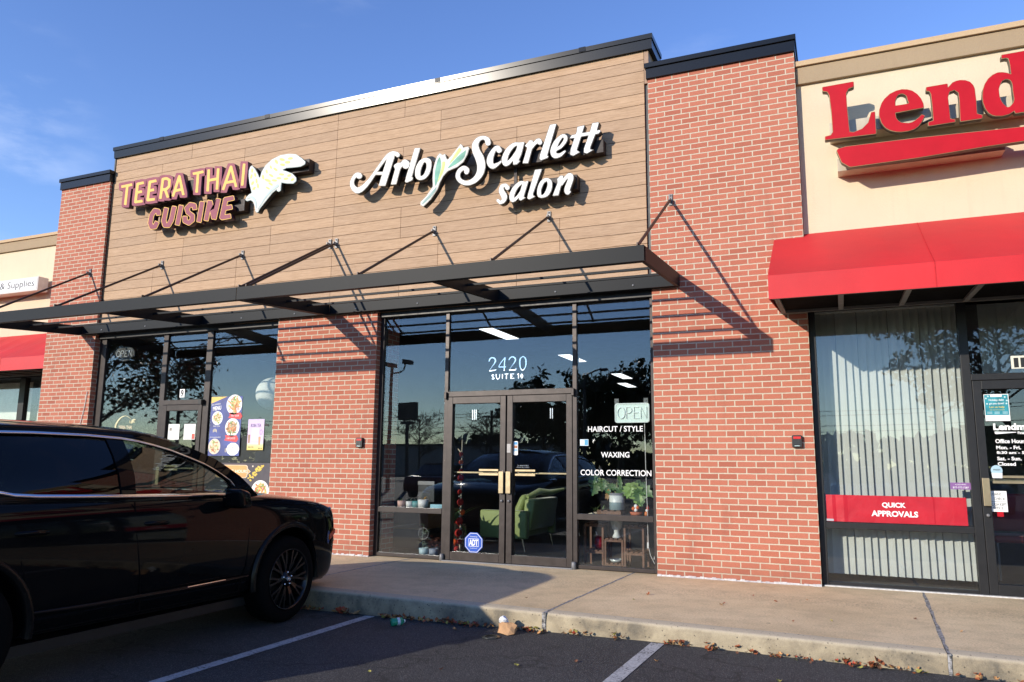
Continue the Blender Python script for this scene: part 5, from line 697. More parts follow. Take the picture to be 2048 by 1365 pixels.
'num':[[[[(-2157,2613),(-2167,2611),(-2174,2608),(-2182,2604),(-2189,2597),(-2193,2591),(-2197,2582),(-2204,2562),(-2202,2558),(-2199,2556),(-2195,2556),(-2193,2557),(-2187,2569),(-2183,2579),(-2179,2587),(-2171,2594),(-2158,2599),(-2149,2599),(-2143,2598),(-2137,2595),(-2126,2589),(-2119,2583),(-2116,2578),(-2114,2572),(-2114,2560),(-2120,2542),(-2130,2522),(-2134,2517),(-2137,2515),(-2137,2512),(-2140,2510),(-2141,2506),(-2145,2503),(-2146,2500),(-2149,2498),(-2150,2495),(-2153,2493),(-2154,2490),(-2157,2488),(-2158,2485),(-2161,2483),(-2161,2480),(-2164,2478),(-2165,2475),(-2168,2473),(-2169,2470),(-2171,2469),(-2172,2466),(-2175,2464),(-2176,2461),(-2178,2460),(-2180,2457),(-2182,2454),(-2183,2452),(-2186,2450),(-2186,2448),(-2185,2446),(-2183,2445),(-2181,2446),(-2179,2450),(-2176,2452),(-2176,2454),(-2173,2456),(-2172,2459),(-2169,2460),(-2169,2463),(-2166,2465),(-2164,2468),(-2162,2470),(-2161,2472),(-2158,2474),(-2157,2477),(-2155,2479),(-2154,2482),(-2151,2483),(-2150,2486),(-2147,2489),(-2145,2492),(-2142,2494),(-2141,2497),(-2138,2498),(-2136,2502),(-2133,2503),(-2131,2507),(-2128,2509),(-2126,2512),(-2119,2518),(-2118,2521),(-2115,2523),(-2108,2533),(-2100,2546),(-2096,2555),(-2094,2565),(-2095,2573),(-2098,2582),(-2104,2592),(-2110,2597),(-2120,2604),(-2131,2609),(-2141,2612)],[(-2094,2452),(-2119,2444),(-2184,2442),(-2194,2429),(-2193,2428),(-2191,2427),(-2174,2428),(-2163,2428),(-2109,2434),(-2091,2442),(-2090,2445),(-2092,2450),(-2093,2452)]],None],[[[(-1975,2602),(-1976,2601),(-1977,2597),(-1980,2595),(-2027,2542),(-2060,2490),(-2059,2489),(-2054,2486),(-2051,2487),(-2020,2536),(-1980,2581),(-1978,2580),(-1978,2576),(-1983,2537),(-1983,2522),(-1984,2499),(-1984,2487),(-1985,2484),(-1986,2483),(-2038,2485),(-2042,2484),(-2057,2484),(-2058,2483),(-2057,2474),(-2056,2473),(-2006,2472),(-2002,2472),(-1985,2471),(-1986,2428),(-1984,2427),(-1972,2427),(-1971,2437),(-1970,2468),(-1970,2470),(-1967,2472),(-1951,2471),(-1951,2481),(-1952,2482),(-1968,2483),(-1970,2484),(-1968,2504),(-1968,2534),(-1961,2599),(-1962,2601)]],None],[[[(-1869,2611),(-1878,2609),(-1889,2604),(-1897,2600),(-1903,2594),(-1909,2586),(-1917,2568),(-1917,2566),(-1917,2564),(-1914,2562),(-1912,2561),(-1909,2562),(-1907,2564),(-1899,2579),(-1894,2585),(-1890,2589),(-1882,2593),(-1870,2597),(-1864,2598),(-1858,2596),(-1847,2591),(-1838,2583),(-1832,2574),(-1831,2568),(-1831,2554),(-1838,2536),(-1847,2521),(-1849,2519),(-1851,2515),(-1855,2513),(-1855,2510),(-1859,2507),(-1860,2504),(-1863,2502),(-1864,2498),(-1867,2496),(-1869,2492),(-1873,2489),(-1874,2486),(-1877,2484),(-1878,2480),(-1881,2478),(-1882,2475),(-1885,2472),(-1885,2469),(-1889,2467),(-1889,2463),(-1892,2461),(-1893,2458),(-1896,2455),(-1896,2452),(-1899,2451),(-1900,2449),(-1900,2446),(-1903,2445),(-1903,2440),(-1906,2440),(-1907,2439),(-1907,2434),(-1910,2429),(-1908,2428),(-1862,2426),(-1828,2425),(-1815,2429),(-1811,2435),(-1804,2457),(-1806,2457),(-1810,2456),(-1822,2444),(-1830,2438),(-1899,2439),(-1897,2442),(-1898,2445),(-1894,2447),(-1894,2451),(-1890,2453),(-1890,2456),(-1887,2458),(-1887,2462),(-1883,2463),(-1882,2467),(-1879,2469),(-1879,2473),(-1875,2475),(-1874,2478),(-1871,2480),(-1870,2483),(-1866,2486),(-1865,2489),(-1862,2491),(-1860,2494),(-1856,2497),(-1855,2500),(-1851,2502),(-1849,2505),(-1846,2507),(-1844,2510),(-1842,2512),(-1840,2516),(-1836,2518),(-1835,2521),(-1832,2523),(-1821,2537),(-1814,2550),(-1812,2558),(-1811,2567),(-1813,2577),(-1817,2586),(-1823,2593),(-1835,2602),(-1846,2607),(-1857,2610)]],None],[[[(-1719,2607),(-1731,2599),(-1733,2599),(-1744,2593),(-1754,2586),(-1758,2580),(-1764,2568),(-1768,2554),(-1768,2550),(-1769,2546),(-1769,2543),(-1770,2539),(-1769,2535),(-1770,2523),(-1769,2510),(-1770,2507),(-1768,2503),(-1768,2497),(-1767,2493),(-1767,2489),(-1765,2484),(-1766,2481),(-1763,2475),(-1763,2471),(-1761,2467),(-1761,2463),(-1758,2459),(-1758,2455),(-1755,2452),(-1754,2448),(-1751,2446),(-1750,2442),(-1747,2439),(-1745,2436),(-1735,2426),(-1732,2424),(-1730,2422),(-1726,2420),(-1720,2419),(-1717,2420),(-1715,2420),(-1711,2422),(-1708,2423),(-1706,2426),(-1702,2427),(-1701,2430),(-1698,2431),(-1696,2435),(-1693,2437),(-1691,2440),(-1687,2443),(-1686,2447),(-1683,2450),(-1682,2453),(-1679,2456),(-1678,2459),(-1676,2462),(-1675,2467),(-1673,2470),(-1672,2474),(-1670,2478),(-1670,2482),(-1667,2493),(-1667,2499),(-1666,2502),(-1666,2507),(-1665,2510),(-1665,2515),(-1665,2519),(-1665,2530),(-1665,2536),(-1666,2539),(-1666,2543),(-1667,2547),(-1667,2550),(-1669,2555),(-1668,2558),(-1671,2563),(-1671,2567),(-1677,2580),(-1681,2586),(-1686,2591),(-1692,2595),(-1704,2601),(-1715,2607)],[(-1717,2597),(-1720,2595),(-1733,2586),(-1741,2579),(-1743,2575),(-1747,2566),(-1750,2554),(-1750,2551),(-1751,2547),(-1751,2544),(-1752,2533),(-1751,2530),(-1752,2519),(-1751,2515),(-1752,2511),(-1751,2507),(-1752,2503),(-1750,2499),(-1751,2494),(-1749,2491),(-1750,2485),(-1748,2481),(-1748,2478),(-1747,2474),(-1745,2464),(-1743,2460),(-1742,2456),(-1740,2453),(-1740,2450),(-1738,2447),(-1737,2444),(-1735,2442),(-1734,2438),(-1727,2430),(-1721,2426),(-1715,2427),(-1706,2434),(-1705,2437),(-1702,2440),(-1701,2443),(-1699,2445),(-1697,2450),(-1695,2452),(-1690,2465),(-1689,2468),(-1687,2471),(-1687,2475),(-1686,2478),(-1686,2483),(-1684,2486),(-1685,2489),(-1683,2493),(-1683,2498),(-1682,2501),(-1682,2508),(-1683,2512),(-1682,2523),(-1683,2527),(-1682,2530),(-1684,2542),(-1683,2546),(-1686,2560),(-1690,2572),(-1694,2579),(-1698,2584),(-1713,2595)]],None]],
'suite':[[[[(-2141,2386),(-2146,2385),(-2152,2380),(-2155,2375),(-2156,2369),(-2155,2365),(-2150,2358),(-2128,2330),(-2139,2327),(-2144,2327),(-2155,2332),(-2157,2331),(-2157,2329),(-2155,2327),(-2147,2322),(-2143,2320),(-2135,2320),(-2130,2321),(-2120,2324),(-2117,2328),(-2117,2332),(-2119,2336),(-2127,2348),(-2141,2365),(-2144,2370),(-2144,2373),(-2142,2376),(-2137,2379),(-2134,2378),(-2124,2369),(-2121,2369),(-2120,2371),(-2132,2384),(-2135,2386)]],None],[[[(-2095,2390),(-2098,2386),(-2097,2382),(-2098,2379),(-2097,2376),(-2096,2361),(-2093,2343),(-2090,2335),(-2084,2326),(-2075,2318),(-2071,2317),(-2064,2316),(-2059,2319),(-2052,2323),(-2043,2335),(-2040,2343),(-2040,2345),(-2039,2348),(-2040,2350),(-2039,2354),(-2040,2357),(-2038,2360),(-2040,2362),(-2038,2365),(-2040,2368),(-2038,2371),(-2039,2374),(-2038,2377),(-2039,2379),(-2039,2380),(-2038,2383),(-2039,2385),(-2042,2386),(-2044,2384),(-2043,2381),(-2044,2378),(-2043,2374),(-2045,2372),(-2044,2369),(-2045,2365),(-2044,2362),(-2045,2359),(-2044,2357),(-2046,2349),(-2045,2346),(-2048,2339),(-2053,2332),(-2058,2327),(-2062,2325),(-2067,2324),(-2073,2327),(-2079,2337),(-2084,2348),(-2084,2351),(-2085,2354),(-2085,2356),(-2086,2359),(-2085,2361),(-2087,2364),(-2086,2368),(-2087,2371),(-2087,2374),(-2089,2386),(-2092,2389)]],None],[[[(-2006,2384),(-2008,2382),(-2009,2328),(-2008,2327),(-1999,2326),(-1998,2328),(-1996,2382),(-1997,2383)]],None],[[[(-1928,2387),(-1948,2387),(-1964,2387),(-1973,2387),(-1974,2386),(-1974,2381),(-1973,2380),(-1952,2380),(-1950,2379),(-1952,2332),(-1952,2319),(-1943,2318),(-1941,2319),(-1939,2379),(-1937,2380),(-1919,2380),(-1918,2381),(-1919,2387)]],None],[[[(-1856,2384),(-1877,2383),(-1892,2384),(-1894,2383),(-1893,2378),(-1889,2377),(-1889,2376),(-1888,2321),(-1885,2318),(-1836,2322),(-1835,2323),(-1835,2325),(-1836,2328),(-1837,2329),(-1850,2328),(-1873,2326),(-1876,2326),(-1877,2327),(-1877,2350),(-1855,2350),(-1854,2352),(-1854,2355),(-1855,2356),(-1864,2356),(-1868,2355),(-1877,2356),(-1877,2377),(-1874,2378),(-1840,2377),(-1838,2378),(-1838,2382),(-1839,2383)]],None],[[[(-1777,2384),(-1794,2378),(-1796,2377),(-1795,2372),(-1792,2368),(-1783,2371),(-1782,2370),(-1783,2331),(-1783,2321),(-1774,2320),(-1772,2321),(-1771,2380),(-1773,2383)]],None],[[[(-1733,2380),(-1749,2361),(-1751,2358),(-1752,2352),(-1749,2340),(-1741,2326),(-1735,2319),(-1730,2318),(-1727,2319),(-1724,2322),(-1718,2329),(-1713,2341),(-1711,2350),(-1712,2356),(-1715,2362),(-1729,2380)],[(-1732,2369),(-1737,2361),(-1739,2355),(-1739,2347),(-1738,2341),(-1735,2330),(-1731,2325),(-1731,2325),(-1727,2330),(-1724,2341),(-1723,2353),(-1729,2367)]],None]],
'arc':[[[[(-8737,1954),(-8761,1952),(-8794,1945),(-8822,1935),(-8847,1921),(-8865,1908),(-8868,1904),(-8874,1901),(-8876,1897),(-8882,1894),(-8885,1889),(-8898,1878),(-8900,1874),(-8905,1870),(-8908,1865),(-8912,1861),(-8914,1855),(-8919,1851),(-8921,1846),(-8926,1840),(-8926,1836),(-8931,1832),(-8933,1826),(-8937,1821),(-8938,1816),(-8942,1810),(-8943,1804),(-8947,1799),(-8946,1794),(-8949,1790),(-8949,1782),(-8951,1778),(-8949,1770),(-8950,1765),(-8947,1758),(-8948,1755),(-8944,1747),(-8943,1741),(-8939,1737),(-8938,1731),(-8929,1716),(-8917,1689),(-8913,1685),(-8906,1680),(-8894,1677),(-8883,1678),(-8878,1680),(-8872,1685),(-8869,1692),(-8869,1697),(-8877,1710),(-8896,1736),(-8907,1753),(-8912,1762),(-8911,1765),(-8914,1770),(-8914,1776),(-8914,1787),(-8912,1792),(-8912,1796),(-8908,1802),(-8908,1807),(-8904,1812),(-8904,1816),(-8901,1819),(-8899,1826),(-8893,1832),(-8893,1835),(-8889,1839),(-8881,1853),(-8877,1857),(-8875,1861),(-8862,1877),(-8857,1880),(-8854,1884),(-8850,1887),(-8847,1892),(-8842,1894),(-8840,1898),(-8835,1900),(-8832,1904),(-8818,1914),(-8796,1927),(-8774,1935),(-8752,1941),(-8737,1944),(-8721,1945),(-8707,1944),(-8691,1941),(-8668,1933),(-8656,1927),(-8652,1926),(-8649,1923),(-8637,1918),(-8635,1916),(-8630,1914),(-8626,1911),(-8621,1910),(-8620,1907),(-8614,1906),(-8612,1902),(-8607,1901),(-8604,1897),(-8599,1896),(-8596,1893),(-8591,1893),(-8592,1896),(-8597,1897),(-8599,1901),(-8604,1903),(-8606,1906),(-8611,1908),(-8614,1912),(-8618,1913),(-8620,1916),(-8625,1918),(-8628,1921),(-8632,1922),(-8635,1925),(-8641,1927),(-8643,1930),(-8648,1931),(-8650,1933),(-8656,1935),(-8660,1937),(-8663,1938),(-8667,1940),(-8671,1941),(-8685,1947),(-8696,1949),(-8701,1952),(-8718,1954)],[(-8588,1893),(-8590,1891),(-8590,1889),(-8588,1888),(-8586,1887),(-8583,1889),(-8584,1891),(-8586,1892)]],None]],
'arcwheat':[[[[(-8530,1900),(-8570,1886),(-8588,1858),(-8582,1827),(-8574,1820),(-8572,1820),(-8544,1841),(-8526,1841),(-8504,1838),(-8499,1838),(-8498,1839),(-8512,1855),(-8535,1861),(-8538,1862),(-8538,1862),(-8520,1873),(-8482,1881),(-8480,1883),(-8527,1900)],[(-8620,1880),(-8624,1859),(-8617,1833),(-8615,1829),(-8601,1828),(-8595,1827),(-8595,1830),(-8617,1879),(-8619,1880)]],None]]}
def loops(a): return [[(x/1000, z/1000) for x, z in lp] for lp in a]
YF = -.163
def can_letters(key, face, side, sign, trim, face_on_trim=True):
    for fl, tl in LET[key]:
        o = shape('letter', loops(tl if tl else fl), YF, .092, side, side, sign)
        shape('letter_face', loops(fl), YF-.003, .004, face, face, o)
def raceway(x0, x1, z0, z1, sign, y0=-.071, y1=.056, mat='racew'):
    MB().box(x0, x1, y0, y1, z0, z1).build('raceway', M[mat], sign, .003)
M['lettrim'] = simple('gold_trim', (.45, .32, .13), .35, .5); M['lettrim2'] = simple('letter_return_taupe', (.11, .085, .06), .5); M['racew'] = simple('raceway_brown', (.018, .008, .007), .6)
sg = thing('salon_sign', 'raised white script salon lettering with a two-leaf plant emblem', 'shop sign', (-2.6, .05, 4.8))
for k in ('arlo', 'scarlett', 'salon'): can_letters(k, M['white'], M['trimblack'], sg, True)
fl, tl = LET['leaf'][0]
lf_ = shape('leaf_emblem', loops(tl), YF, .092, M['trimblack'], M['trimblack'], sg); shape('emblem_face', loops(fl), YF-.003, .004, M['emblem'], M['emblem'], lf_)
for i, (c, lp) in enumerate(LET['leafbits']): shape('painted_leaf', loops(lp), YF-.0045-.0003*i, .002, M[{'d': 'leafd', 'l': 'leafl', 'g': 'leafg'}[c]], None, lf_)

def line_box(keys, pad=.0):
    pts = [p for k in keys for fl, tl in LET[k] for lp in fl for p in lp]
    xs = [p[0]/1000 for p in pts]; zs = [p[1]/1000 for p in pts]
    return min(xs), max(xs), min(zs), max(zs)
x0, x1, z0, z1 = line_box(['arlo']); raceway(x0+.35, x1-.1, z0+.17, z0+.36, sg)
cz = min(p[1]/1000 for lp in LET['scarlett'][1][0] for p in lp); x0, x1, z0, z1 = line_box(['scarlett']); raceway(x0+.42, x1+.01, cz+.03, cz+.20, sg)
x0, x1, z0, z1 = line_box(['salon']); raceway(x0+.15, x1+.02, z0+.10, z0+.29, sg)
mb = MB(); mb.box(-1.80, -1.76, -.03, .0, 4.66, 5.2); mb.build('hanger_strip', M['racew'], sg)
tg = thing('restaurant_sign', 'raised mauve and yellow restaurant lettering with white wheat emblem', 'shop sign', (-7.5, .05, 5.2))
for fl, tl in LET['teera']:
    o = shape('letter', loops(tl), YF, .092, M['purple'], M['purpledk'], tg); shape('letter_face', loops(fl), YF-.003, .004, M['yellow'], M['yellow'], o)
for fl, tl in LET['cuisine']:
    o = shape('letter', loops(tl), YF, .092, M['yellow'], M['purpledk'], tg); shape('letter_face', loops(fl), YF-.003, .004, M['purple'], M['purple'], o)
fl, tl = LET['wheat'][0]
w_ = shape('wheat_emblem', loops(tl), YF, .092, M['palegrey'], M['trimblack'], tg); shape('emblem_face', loops(fl), YF-.003, .004, M['emblem'], M['emblem'], w_)
gm = {'y': ('grain', 'paleyellow'), 'g': ('leaf_shade', 'palegrey'), 'p': ('stem', 'palepink')}
for i, (c, lp) in enumerate(LET['wheatbits']): shape(gm[c][0], loops([lp]), YF-.0045-.0001*i, .002, M[gm[c][1]], None, w_)
x0, x1, z0, z1 = line_box(['teera']); raceway(x0+.15, x1+1.15, z0+.13, z0+.32, tg)
x0, x1, z0, z1 = line_box(['cuisine']); raceway(x0+.15, x1+.13, z0+.14, z0+.33, tg)
lg = thing('lender_sign', 'large raised red serif lettering over a red swoosh on cream stucco', 'shop sign', (3, .09, 5.2))
for fl, tl in LET['lend']:
    o = shape('letter', loops(tl), -.27, .075, M['lettrim'], M['lettrim2'], lg); shape('letter_face', loops(fl), -.274, .005, M['red'], M['red'], o)
fl, tl = LET['swoosh'][0]
o = shape('swoosh', loops(tl), -.27, .075, M['lettrim'], M['lettrim2'], lg); shape('swoosh_face', loops(fl), -.274, .005, M['red'], M['red'], o)
mb = MB(); mb.box(2.12, 3.70, -.10, .098, 4.455, 4.60); mb.box(2.06, 6.0, -.13, .098, 4.86, 5.02); mb.build('raceway', M['clearback'], lg, .003)
mb = MB().tube([(2.85, -.2, 4.80), (2.95, -.2, 4.82), (3.05, -.19, 4.86), (3.14, -.2, 4.90), (3.2, -.2, 4.99)], .014, 8); mb.build('cable', M['black'], lg)
bs = thing('box_sign', 'white lit box sign on cream stucco beyond the narrow pier', 'shop sign', (-15, 1.3, 4.7))
MB().box(-19, -12.80, 1.20, 1.42, 4.615, 4.905).build('cabinet', simple('sign_cabinet', (.62, .60, .56), .4), bs, .006)
MB().box(-18.97, -12.83, 1.194, 1.2005, 4.645, 4.875).build('sign_face', M['white'], bs)
MB().box(-18.5, -12.98, 1.42, 1.5, 4.66, 4.86).build('bracket', M['stucco'], bs)
text('lettering', '& Supplies', -13.96, -12.90, 4.668, 4.852, 1.191, simple('grey_letters', (.05, .05, .05), .5), bs)
# ---------------------------------------------------------------- lettering, stickers and posters on the glass (fixed to the outer face)
GF = GY-.0022
wl = M['white']
sn = thing('suite_number', 'silver serif street number and suite number above the salon doors', 'lettering', (-1.93, GY, 2.3))
M['silver'] = simple('silver_vinyl', (.95, .96, .98), .18, 1.0, .02)
for k in ('num', 'suite'):
    for fl, tl in LET[k]: shape('numeral' if k == 'num' else 'letter', loops(fl), GF, .0015, M['silver'], None, sn)
def wtext(body, x0, x1, z0, z1, label, mat=None, bold=.0, **k):
    return tag(text('window_lettering', body, x0, x1, z0, z1, GF, mat or wl, None, bold, **k), label, 'lettering')
wtext('HAIRCUT / STYLE', -.850, -.168, 1.629, 1.697, 'white HAIRCUT / STYLE lettering under the OPEN sign', bold=.012)
wtext('WAXING', -.687, -.336, 1.321, 1.388, 'white WAXING lettering on the salon side window', bold=.012)
wtext('COLOR CORRECTION', -.947, -.076, 1.106, 1.175, 'white COLOR CORRECTION lettering above the potted plants', bold=.012)
wtext('II', -.0, .0, 0, 0, '') if False else None
for i, (x0, lab) in enumerate(((-2.43, 'three pale upright strokes on the left salon door'), (-1.345, 'two pale upright strokes on the right salon door'))):
    mb = MB()
    for k in range(3 if i == 0 else 2): mb.box(x0+k*.026, x0+k*.026+.011, GF, GF+.0015, 1.80, 1.93)
    tag(mb.build('door_mark', M['silver'], None), lab, 'decal')
st = thing('alarm_sticker', 'blue octagonal alarm company sticker low on the left salon door', 'sticker', (-2.378, GY, .24))
blue = simple('alarm_blue', (.010, .075, .42), .4); MB().prism(disc(-2.378, .241, .136, .136, 8, R(22.5)), GF, GF+.0015).build('backing', blue, st)
MB().prism(disc(-2.378, .241, .127, .127, 8, R(22.5)), GF-.0006, GF).build('border', wl, st); MB().prism(disc(-2.378, .241, .121, .121, 8, R(22.5)), GF-.0012, GF-.0005).build('field', blue, st)
MB().box(-2.448, -2.308, GF-.0018, GF-.001, .192, .292).build('panel', wl, st); MB().box(-2.443, -2.313, GF-.0024, GF-.0016, .197, .287).build('panel_field', blue, st)
text('lettering', 'ADT', -2.440, -2.316, .204, .280, GF-.0032, wl, st, .035); text('lettering', 'Protected by', -2.43, -2.326, .305, .322, GF-.0022, wl, st); text('lettering', 'Security Services', -2.425, -2.331, .166, .178, GF-.0022, wl, st)
# card stickers and slips
def slip(name, x0, x1, z0, z1, col, label, cat, y=None):
    return tag(card(name, x0, x1, z0, z1, (y or GF), simple(name+'_paper', col, .6)), label, cat)
cs = thing('card_sticker', 'white strip of payment card stickers on the right salon door', 'sticker', (-1.80, GY, 1.45))
y = GF; MB().prism(rrect(-1.838, -1.778, 1.345, 1.520, .012), y, y+.0012).build('backing', wl, cs)
for z, c in ((1.475, (.06, .30, .62)), (1.432, (.35, .12, .05)), (1.392, (.25, .45, .62))): MB().box(-1.832, -1.784, y-.0006, y, z, z+.034).build('patch', simple('patch', c, .5), cs)
tag(text('door_decal', 'BY APPOINTMENT\nPLEASE CALL AHEAD', -1.79, -1.62, 1.185, 1.222, GF, M['silver']), 'tiny grey two-line decal under the card stickers', 'decal')
slip('lock_label', -1.912, -1.862, 1.375, 1.485, (.42, .40, .38), 'small grey label on the stile between the salon doors', 'label', .0852)
ws = thing('alarm_label', 'small blue and white label at the edge of the salon side window', 'sticker', (-.89, GY, 1.5))
MB().box(-.952, -.845, GF, GF+.0012, 1.462, 1.540).build('backing', simple('label_pale', (.55, .66, .72), .5), ws); MB().box(-.893, -.85, GF-.0007, GF, 1.470, 1.534).build('patch', simple('label_blue', (.05, .30, .50), .5), ws); MB().prism(disc(-.922, 1.502, .026), GF-.0007, GF).build('badge', wl, ws)
# the white OPEN sign with its cord
op = thing('open_sign', 'pale green OPEN sign with rounded corners hung inside the salon window', 'sign', (-.306, .2, 1.86))
mint = simple('mint_plastic', (.66, .80, .73), .4, 0, .04); Y0 = .172
MB().prism(rrect(-.522, -.098, 1.738, 1.974, .03), Y0, Y0+.03).build('panel', mint, op, .004)
rim = shape('rim', [rrect(-.522, -.098, 1.738, 1.974, .03), rrect(-.508, -.112, 1.752, 1.960, .024)], Y0-.006, .006, simple('mint_rim', (.68, .76, .72), .35), None, op)
tb = MB(); r = .0055
def neon(pts): tb.tube([(x, Y0-.008, z) for x, z in pts], r, 6)
neon([(-.442+.046*math.cos(t/16*6.2832), 1.856+.068*math.sin(t/16*6.2832)) for t in range(17)])
neon([(-.378, 1.788), (-.378, 1.925), (-.335, 1.922), (-.312, 1.900), (-.315, 1.870), (-.34, 1.853), (-.376, 1.852)])
neon([(-.225, 1.925), (-.285, 1.925), (-.285, 1.788), (-.225, 1.788)]); neon([(-.285, 1.857), (-.235, 1.857)])
neon([(-.200, 1.788), (-.200, 1.925), (-.130, 1.790), (-.130, 1.925)])
tb.build('tube_lettering', simple('neon_tube', (.80, .86, .83), .2), op)
for x in (-.50, -.14): MB().box(x-.026, x+.026, Y0+.004, Y0+.010, 1.970, 2.032).build('hanger', simple('grey_hanger', (.10, .11, .11), .4), op); MB().lathe([(.0005, -.004), (.009, -.004), (.010, 0)], (x, Y0+.003, 2.0), 10, 0, 'y').build('screw', M['metal'], op)
cd = MB().tube([(-.165, .20, 1.74), (-.160, .20, 1.2), (-.150, .20, .70), (-.150, .21, .32), (-.13, .22, .20), (-.08, .22, .10), (-.03, .22, .085)], .004, 6); cd.prism(rrect(-.160, -.140, .275, .345, .006), .192, .208); cd.build('cord', simple('white_cord', (.66, .65, .62), .5), op)

# restaurant glass
nb = thing('door_number', 'white plate with the number 9 over the restaurant door', 'number plate', (-7.52, GY, 2.28))
MB().box(-7.578, -7.475, GF, GF+.0015, 2.220, 2.352).build('plate', wl, nb); text('numeral', '9', -7.555, -7.498, 2.232, 2.340, GF-.0018, M['black'], nb, .02)
ol = thing('open_sign', 'dark oval OPEN sign in the tall restaurant window', 'sign', (-8.93, .2, 2.99))
MB().prism(disc(-8.935, 2.990, .232, .125, 32), .172, .20).build('panel', M['black'], ol)
shape('rim', [disc(-8.935, 2.990, .215, .110, 32), disc(-8.935, 2.990, .205, .101, 32)], .167, .004, simple('grey_tube', (.13, .15, .16), .3), None, ol)
tb = MB(); Y0 = .168; r = .0045
neon([(-9.06+.045*math.cos(t/12*6.2832), 2.99+.05*math.sin(t/12*6.2832)) for t in range(13)]); neon([(-9.0, 2.94), (-9.0, 3.04), (-8.955, 3.04), (-8.94, 3.015), (-8.955, 2.99), (-8.998, 2.99)])
neon([(-8.85, 3.04), (-8.91, 3.04), (-8.91, 2.94), (-8.85, 2.94)]); neon([(-8.91, 2.99), (-8.86, 2.99)]); neon([(-8.82, 2.94), (-8.82, 3.04), (-8.755, 2.94), (-8.755, 3.04)])
tb.build('tube_lettering', simple('unlit_tube', (.75, .78, .78), .25), ol)
ar = thing('arc_decal', 'pale gold arc and wheat decal with restaurant name low on the tall window', 'decal', (-8.7, GY, 1.8))
gold = simple('pale_gold', (.60, .56, .34), .4)
for k in ('arc', 'arcwheat'): shape('arc' if k == 'arc' else 'wheat', loops(LET[k][0][0]), GF, .0015, gold, None, ar)
text('lettering', 'TEERA THAI', -8.86, -8.56, 1.735, 1.790, GF, simple('pale_gold_text', (.66, .58, .40), .4), ar, .02); text('lettering', 'CUISINE', -8.80, -8.58, 1.66, 1.71, GF, gold, ar, .02)
for x0, x1, lab, sq in ((-7.760, -7.525, 'white menu page with a grey stamp on the restaurant door', (-7.735, -7.685, 1.70, 1.745, (.25, .23, .2))), (-7.43, -7.195, 'white menu page with a red corner box on the restaurant door', (-7.262, -7.202, 1.568, 1.65, (.50, .10, .07)))):
    pg = thing('menu_page', lab, 'paper', ((x0+x1)/2, GY, 1.68)); MB().box(x0, x1, GF, GF+.001, 1.560, 1.803).build('sheet', simple('paper', (.78, .78, .74), .7, 0, .03), pg)
    MB().box(sq[0], sq[1], GF-.0007, GF, sq[2], sq[3]).build('printed_box', simple('print', sq[4], .6), pg)
    mb = MB(); rr = random.Random(int(-x0*100))
    for i in range(15):
        for c in range(3):
            z = 1.785-i*.0135; xx = x0+.016+c*.072
            if sq[0]-.03 < xx+.03 < sq[1]+.02 and sq[2]-.01 < z < sq[3]+.01: continue
            mb.box(xx, xx+rr.uniform(.03, .06), GF-.0007, GF, z, z+.003)
    mb.build('text_lines', simple('faint_ink', (.52, .55, .50), .7), pg)
def plate_of_food(cx, cz, r, y, parent, seed, cols, bowl=(.80, .79, .76)):
    d = MB().prism(disc(cx, cz, r, r, 28), y-.0008, y).build('dish', simple('dish_white', bowl, .5, 0, .02), parent)
    rr = random.Random(seed); n = len(cols); mb = MB()
    for i in range(70):
        a, q = rr.uniform(0, 6.28), r*.66*math.sqrt(rr.random()); x, z = cx+q*math.cos(a), cz+q*math.sin(a)
        l, w, t = r*rr.uniform(.12, .34), r*rr.uniform(.03, .08), rr.uniform(0, 3.14); yy = y-.0012-.00002*i
        P = [(x+l*math.cos(t)-w*math.sin(t)*s, yy, z+l*math.sin(t)+w*math.cos(t)*s) for s in (-1, 1)]+[(x-l*math.cos(t)-w*math.sin(t)*s, yy, z-l*math.sin(t)+w*math.cos(t)*s) for s in (1, -1)]
        mb.add(P, [(0,1,2,3)], rr.randrange(n))
    mb.build('printed_food', [simple('food', c, .6, 0, .2, 40) for c in cols], d)
F1 = [(.55, .10, .05), (.66, .38, .12), (.20, .34, .08), (.70, .58, .30), (.62, .22, .08)]; F2 = [(.25, .40, .10), (.62, .50, .22), (.45, .16, .08), (.66, .60, .40)]; F3 = [(.30, .06, .05), (.16, .25, .06), (.55, .22, .08), (.60, .40, .2)]
mp_ = thing('menu_poster', 'tall blue menu poster with round dishes on the restaurant window', 'poster', (-6.6, GY, 1.76))
Y = GF
mn = Mat('menu_blue'); _c = mn.coord(); mn.bsdf(mn.ramp(mn.noise(_c, 3.2, 3), [(.3, (.035, .042, .145)), (.7, (.070, .105, .36))]), .5); MB().box(-6.908, -6.300, Y, Y+.0012, 1.315, 2.210).build('sheet', mn.m, mp_)
MB().prism([(-6.908, 2.21), (-6.908, 2.11), (-6.60, 2.21)], Y-.0006, Y).build('corner', simple('corner_yellow', (.72, .45, .10), .5), mp_)
text('lettering', 'MENU', -6.868, -6.705, 2.005, 2.068, Y-.0016, wl, mp_, .03, rot=.10); text('lettering', 'RECOMMEND', -6.898, -6.72, 2.085, 2.105, Y-.0016, wl, mp_, rot=.10)
plate_of_food(-6.452, 2.085, .152, Y, mp_, 1, F1); plate_of_food(-6.768, 1.885, .105, Y, mp_, 2, F2); plate_of_food(-6.462, 1.740, .138, Y, mp_, 3, F3); plate_of_food(-6.790, 1.455, .118, Y, mp_, 4, F2, (.70, .58, .46))
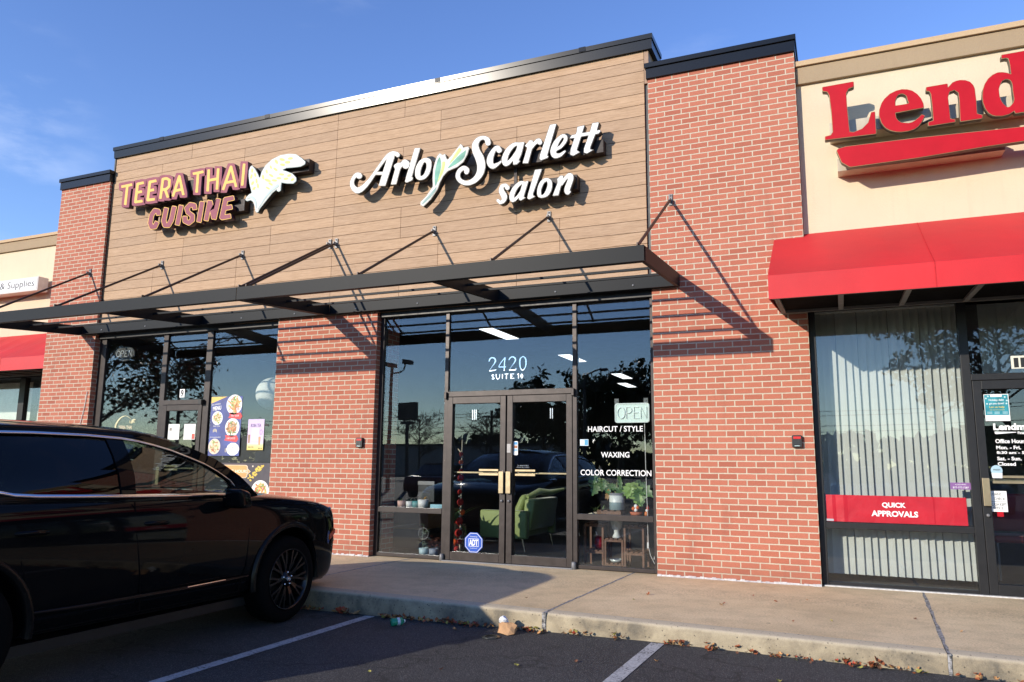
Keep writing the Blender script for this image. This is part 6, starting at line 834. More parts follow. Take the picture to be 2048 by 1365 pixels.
for z, x0, lab in ((1.905, -6.545, 'TRY OUR'), (1.565, -6.595, 'CHEF CHOICE')):
    rb = MB().prism([(x0, z+.06), (x0+.23, z+.055), (x0+.265, z+.0), (x0+.23, z-.045), (x0-.01, z-.02), (x0+.02, z+.02)], Y-.0008, Y).build('ribbon', simple('ribbon_red', (.58, .045, .05), .5), mp_); text('lettering', lab, x0+.04, x0+.2, z-.002, z+.024, Y-.0022, wl, rb)
MB().prism(disc(-6.425, 1.415, .125, .098, 10), Y-.0008, Y).build('badge', wl, mp_); text('lettering', 'OPEN', -6.475, -6.385, 1.42, 1.445, Y-.0022, simple('grey_ink', (.3, .3, .32), .6), mp_); text('lettering', 'NOON DAILY', -6.50, -6.35, 1.37, 1.395, Y-.0022, simple('grey_ink', (.4, .4, .42), .6), mp_)
mb = MB()
for k in range(5): a = R(50+20*k); mb.box(-6.80+.05*math.cos(a)-.004, -6.80+.05*math.cos(a)+.004, Y-.0008, Y, 1.63+.05*math.sin(a), 1.665+.06*math.sin(a))
for k in range(6): mb.box(-6.575+.018*(k % 2), -6.565+.018*(k % 2), Y-.0008, Y, 1.37+.02*(k//2), 1.383+.02*(k//2))
mb.build('sparkle', simple('sparkle', (.7, .6, .35), .5), mp_)
text('lettering', 'PAD THAI', -6.835, -6.71, 1.752, 1.772, Y-.0016, wl, mp_); text('lettering', 'TOM KHA NOODLE SOUP', -6.89, -6.68, 1.585, 1.602, Y-.0016, wl, mp_)
bt = thing('tea_poster', 'narrow lilac boba tea poster on the restaurant window', 'poster', (-6.0, GY, 1.63))
ml = Mat('tea_lilac'); _c = ml.coord(); _s = ml.n('ShaderNodeSeparateXYZ'); ml.l(_c, _s.inputs[0]); _r = ml.n('ShaderNodeMapRange'); ml.l(_s.outputs[2], _r.inputs[0]); _r.inputs[1].default_value = 1.40; _r.inputs[2].default_value = 1.86
ml.bsdf(ml.ramp(_r.outputs[0], [(0, (.72, .55, .12)), (.16, (.76, .66, .30)), (.24, (.66, .52, .68)), (1, (.58, .46, .74))]), .5)
MB().box(-6.157, -5.855, Y, Y+.0012, 1.402, 1.858).build('sheet', ml.m, bt); text('lettering', 'BOBA TEA', -6.105, -5.91, 1.740, 1.790, Y-.0016, simple('dark_violet', (.10, .06, .16), .5), bt, .01)
MB().box(-6.075, -5.955, Y-.0008, Y, 1.545, 1.715).build('panel', wl, bt)
for x, z, c in ((-6.125, 1.505, (.34, .19, .12)), (-5.928, 1.475, (.62, .30, .16))): MB().prism([(x-.022, z+.125), (x+.022, z+.125), (x+.015, z), (x-.015, z)], Y-.0010, Y-.0001).build('printed_cup', simple('cup', c, .5), bt)
shape('loop', [disc(-5.905, 1.665, .026, .04), disc(-5.905, 1.665, .016, .03)], Y-.0012, .0008, simple('violet', (.36, .20, .58), .5), None, bt)
text('lettering', 'MILK TEA', -6.135, -6.03, 1.435, 1.455, Y-.0016, M['black'], bt); text('lettering', 'ICED TEA', -5.945, -5.87, 1.418, 1.436, Y-.0016, M['black'], bt)
slip('tape_strip', -5.857, -5.775, 1.752, 1.785, (.012, .012, .012), 'black strip of tape beside the lilac tea poster', 'tape')
MB().box(-6.945, xb-.05, GY+.02, GY+.03, 1.215, 1.62).build('window_board', simple('board_black', (.012, .012, .013), .5), tf)
oh = thing('hours_banner', 'dark opening hours banner with orange plaque below the posters', 'banner', (-6.3, GY, .95))
MB().box(-6.945, -5.690, Y, Y+.0012, .645, 1.213).build('sheet', simple('banner_plum', (.050, .042, .055), .55), oh)
def plaque(x0, x1, z0, z1, c): return [(x0, (z0+z1)/2), (x0+.06, z1-.05), (x0+.06, z1-.02), (x0+.09, z1), (x1-.09, z1), (x1-.06, z1-.02), (x1-.06, z1-.05), (x1, (z0+z1)/2), (x1-.06, z0+.05), (x1-.06, z0+.02), (x1-.09, z0), (x0+.09, z0), (x0+.06, z0+.02), (x0+.06, z0+.05)]
MB().prism(plaque(-6.79, -6.055, .992, 1.182, 0), Y-.0008, Y).build('plaque_edge', simple('peach', (.78, .55, .36), .5), oh); MB().prism(plaque(-6.775, -6.072, 1.0, 1.174, 0), Y-.0014, Y-.0006).build('plaque', simple('orange', (.68, .31, .10), .5), oh)
text('lettering', 'OPENING HOURS', -6.70, -6.105, 1.065, 1.112, Y-.0024, simple('cream_ink', (.78, .68, .55), .5), oh, .02)
text('lettering', 'MON - SUN  11:00 AM - 9:00 PM', -6.62, -6.175, .935, .957, Y-.0016, wl, oh, .01)
text('lettering', 'CLOSED ON TUESDAY', -6.60, -6.20, .86, .88, Y-.0016, wl, oh, .01)
rr = random.Random(5); mb = MB()
for i in range(55):
    t = rr.random(); x, z = -6.06+.20*t+rr.uniform(-.04, .04), .985+.19*t+rr.uniform(-.035, .035)*(1.3-t); a = rr.uniform(.02, .035)
    mb.prism(disc(x, z, a*.62, a*.4, 6, rr.random()), Y-.0008-.00004*i, Y)
mb.build('gold_leaf', simple('gold_leaf', (.72, .50, .07), .4, 0, .3, 50), oh)
plate_of_food(-5.86, .80, .165, Y-.0001, oh, 8, F1+[(.7, .55, .12)])
mb = MB()
for x, z in ((-6.83, 1.185), (-6.02, 1.165), (-6.13, .835), (-6.5, .80), (-6.4, .72)): mb.prism(disc(x, z, .013, .013, 8), Y-.0008, Y)
mb.build('sparkle', simple('sparkle', (.75, .66, .5), .5), oh)

# loan office glass
br = thing('window_banner', 'red QUICK APPROVALS paper banner across the blinds window', 'banner', (2.45, GY, .8))
rm = Mat('banner_red'); _c = rm.coord(); _n = rm.noise(_c, 5, 4); rm.bsdf(rm.ramp(_n, [(.3, (.40, .006, .018)), (.7, (.50, .010, .024))]), .38, 0, rm.bump(_n, .25, .03))
mb = MB(); xs = [1.806, 1.87, 1.905, 1.98, 2.02, 2.3, 2.6, 2.82, 2.835, 3.0, 3.118]; wv = [0, .006, 0, .007, .002, .003, .001, .003, .0, .003, .001]
mb.add([(x, GF-.001-w, z) for x, w in zip(xs, wv) for z in (.664, .944-.001*x)], [(2*i, 2*i+2, 2*i+3, 2*i+1) for i in range(len(xs)-1)]); o = mb.build('sheet', rm.m, br); so = o.modifiers.new('s', 'SOLIDIFY'); so.thickness = .001
text('lettering', 'QUICK', 2.348, 2.570, .815, .875, GF-.0075, wl, br, .035); text('lettering', 'APPROVALS', 2.243, 2.678, .730, .790, GF-.0075, wl, br, .035)
MB().box(1.805, 1.875, GF-.010, GF-.008, .668, .690).build('tape', simple('tape_grey', (.40, .40, .44), .4), br)
pp = thing('phone_sticker', 'small purple sticker at the lower right of the blinds window', 'sticker', (3.08, GY, 1.05)); MB().box(2.987, 3.172, GF, GF+.001, 1.022, 1.090).build('sheet', simple('purple_sheet', (.22, .10, .28), .5), pp); text('lettering', '877-777-7387', 3.01, 3.15, 1.032, 1.050, GF-.0016, wl, pp); text('lettering', 'ACCESS SUPPORT', 3.03, 3.13, 1.066, 1.076, GF-.0016, wl, pp)
np_ = thing('door_number', 'pale plate with the number 11 over the loan office door', 'number plate', (3.7, GY, 2.3)); MB().box(3.612, 3.83, GF, GF+.0015, 2.228, 2.358).build('plate', simple('plate_cream', (.72, .70, .60), .5), np_); [text('numeral', '1', xx, xx+.040, 2.240, 2.338, GF-.0018, M['black'], np_, .03) for xx in (3.636, 3.694)]
po = thing('door_poster', 'teal holiday poster with white border on the loan office door', 'poster', (3.46, GY, 1.84)); MB().box(3.346, 3.562, GF, GF+.0012, 1.706, 1.976).build('sheet', wl, po)
MB().box(3.352, 3.556, GF-.0007, GF, 1.765, 1.970).build('field', simple('teal_print', (.020, .23, .29), .5, 0, .35, 12), po)
for b_, z, s_, c in (('Holiday debt', 1.902, .026, None), ('got you down?', 1.867, .026, None), ('Let us help', 1.832, .024, 'y'), ('with a loan from your friends', 1.812, .010, 'y')): text('lettering', b_, 3.39, 3.52, z, z+s_, GF-.0014, simple('poster_yellow', (.75, .55, .05), .5) if c else wl, po, .01)
MB().box(3.405, 3.505, GF-.0014, GF-.0006, 1.948, 1.970).build('badge', wl, po)
mb = MB()
for x, z in ((3.366, 1.935), (3.385, 1.955), (3.53, 1.945), (3.545, 1.91), (3.54, 1.88), (3.372, 1.88)): mb.prism(disc(x, z, .009, .009, 6), GF-.0014, GF-.0006)
for x in (3.366, 3.43, 3.50):
    for k in range(3): mb.box(x, x+.045, GF-.0014, GF-.0006, 1.778+.009*k, 1.781+.009*k)
mb.build('snowflake_print', simple('pale_print', (.50, .66, .68), .5), po)
dl = thing('door_lettering', 'white office hours lettering on the loan office door', 'lettering', (3.7, GY, 1.4))
text('lettering', 'Lendmark', 3.408, 3.83, 1.614, 1.682, GF, wl, dl, .045); MB().prism([(3.415, 1.600), (3.60, 1.596), (3.60, 1.590), (3.43, 1.575), (3.418, 1.58)], GF, GF+.001).build('swoosh', wl, dl); text('lettering', 'Financial Services', 3.612, 3.86, 1.574, 1.600, GF, wl, dl, .03)
for b_, x1, z, h in (('Office Hours', 3.682, 1.484, .042), ('Mon. - Fri.', 3.628, 1.424, .036), ('8:30 am - 5:30 pm', 3.80, 1.370, .036), ('Sat. - Sun.', 3.625, 1.315, .036), ('Closed', 3.572, 1.262, .036)): text('lettering', b_, 3.415 if 'O' in b_ else 3.418, x1, z, z+h, GF, wl, dl, .03)
ln = thing('loan_notice', 'white LOANS CHECK notice with a red tag on the loan office door', 'notice', (3.4, .2, .9))
MB().box(3.330, 3.470, GF, GF+.0012, .812, 1.014).build('sheet', wl, ln); gi = simple('green_ink', (.03, .05, .045), .5)
for b_, x0, x1, z in (('LOANS', 3.333, 3.425, .970), ('CHECK', 3.36, 3.455, .925), ('CASH KEPT', 3.335, 3.462, .870), ('OFFICE', 3.345, 3.430, .835)): text('lettering', b_, x0, x1, z, z+.026, GF-.0016, gi, ln)
MB().box(3.375, 3.43, GF-.003, GF-.001, .765, .812).build('red_tag', M['red'], ln); MB().box(3.332, 3.468, GF-.0007, GF, .907, .911).build('rule', gi, ln)
# vertical blinds
vb = thing('vertical_blind', 'pale grey vertical blind behind the loan office window', 'blind', (2.4, .4, 3.0))
bm_ = simple('blind_vane', (.49, .50, .465), .75, 0, .05, 3)
rr = random.Random(11)
for i in range(19):
    x = 1.80+.0765*i; ang = R(-24+rr.uniform(-4, 4)) if i > 1 else R(-12); w = .044; vs = []; nz = 5
    for k in range(nz+1):
        z = .10+(2.96-.10)*k/nz; sw = .008*math.sin(i*1.7+k*.6)
        for s in (-1, -.33, .33, 1): c_ = .010*(1-s*s); vs.append((x+s*w*math.cos(ang)-c_*math.sin(ang)+sw, .36+s*w*math.sin(ang)+c_*math.cos(ang), z))
    o = MB().add(vs, [(4*k+j, 4*k+j+1, 4*k+j+5, 4*k+j+4) for k in range(nz) for j in range(3)], 0, True).build('vane', bm_, vb)
MB().box(1.78, 3.20, .33, .39, 2.955, 2.99).build('head_rail', M['white'], vb)
vb2 = thing('vertical_blind', 'pale closed vertical blind beside the loan office door number', 'blind', (3.9, .5, 2.6))
for i in range(11):
    x = 3.46+.088*i; MB().add([(x-.046, .50+.012*(i % 2), 2.20), (x+.046, .52, 2.20), (x+.046, .52, 2.98), (x-.046, .50+.012*(i % 2), 2.98)], [(0,1,2,3)]).build('vane', bm_, vb2)
fr_ = thing('air_freshener', 'pale blue dome air freshener hung at the loan office door', 'air freshener', (3.40, GY, 1.2)); MB().prism(disc(3.402, 1.215, .050, .052, 20), GF-.012, GF).build('dome', simple('pale_blue', (.36, .52, .60), .4), fr_); MB().prism([(3.356, 1.19), (3.448, 1.19), (3.444, 1.14), (3.362, 1.14)], GF-.014, GF-.001).build('base', wl, fr_); text('lettering', 'FRESH', 3.375, 3.43, 1.215, 1.229, GF-.0145, M['black'], fr_)
# wall buttons by the doors
for x, lab in ((-4.063, 'small black access reader with red window on the middle pier'), (1.555, 'small black access reader with red window on the wide pier')):
    rd = thing('access_reader', lab, 'card reader', (x, 0, 1.5), 'access readers beside the doors')
    MB().prism(rrect(x-.052, x+.052, 1.437, 1.570, .014), -.046, -.001).build('case', M['black'], rd, .006); MB().box(x-.036, x+.040, -.0495, -.044, 1.530, 1.555).build('red_window', simple('reader_red', (.55, .02, .02), .3), rd)
    MB().box(x-.03, x+.03, -.0492, -.044, 1.470, 1.512).build('keypad', simple('keypad_dark', (.03, .03, .03), .3), rd); MB().box(x-.026, x+.026, -.0492, -.044, 1.452, 1.459).build('badge', M['silver'], rd)
# a white cable dangling down the narrow pier's return
tag(MB().tube([(-9.50, -.012, 2.36), (-9.53, -.012, 2.1), (-9.60, -.012, 1.8), (-9.67, -.012, 1.5)], .006, 6).build('cable', simple('cable_white', (.6, .6, .58), .5)), 'thin white cable running down the narrow brick pier', 'cable')
# ---------------------------------------------------------------- black SUV nosed in to the kerb
CX, NOSE, ZG = -3.672, -2.085, -.192
paint = Mat('black_paint'); _c = paint.coord(); paint.bsdf(simple and paint.ramp(paint.noise(_c, 3, 2), [(.3, (.0042, .0042, .0046)), (.7, (.0052, .0052, .0056))]), .035, 0, None, Specular_IOR_Level=.12); paint = paint.m
clad = simple('gloss_black_cladding', (.005, .005, .005), .25, 0, .04, 5, Specular_IOR_Level=.18); tyre_m = simple('tyre', (.004, .004, .004), .9, 0, .1, 30, .2, 30, Specular_IOR_Level=.08); rim_m = simple('black_rim', (.006, .006, .0065), .22, .2)
tint = pane_mat('privacy_glass', (.05, .055, .06), 1.36); clearg = pane_mat('car_glass_clear', (.62, .68, .66), 1.5)
suv = thing('parked_suv', 'black SUV parked nose to the kerb with chrome window trim', 'car', (CX, NOSE-2.5, ZG))
def P(s, w, z): return (CX+w, NOSE-s, ZG+z)
def interp(x, tab):
    for (a, va), (b, vb) in zip(tab[:-1], tab[1:]):
        if x <= b: t = max(0, min(1, (x-a)/(b-a))); return va+(vb-va)*t
    return tab[-1][1]
HW = [(0, .66), (.06, .78), (.18, .885), (.4, .955), (.7, .982), (1, .988), (3.9, .988), (4.4, .965), (4.75, .92), (4.92, .86), (4.98, .74)]
ZT = [(0, .84), (.06, .935), (.18, .985), (.3, 1.01), (.45, 1.045), (.87, 1.10), (1.41, 1.135), (1.7, 1.145), (2.6, 1.150), (3.5, 1.170), (4.4, 1.19), (4.98, 1.17)]
ZB = [(0, .36), (.06, .28), (.2, .23), (.5, .23), (1.5, .25), (3.5, .27), (4.6, .30), (4.98, .40)]
st = [0, .06, .18, .3, .45, .7, 1.0, 1.41, 1.7, 2.2, 2.7, 3.2, 3.7, 4.1, 4.4, 4.75, 4.92, 4.98]
def section(s):
    hw, zt, zb = interp(s, HW), interp(s, ZT), interp(s, ZB); hood = s < 1.6
    crown = .055 if hood else .0
    return [(0, zb+.03), (.80*hw, zb+.01), (.955*hw, zb+.07), (.985*hw, zb+.20), (hw, .30*zb+.70*(zt-.10)), (.992*hw, zt-.115), (.955*hw, zt-.03), (.90*hw if hood else .925*hw, zt), (.45*hw, zt+crown*.8), (0, zt+crown)]
v = []; f = []; k = None
for s in st:
    h = section(s); loop = [(w, z) for w, z in h]+[(-w, z) for w, z in reversed(h[1:-1])]; k = len(loop); v += [P(s, w, z) for w, z in loop]
n = len(st)
f = [(i*k+j, i*k+(j+1)%k, (i+1)*k+(j+1)%k, (i+1)*k+j) for i in range(n-1) for j in range(k)]
for e in (0, n-1):      # closed ends: quads strip between the two sides
    b = e*k; m = len(section(0))
    f += [(b+j, b+j+1, b+(k-j-1)%k, b+(k-j)%k) for j in range(1, m-2)]; f += [(b, b+1, b+k-1), (b+m-2, b+m-1, b+m)]
body = MB().add(v, f, 0, True).build('body', paint, suv)
ss = body.modifiers.new('sub', 'SUBSURF'); ss.levels = ss.render_levels = 2
WS = ((.985, 1), (3.885, 1))
cut = MB()
for s, _ in WS: cut.lathe([(.001, -1.2), (.445, -1.2), (.445, 1.2), (.001, 1.2)], P(s, 0, .395), 48, 0, 'x')
cab = cut; cab.hexa([P(1.50, -.80, .55), P(4.7, -.80, .55), P(4.7, .80, .55), P(1.50, .80, .55), P(1.50, -.86, 1.5), P(4.7, -.86, 1.5), P(4.7, .86, 1.5), P(1.50, .86, 1.5)])
co = cut.build('cut', paint); bo = body.modifiers.new('arch', 'BOOLEAN'); bo.object = co; bo.operation = 'DIFFERENCE'; bo.solver = 'EXACT'
dg = bpy.context.evaluated_depsgraph_get(); dg.update(); nm = bpy.data.meshes.new_from_object(body.evaluated_get(dg)); body.modifiers.clear(); body.data = nm; bpy.data.objects.remove(co)
for p in nm.polygons: p.use_smooth = True
try: nm.set_sharp_from_angle(angle=R(38))
except Exception: pass
# greenhouse: side frames with window openings, roof, glass
GW = [(1.0, .78), (1.5, .87), (1.9, .905), (2.4, .922), (3.6, .922), (4.3, .90), (4.75, .86), (5.0, .82)]
def sidew(s, z): t = max(0, (z-1.13)/.53); return interp(s, GW)-.335*t**1.6
TOP = [(1.28, 1.13), (1.50, 1.30), (1.73, 1.445), (1.95, 1.53), (2.14, 1.582), (2.41, 1.615), (2.82, 1.630), (3.5, 1.625), (4.1, 1.60), (4.55, 1.565), (4.86, 1.525)]
REAR = [(4.90, 1.46), (4.95, 1.30), (4.97, 1.15)]
DOORF = [(1.72, 1.160), (1.64, 1.215), (1.68, 1.275), (1.90, 1.395), (2.2, 1.505), (2.47, 1.567), (2.60, 1.582), (2.655, 1.175), (2.1, 1.165)]
DOORR = [(2.775, 1.182), (2.745, 1.592), (3.2, 1.595), (3.60, 1.585), (3.64, 1.40), (3.70, 1.25), (3.62, 1.215), (3.45, 1.20)]
QUART = [(3.80, 1.30), (3.72, 1.582), (4.2, 1.55), (4.5, 1.50), (4.66, 1.44), (4.62, 1.34), (4.2, 1.30)]
def dens(poly, closed=True, step=.12):
    o = []
    m = len(poly)
    for i in range(m if closed else m-1):
        a, b = Vector(poly[i]), Vector(poly[(i+1) % m]); c = max(1, int((b-a).length/step)); o += [tuple(a+(b-a)*q/c) for q in range(c)]
    return o
def side_panel(loops_, name, mat, parent, off=0.0, thick=.05, side=1):
    me = curve_mesh(loops_, .01, name); bm = bmesh.new(); bm.from_mesh(me)
    for _ in range(3): bmesh.ops.subdivide_edges(bm, edges=[e for e in bm.edges if e.calc_length() > .22 and abs(e.verts[0].co.z-e.verts[1].co.z) < .001], cuts=1); bmesh.ops.triangulate(bm, faces=bm.faces)
    for v_ in bm.verts:
        s, z, d = v_.co; w = sidew(s, z)+off-(thick if d < 0 else 0); v_.co = P(s, side*w, z)
    bmesh.ops.recalc_face_normals(bm, faces=bm.faces); bm.to_mesh(me); bm.free(); me.materials.clear(); me.materials.append(mat)
    nn = []
    for v_ in me.vertices:
        s, z = NOSE-v_.co.y, v_.co.z-ZG; h_ = .01; ds = (sidew(s+h_, z)-sidew(s-h_, z))/(2*h_); dz = (sidew(s, z+h_)-sidew(s, z-h_))/(2*h_); nn.append(Vector((side, ds, -dz)).normalized())
    for p_ in me.polygons: p_.use_smooth = True
    if thick < .02: me.normals_split_custom_set_from_vertices(nn)
    return link(name, me, parent)
outline = [(1.28, 1.10)]+TOP+REAR+[(4.97, 1.12)]
for sd in (1, -1):
    g = side_panel([dens(outline), dens(DOORF), dens(DOORR), dens(QUART)], 'cabin_frame', paint, suv, 0, .05, sd)
    for nm_, pl, mt in (('window', DOORF, clearg), ('window', DOORR, tint), ('window', QUART, tint)): side_panel([dens([(s, z) for s, z in pl])], nm_, mt, g, -.012, .005, sd)
    # bright trim over and under the side glass
    up_ = [(1.62, 1.225), (1.66, 1.272), (1.78, 1.345), (1.90, 1.405), (2.05, 1.460), (2.2, 1.512), (2.35, 1.548), (2.47, 1.572), (2.62, 1.590), (2.9, 1.603), (3.3, 1.606), (3.6, 1.600), (4.0, 1.578), (4.3, 1.552), (4.55, 1.51)]
    lo = [(1.62, 1.152), (1.9, 1.158), (2.3, 1.164), (2.7, 1.172), (3.1, 1.182), (3.4, 1.192), (3.56, 1.204), (3.66, 1.226), (3.72, 1.26)]
    for pts, hh in ((up_, .010), (lo, .012)):
        mb = MB(); vs = []
        for s, z in pts:
            w = sidew(s, z); vs += [P(s, sd*(w+.002), z-hh), P(s, sd*(w+.016), z-hh*.9), P(s, sd*(w+.010), z+hh*.3), P(s, sd*(w-.006), z+hh)]
        q = len(pts); mb.add(vs, [(4*i+j, 4*i+j+1, 4*i+j+5, 4*i+j+4) for i in range(q-1) for j in range(3)], 0, True); mb.build('chrome_trim', M['chrome'], suv)
    rl_ = MB().tube([P(s, sd*(sidew(s, z)-.045), z+.012) for s, z in ((2.3, 1.60), (2.45, 1.618), (3.0, 1.632), (3.6, 1.624), (4.2, 1.595), (4.45, 1.57))], .018, 8).build('roof_rail', clad, suv)
# roof skin
mb = MB(); vs = []; ts = []
for i in range(len(TOP)-4):
    a, b = TOP[i+4], TOP[min(i+5, len(TOP)-1)]
    for u in (0, .5):
        if i == len(TOP)-5 and u: continue
        ts.append((a[0]+(b[0]-a[0])*u, a[1]+(b[1]-a[1])*u))
cn = 13
for s, z in ts:
    we = sidew(s, z)
    for j in range(cn): c = -1+2*j/(cn-1); vs.append(P(s-.10*(1-c*c)*(1 if s < 2.3 else .0), c*we, z+.085*(1-abs(c)**2.4)))
mb.add(vs, [(i*cn+j, i*cn+j+1, (i+1)*cn+j+1, (i+1)*cn+j) for i in range(len(ts)-1) for j in range(cn-1)], 0, True); r_ = mb.build('roof', paint, suv); so = r_.modifiers.new('s', 'SOLIDIFY'); so.thickness = .02; so.offset = -1
MB().hexa([P(4.78, -.70, 1.545), P(5.04, -.68, 1.50), P(5.04, .68, 1.50), P(4.78, .70, 1.545), P(4.74, -.70, 1.615), P(5.03, -.68, 1.535), P(5.03, .68, 1.535), P(4.74, .70, 1.615)]).build('rear_spoiler', paint, suv, .012)
def glass_strip(edge, name, mat, bulge, up):
    mb = MB(); vs = []
    for i, (s, z) in enumerate(edge):
        we = sidew(max(1.0, s), z)-.012; t = i/(len(edge)-1)
        for j in range(cn): c = -1+2*j/(cn-1); vs.append(P(s+(bulge[0]+(bulge[1]-bulge[0])*t)*(1-c*c), c*we, z+up*(1-c**2)*t))
    mb.add(vs, [(i*cn+j, i*cn+j+1, (i+1)*cn+j+1, (i+1)*cn+j) for i in range(len(edge)-1) for j in range(cn-1)], 0, True); return mb.build(name, mat, suv)
glass_strip([(1.30, 1.125), (1.50, 1.29), (1.73, 1.435), (1.95, 1.54), (2.14, 1.602)], 'windshield', clearg, (-.22, -.09), .045)
glass_strip([(4.965, 1.15), (4.94, 1.30), (4.89, 1.46), (4.86, 1.54)], 'rear_window', tint, (.05, .02), .03)
MB().hexa([P(1.46, -.86, 1.06), P(1.16, -.80, 1.10), P(1.16, .80, 1.10), P(1.46, .86, 1.06), P(1.40, -.84, 1.118), P(1.06, -.62, 1.150), P(1.06, .62, 1.150), P(1.40, .84, 1.118)]).build('cowl', clad, suv)
# cabin: dash, wheel, seats
seat_m = simple('seat_beige', (.30, .25, .20), .7); dash_m = simple('dash_dark', (.016, .016, .017), .6)
MB().hexa([P(1.85, -.80, .80), P(1.35, -.80, .80), P(1.35, .80, .80), P(1.85, .80, .80), P(1.80, -.80, 1.09), P(1.35, -.80, 1.12), P(1.35, .80, 1.12), P(1.80, .80, 1.09)]).build('dashboard', dash_m, suv, .03)
MB().tube([P(2.02+.06*math.sin(a), -.40+.18*math.cos(a), 1.03+.17*math.sin(a)) for a in [k*6.2832/24 for k in range(25)]], .014, 8, 0, False).build('steering_wheel', dash_m, suv)
for s0, rows in ((2.35, (-.40, .40)), (3.3, (-.42, .0, .42))):
    for w in rows:
        sm_ = MB().hexa([P(s0, w-.23, .60), P(s0+.50, w-.23, .60), P(s0+.50, w+.23, .60), P(s0, w+.23, .60), P(s0-.05, w-.23, .74), P(s0+.48, w-.23, .70), P(s0+.48, w+.23, .70), P(s0-.05, w+.23, .74)]).build('seat', seat_m, suv, .04)
        MB().hexa([P(s0+.40, w-.22, .70), P(s0+.54, w-.22, .70), P(s0+.54, w+.22, .70), P(s0+.40, w+.22, .70), P(s0+.60, w-.19, 1.26), P(s0+.70, w-.19, 1.26), P(s0+.70, w+.19, 1.26), P(s0+.60, w+.19, 1.26)]).build('seat_back', seat_m, sm_, .04)
        MB().hexa([P(s0+.62, w-.12, 1.28), P(s0+.71, w-.12, 1.28), P(s0+.71, w+.12, 1.28), P(s0+.62, w+.12, 1.28), P(s0+.66, w-.10, 1.45), P(s0+.73, w-.10, 1.45), P(s0+.73, w+.10, 1.45), P(s0+.66, w+.10, 1.45)]).build('headrest', seat_m, sm_, .03)
# door seams, handles, mouldings, mirrors
for sd in (1, -1):
    def bw(s, z): return interp(s, HW)*(.995 if z < .95 else .97)
    mb = MB()
    for pts in ([(1.55, 1.10), (1.53, .85), (1.54, .55), (1.62, .36)], [(2.70, 1.13), (2.68, .9), (2.62, .6), (2.60, .36)], [(3.72, 1.13), (3.64, .95), (3.52, .80), (3.44, .55), (3.40, .36)], [(1.62, .355), (2.6, .36), (3.4, .365)]):
        mb.tube([P(s, sd*(bw(s, z)-.002), z) for s, z in pts], .005, 6)
    mb.build('door_seam', M['soffit'], suv)
    for s in (2.38, 3.34):
        MB().tube([P(s, sd*(bw(s, .96)+.004), .965), P(s+.06, sd*(bw(s, .96)+.030), .970), P(s+.20, sd*(bw(s, .96)+.030), .972), P(s+.25, sd*(bw(s, .96)+.004), .970)], [.012, .017, .017, .012], 8).build('door_handle', paint, suv)
    MB().tube([P(1.52, sd*.985, .47), P(2.0, sd*.995, .46), P(3.0, sd*.996, .465), P(3.42, sd*.985, .48)], [.012, .020, .020, .012], 8).build('door_moulding', clad, suv); MB().tube([P(1.80, sd*1.006, .475), P(2.2, sd*1.010, .472)], .006, 6).build('moulding_chrome', M['chrome'], suv)
    for s in (.985, 3.885):
        mb = MB(); vs = []; na = 22
        for i in range(na+1):
            a = R(-8+196*i/na); c, s_ = math.cos(a), math.sin(a)
            for r, w in ((.438, .955), (.440, 1.000), (.475, 1.006), (.492, .984)): vs.append(P(s+r*c, sd*(w-(.05 if s < 1 and c < -.75 else 0)), .395+r*s_))
        mb.add(vs, [(4*i+j, 4*i+j+1, 4*i+j+5, 4*i+j+4) for i in range(na) for j in range(3)], 0, True); mb.build('arch_cladding', clad, suv)
    mr = MB().hexa([P(1.86, sd*.99, 1.045), P(1.70, sd*.97, 1.05), P(1.70, sd*1.17, 1.05), P(1.86, sd*1.19, 1.045), P(1.88, sd*1.00, 1.21), P(1.73, sd*.98, 1.18), P(1.73, sd*1.16, 1.18), P(1.88, sd*1.19, 1.21)]).build('wing_mirror', paint, suv, .035, True); mr.modifiers['bevel'].segments = 4
    MB().hexa([P(1.80, sd*.88, 1.10), P(1.70, sd*.88, 1.10), P(1.70, sd*1.0, 1.09), P(1.80, sd*1.0, 1.09), P(1.80, sd*.88, 1.14), P(1.70, sd*.88, 1.14), P(1.70, sd*1.0, 1.12), P(1.80, sd*1.0, 1.12)]).build('mirror_arm', clad, mr)
    MB().hexa([P(.20, sd*.875, .72), P(.32, sd*.915, .66), P(.32, sd*.93, .66), P(.20, sd*.905, .72), P(.20, sd*.875, .765), P(.32, sd*.915, .715), P(.32, sd*.93, .715), P(.20, sd*.905, .765)]).build('side_marker', simple('amber_lens', (.62, .10, .010), .15), suv, .004)
    MB().hexa([P(.10, sd*.62, .62), P(.02, sd*.62, .62), P(.07, sd*.80, .62), P(.20, sd*.86, .62), P(.16, sd*.62, .98), P(.045, sd*.62, .93), P(.095, sd*.78, .94), P(.22, sd*.85, .98)]).build('headlight', simple('headlamp_lens', (.32, .34, .36), .08, .3), suv, .01)
    MB().hexa([P(4.98, sd*.66, .75), P(4.80, sd*.90, .75), P(4.83, sd*.915, .75), P(5.0, sd*.70, .75), P(4.99, sd*.66, 1.14), P(4.82, sd*.89, 1.14), P(4.85, sd*.905, 1.14), P(5.0, sd*.70, 1.14)]).build('taillight', simple('tail_lens', (.30, .008, .010), .1), suv)
MB().box(CX-.56, CX+.56, NOSE-.03, NOSE+.012, ZG+.50, ZG+.80).build('grille', simple('grille_dark', (.02, .02, .021), .3, .5), suv, .02)
MB().box(CX-.66, CX+.66, NOSE-.22, NOSE-.012, ZG+.235, ZG+.33).build('lower_bumper', clad, suv, .03)
MB().box(CX-.80, CX+.80, NOSE-4.6, NOSE-.5, ZG+.19, ZG+.26).build('underbody', M['black'], suv)
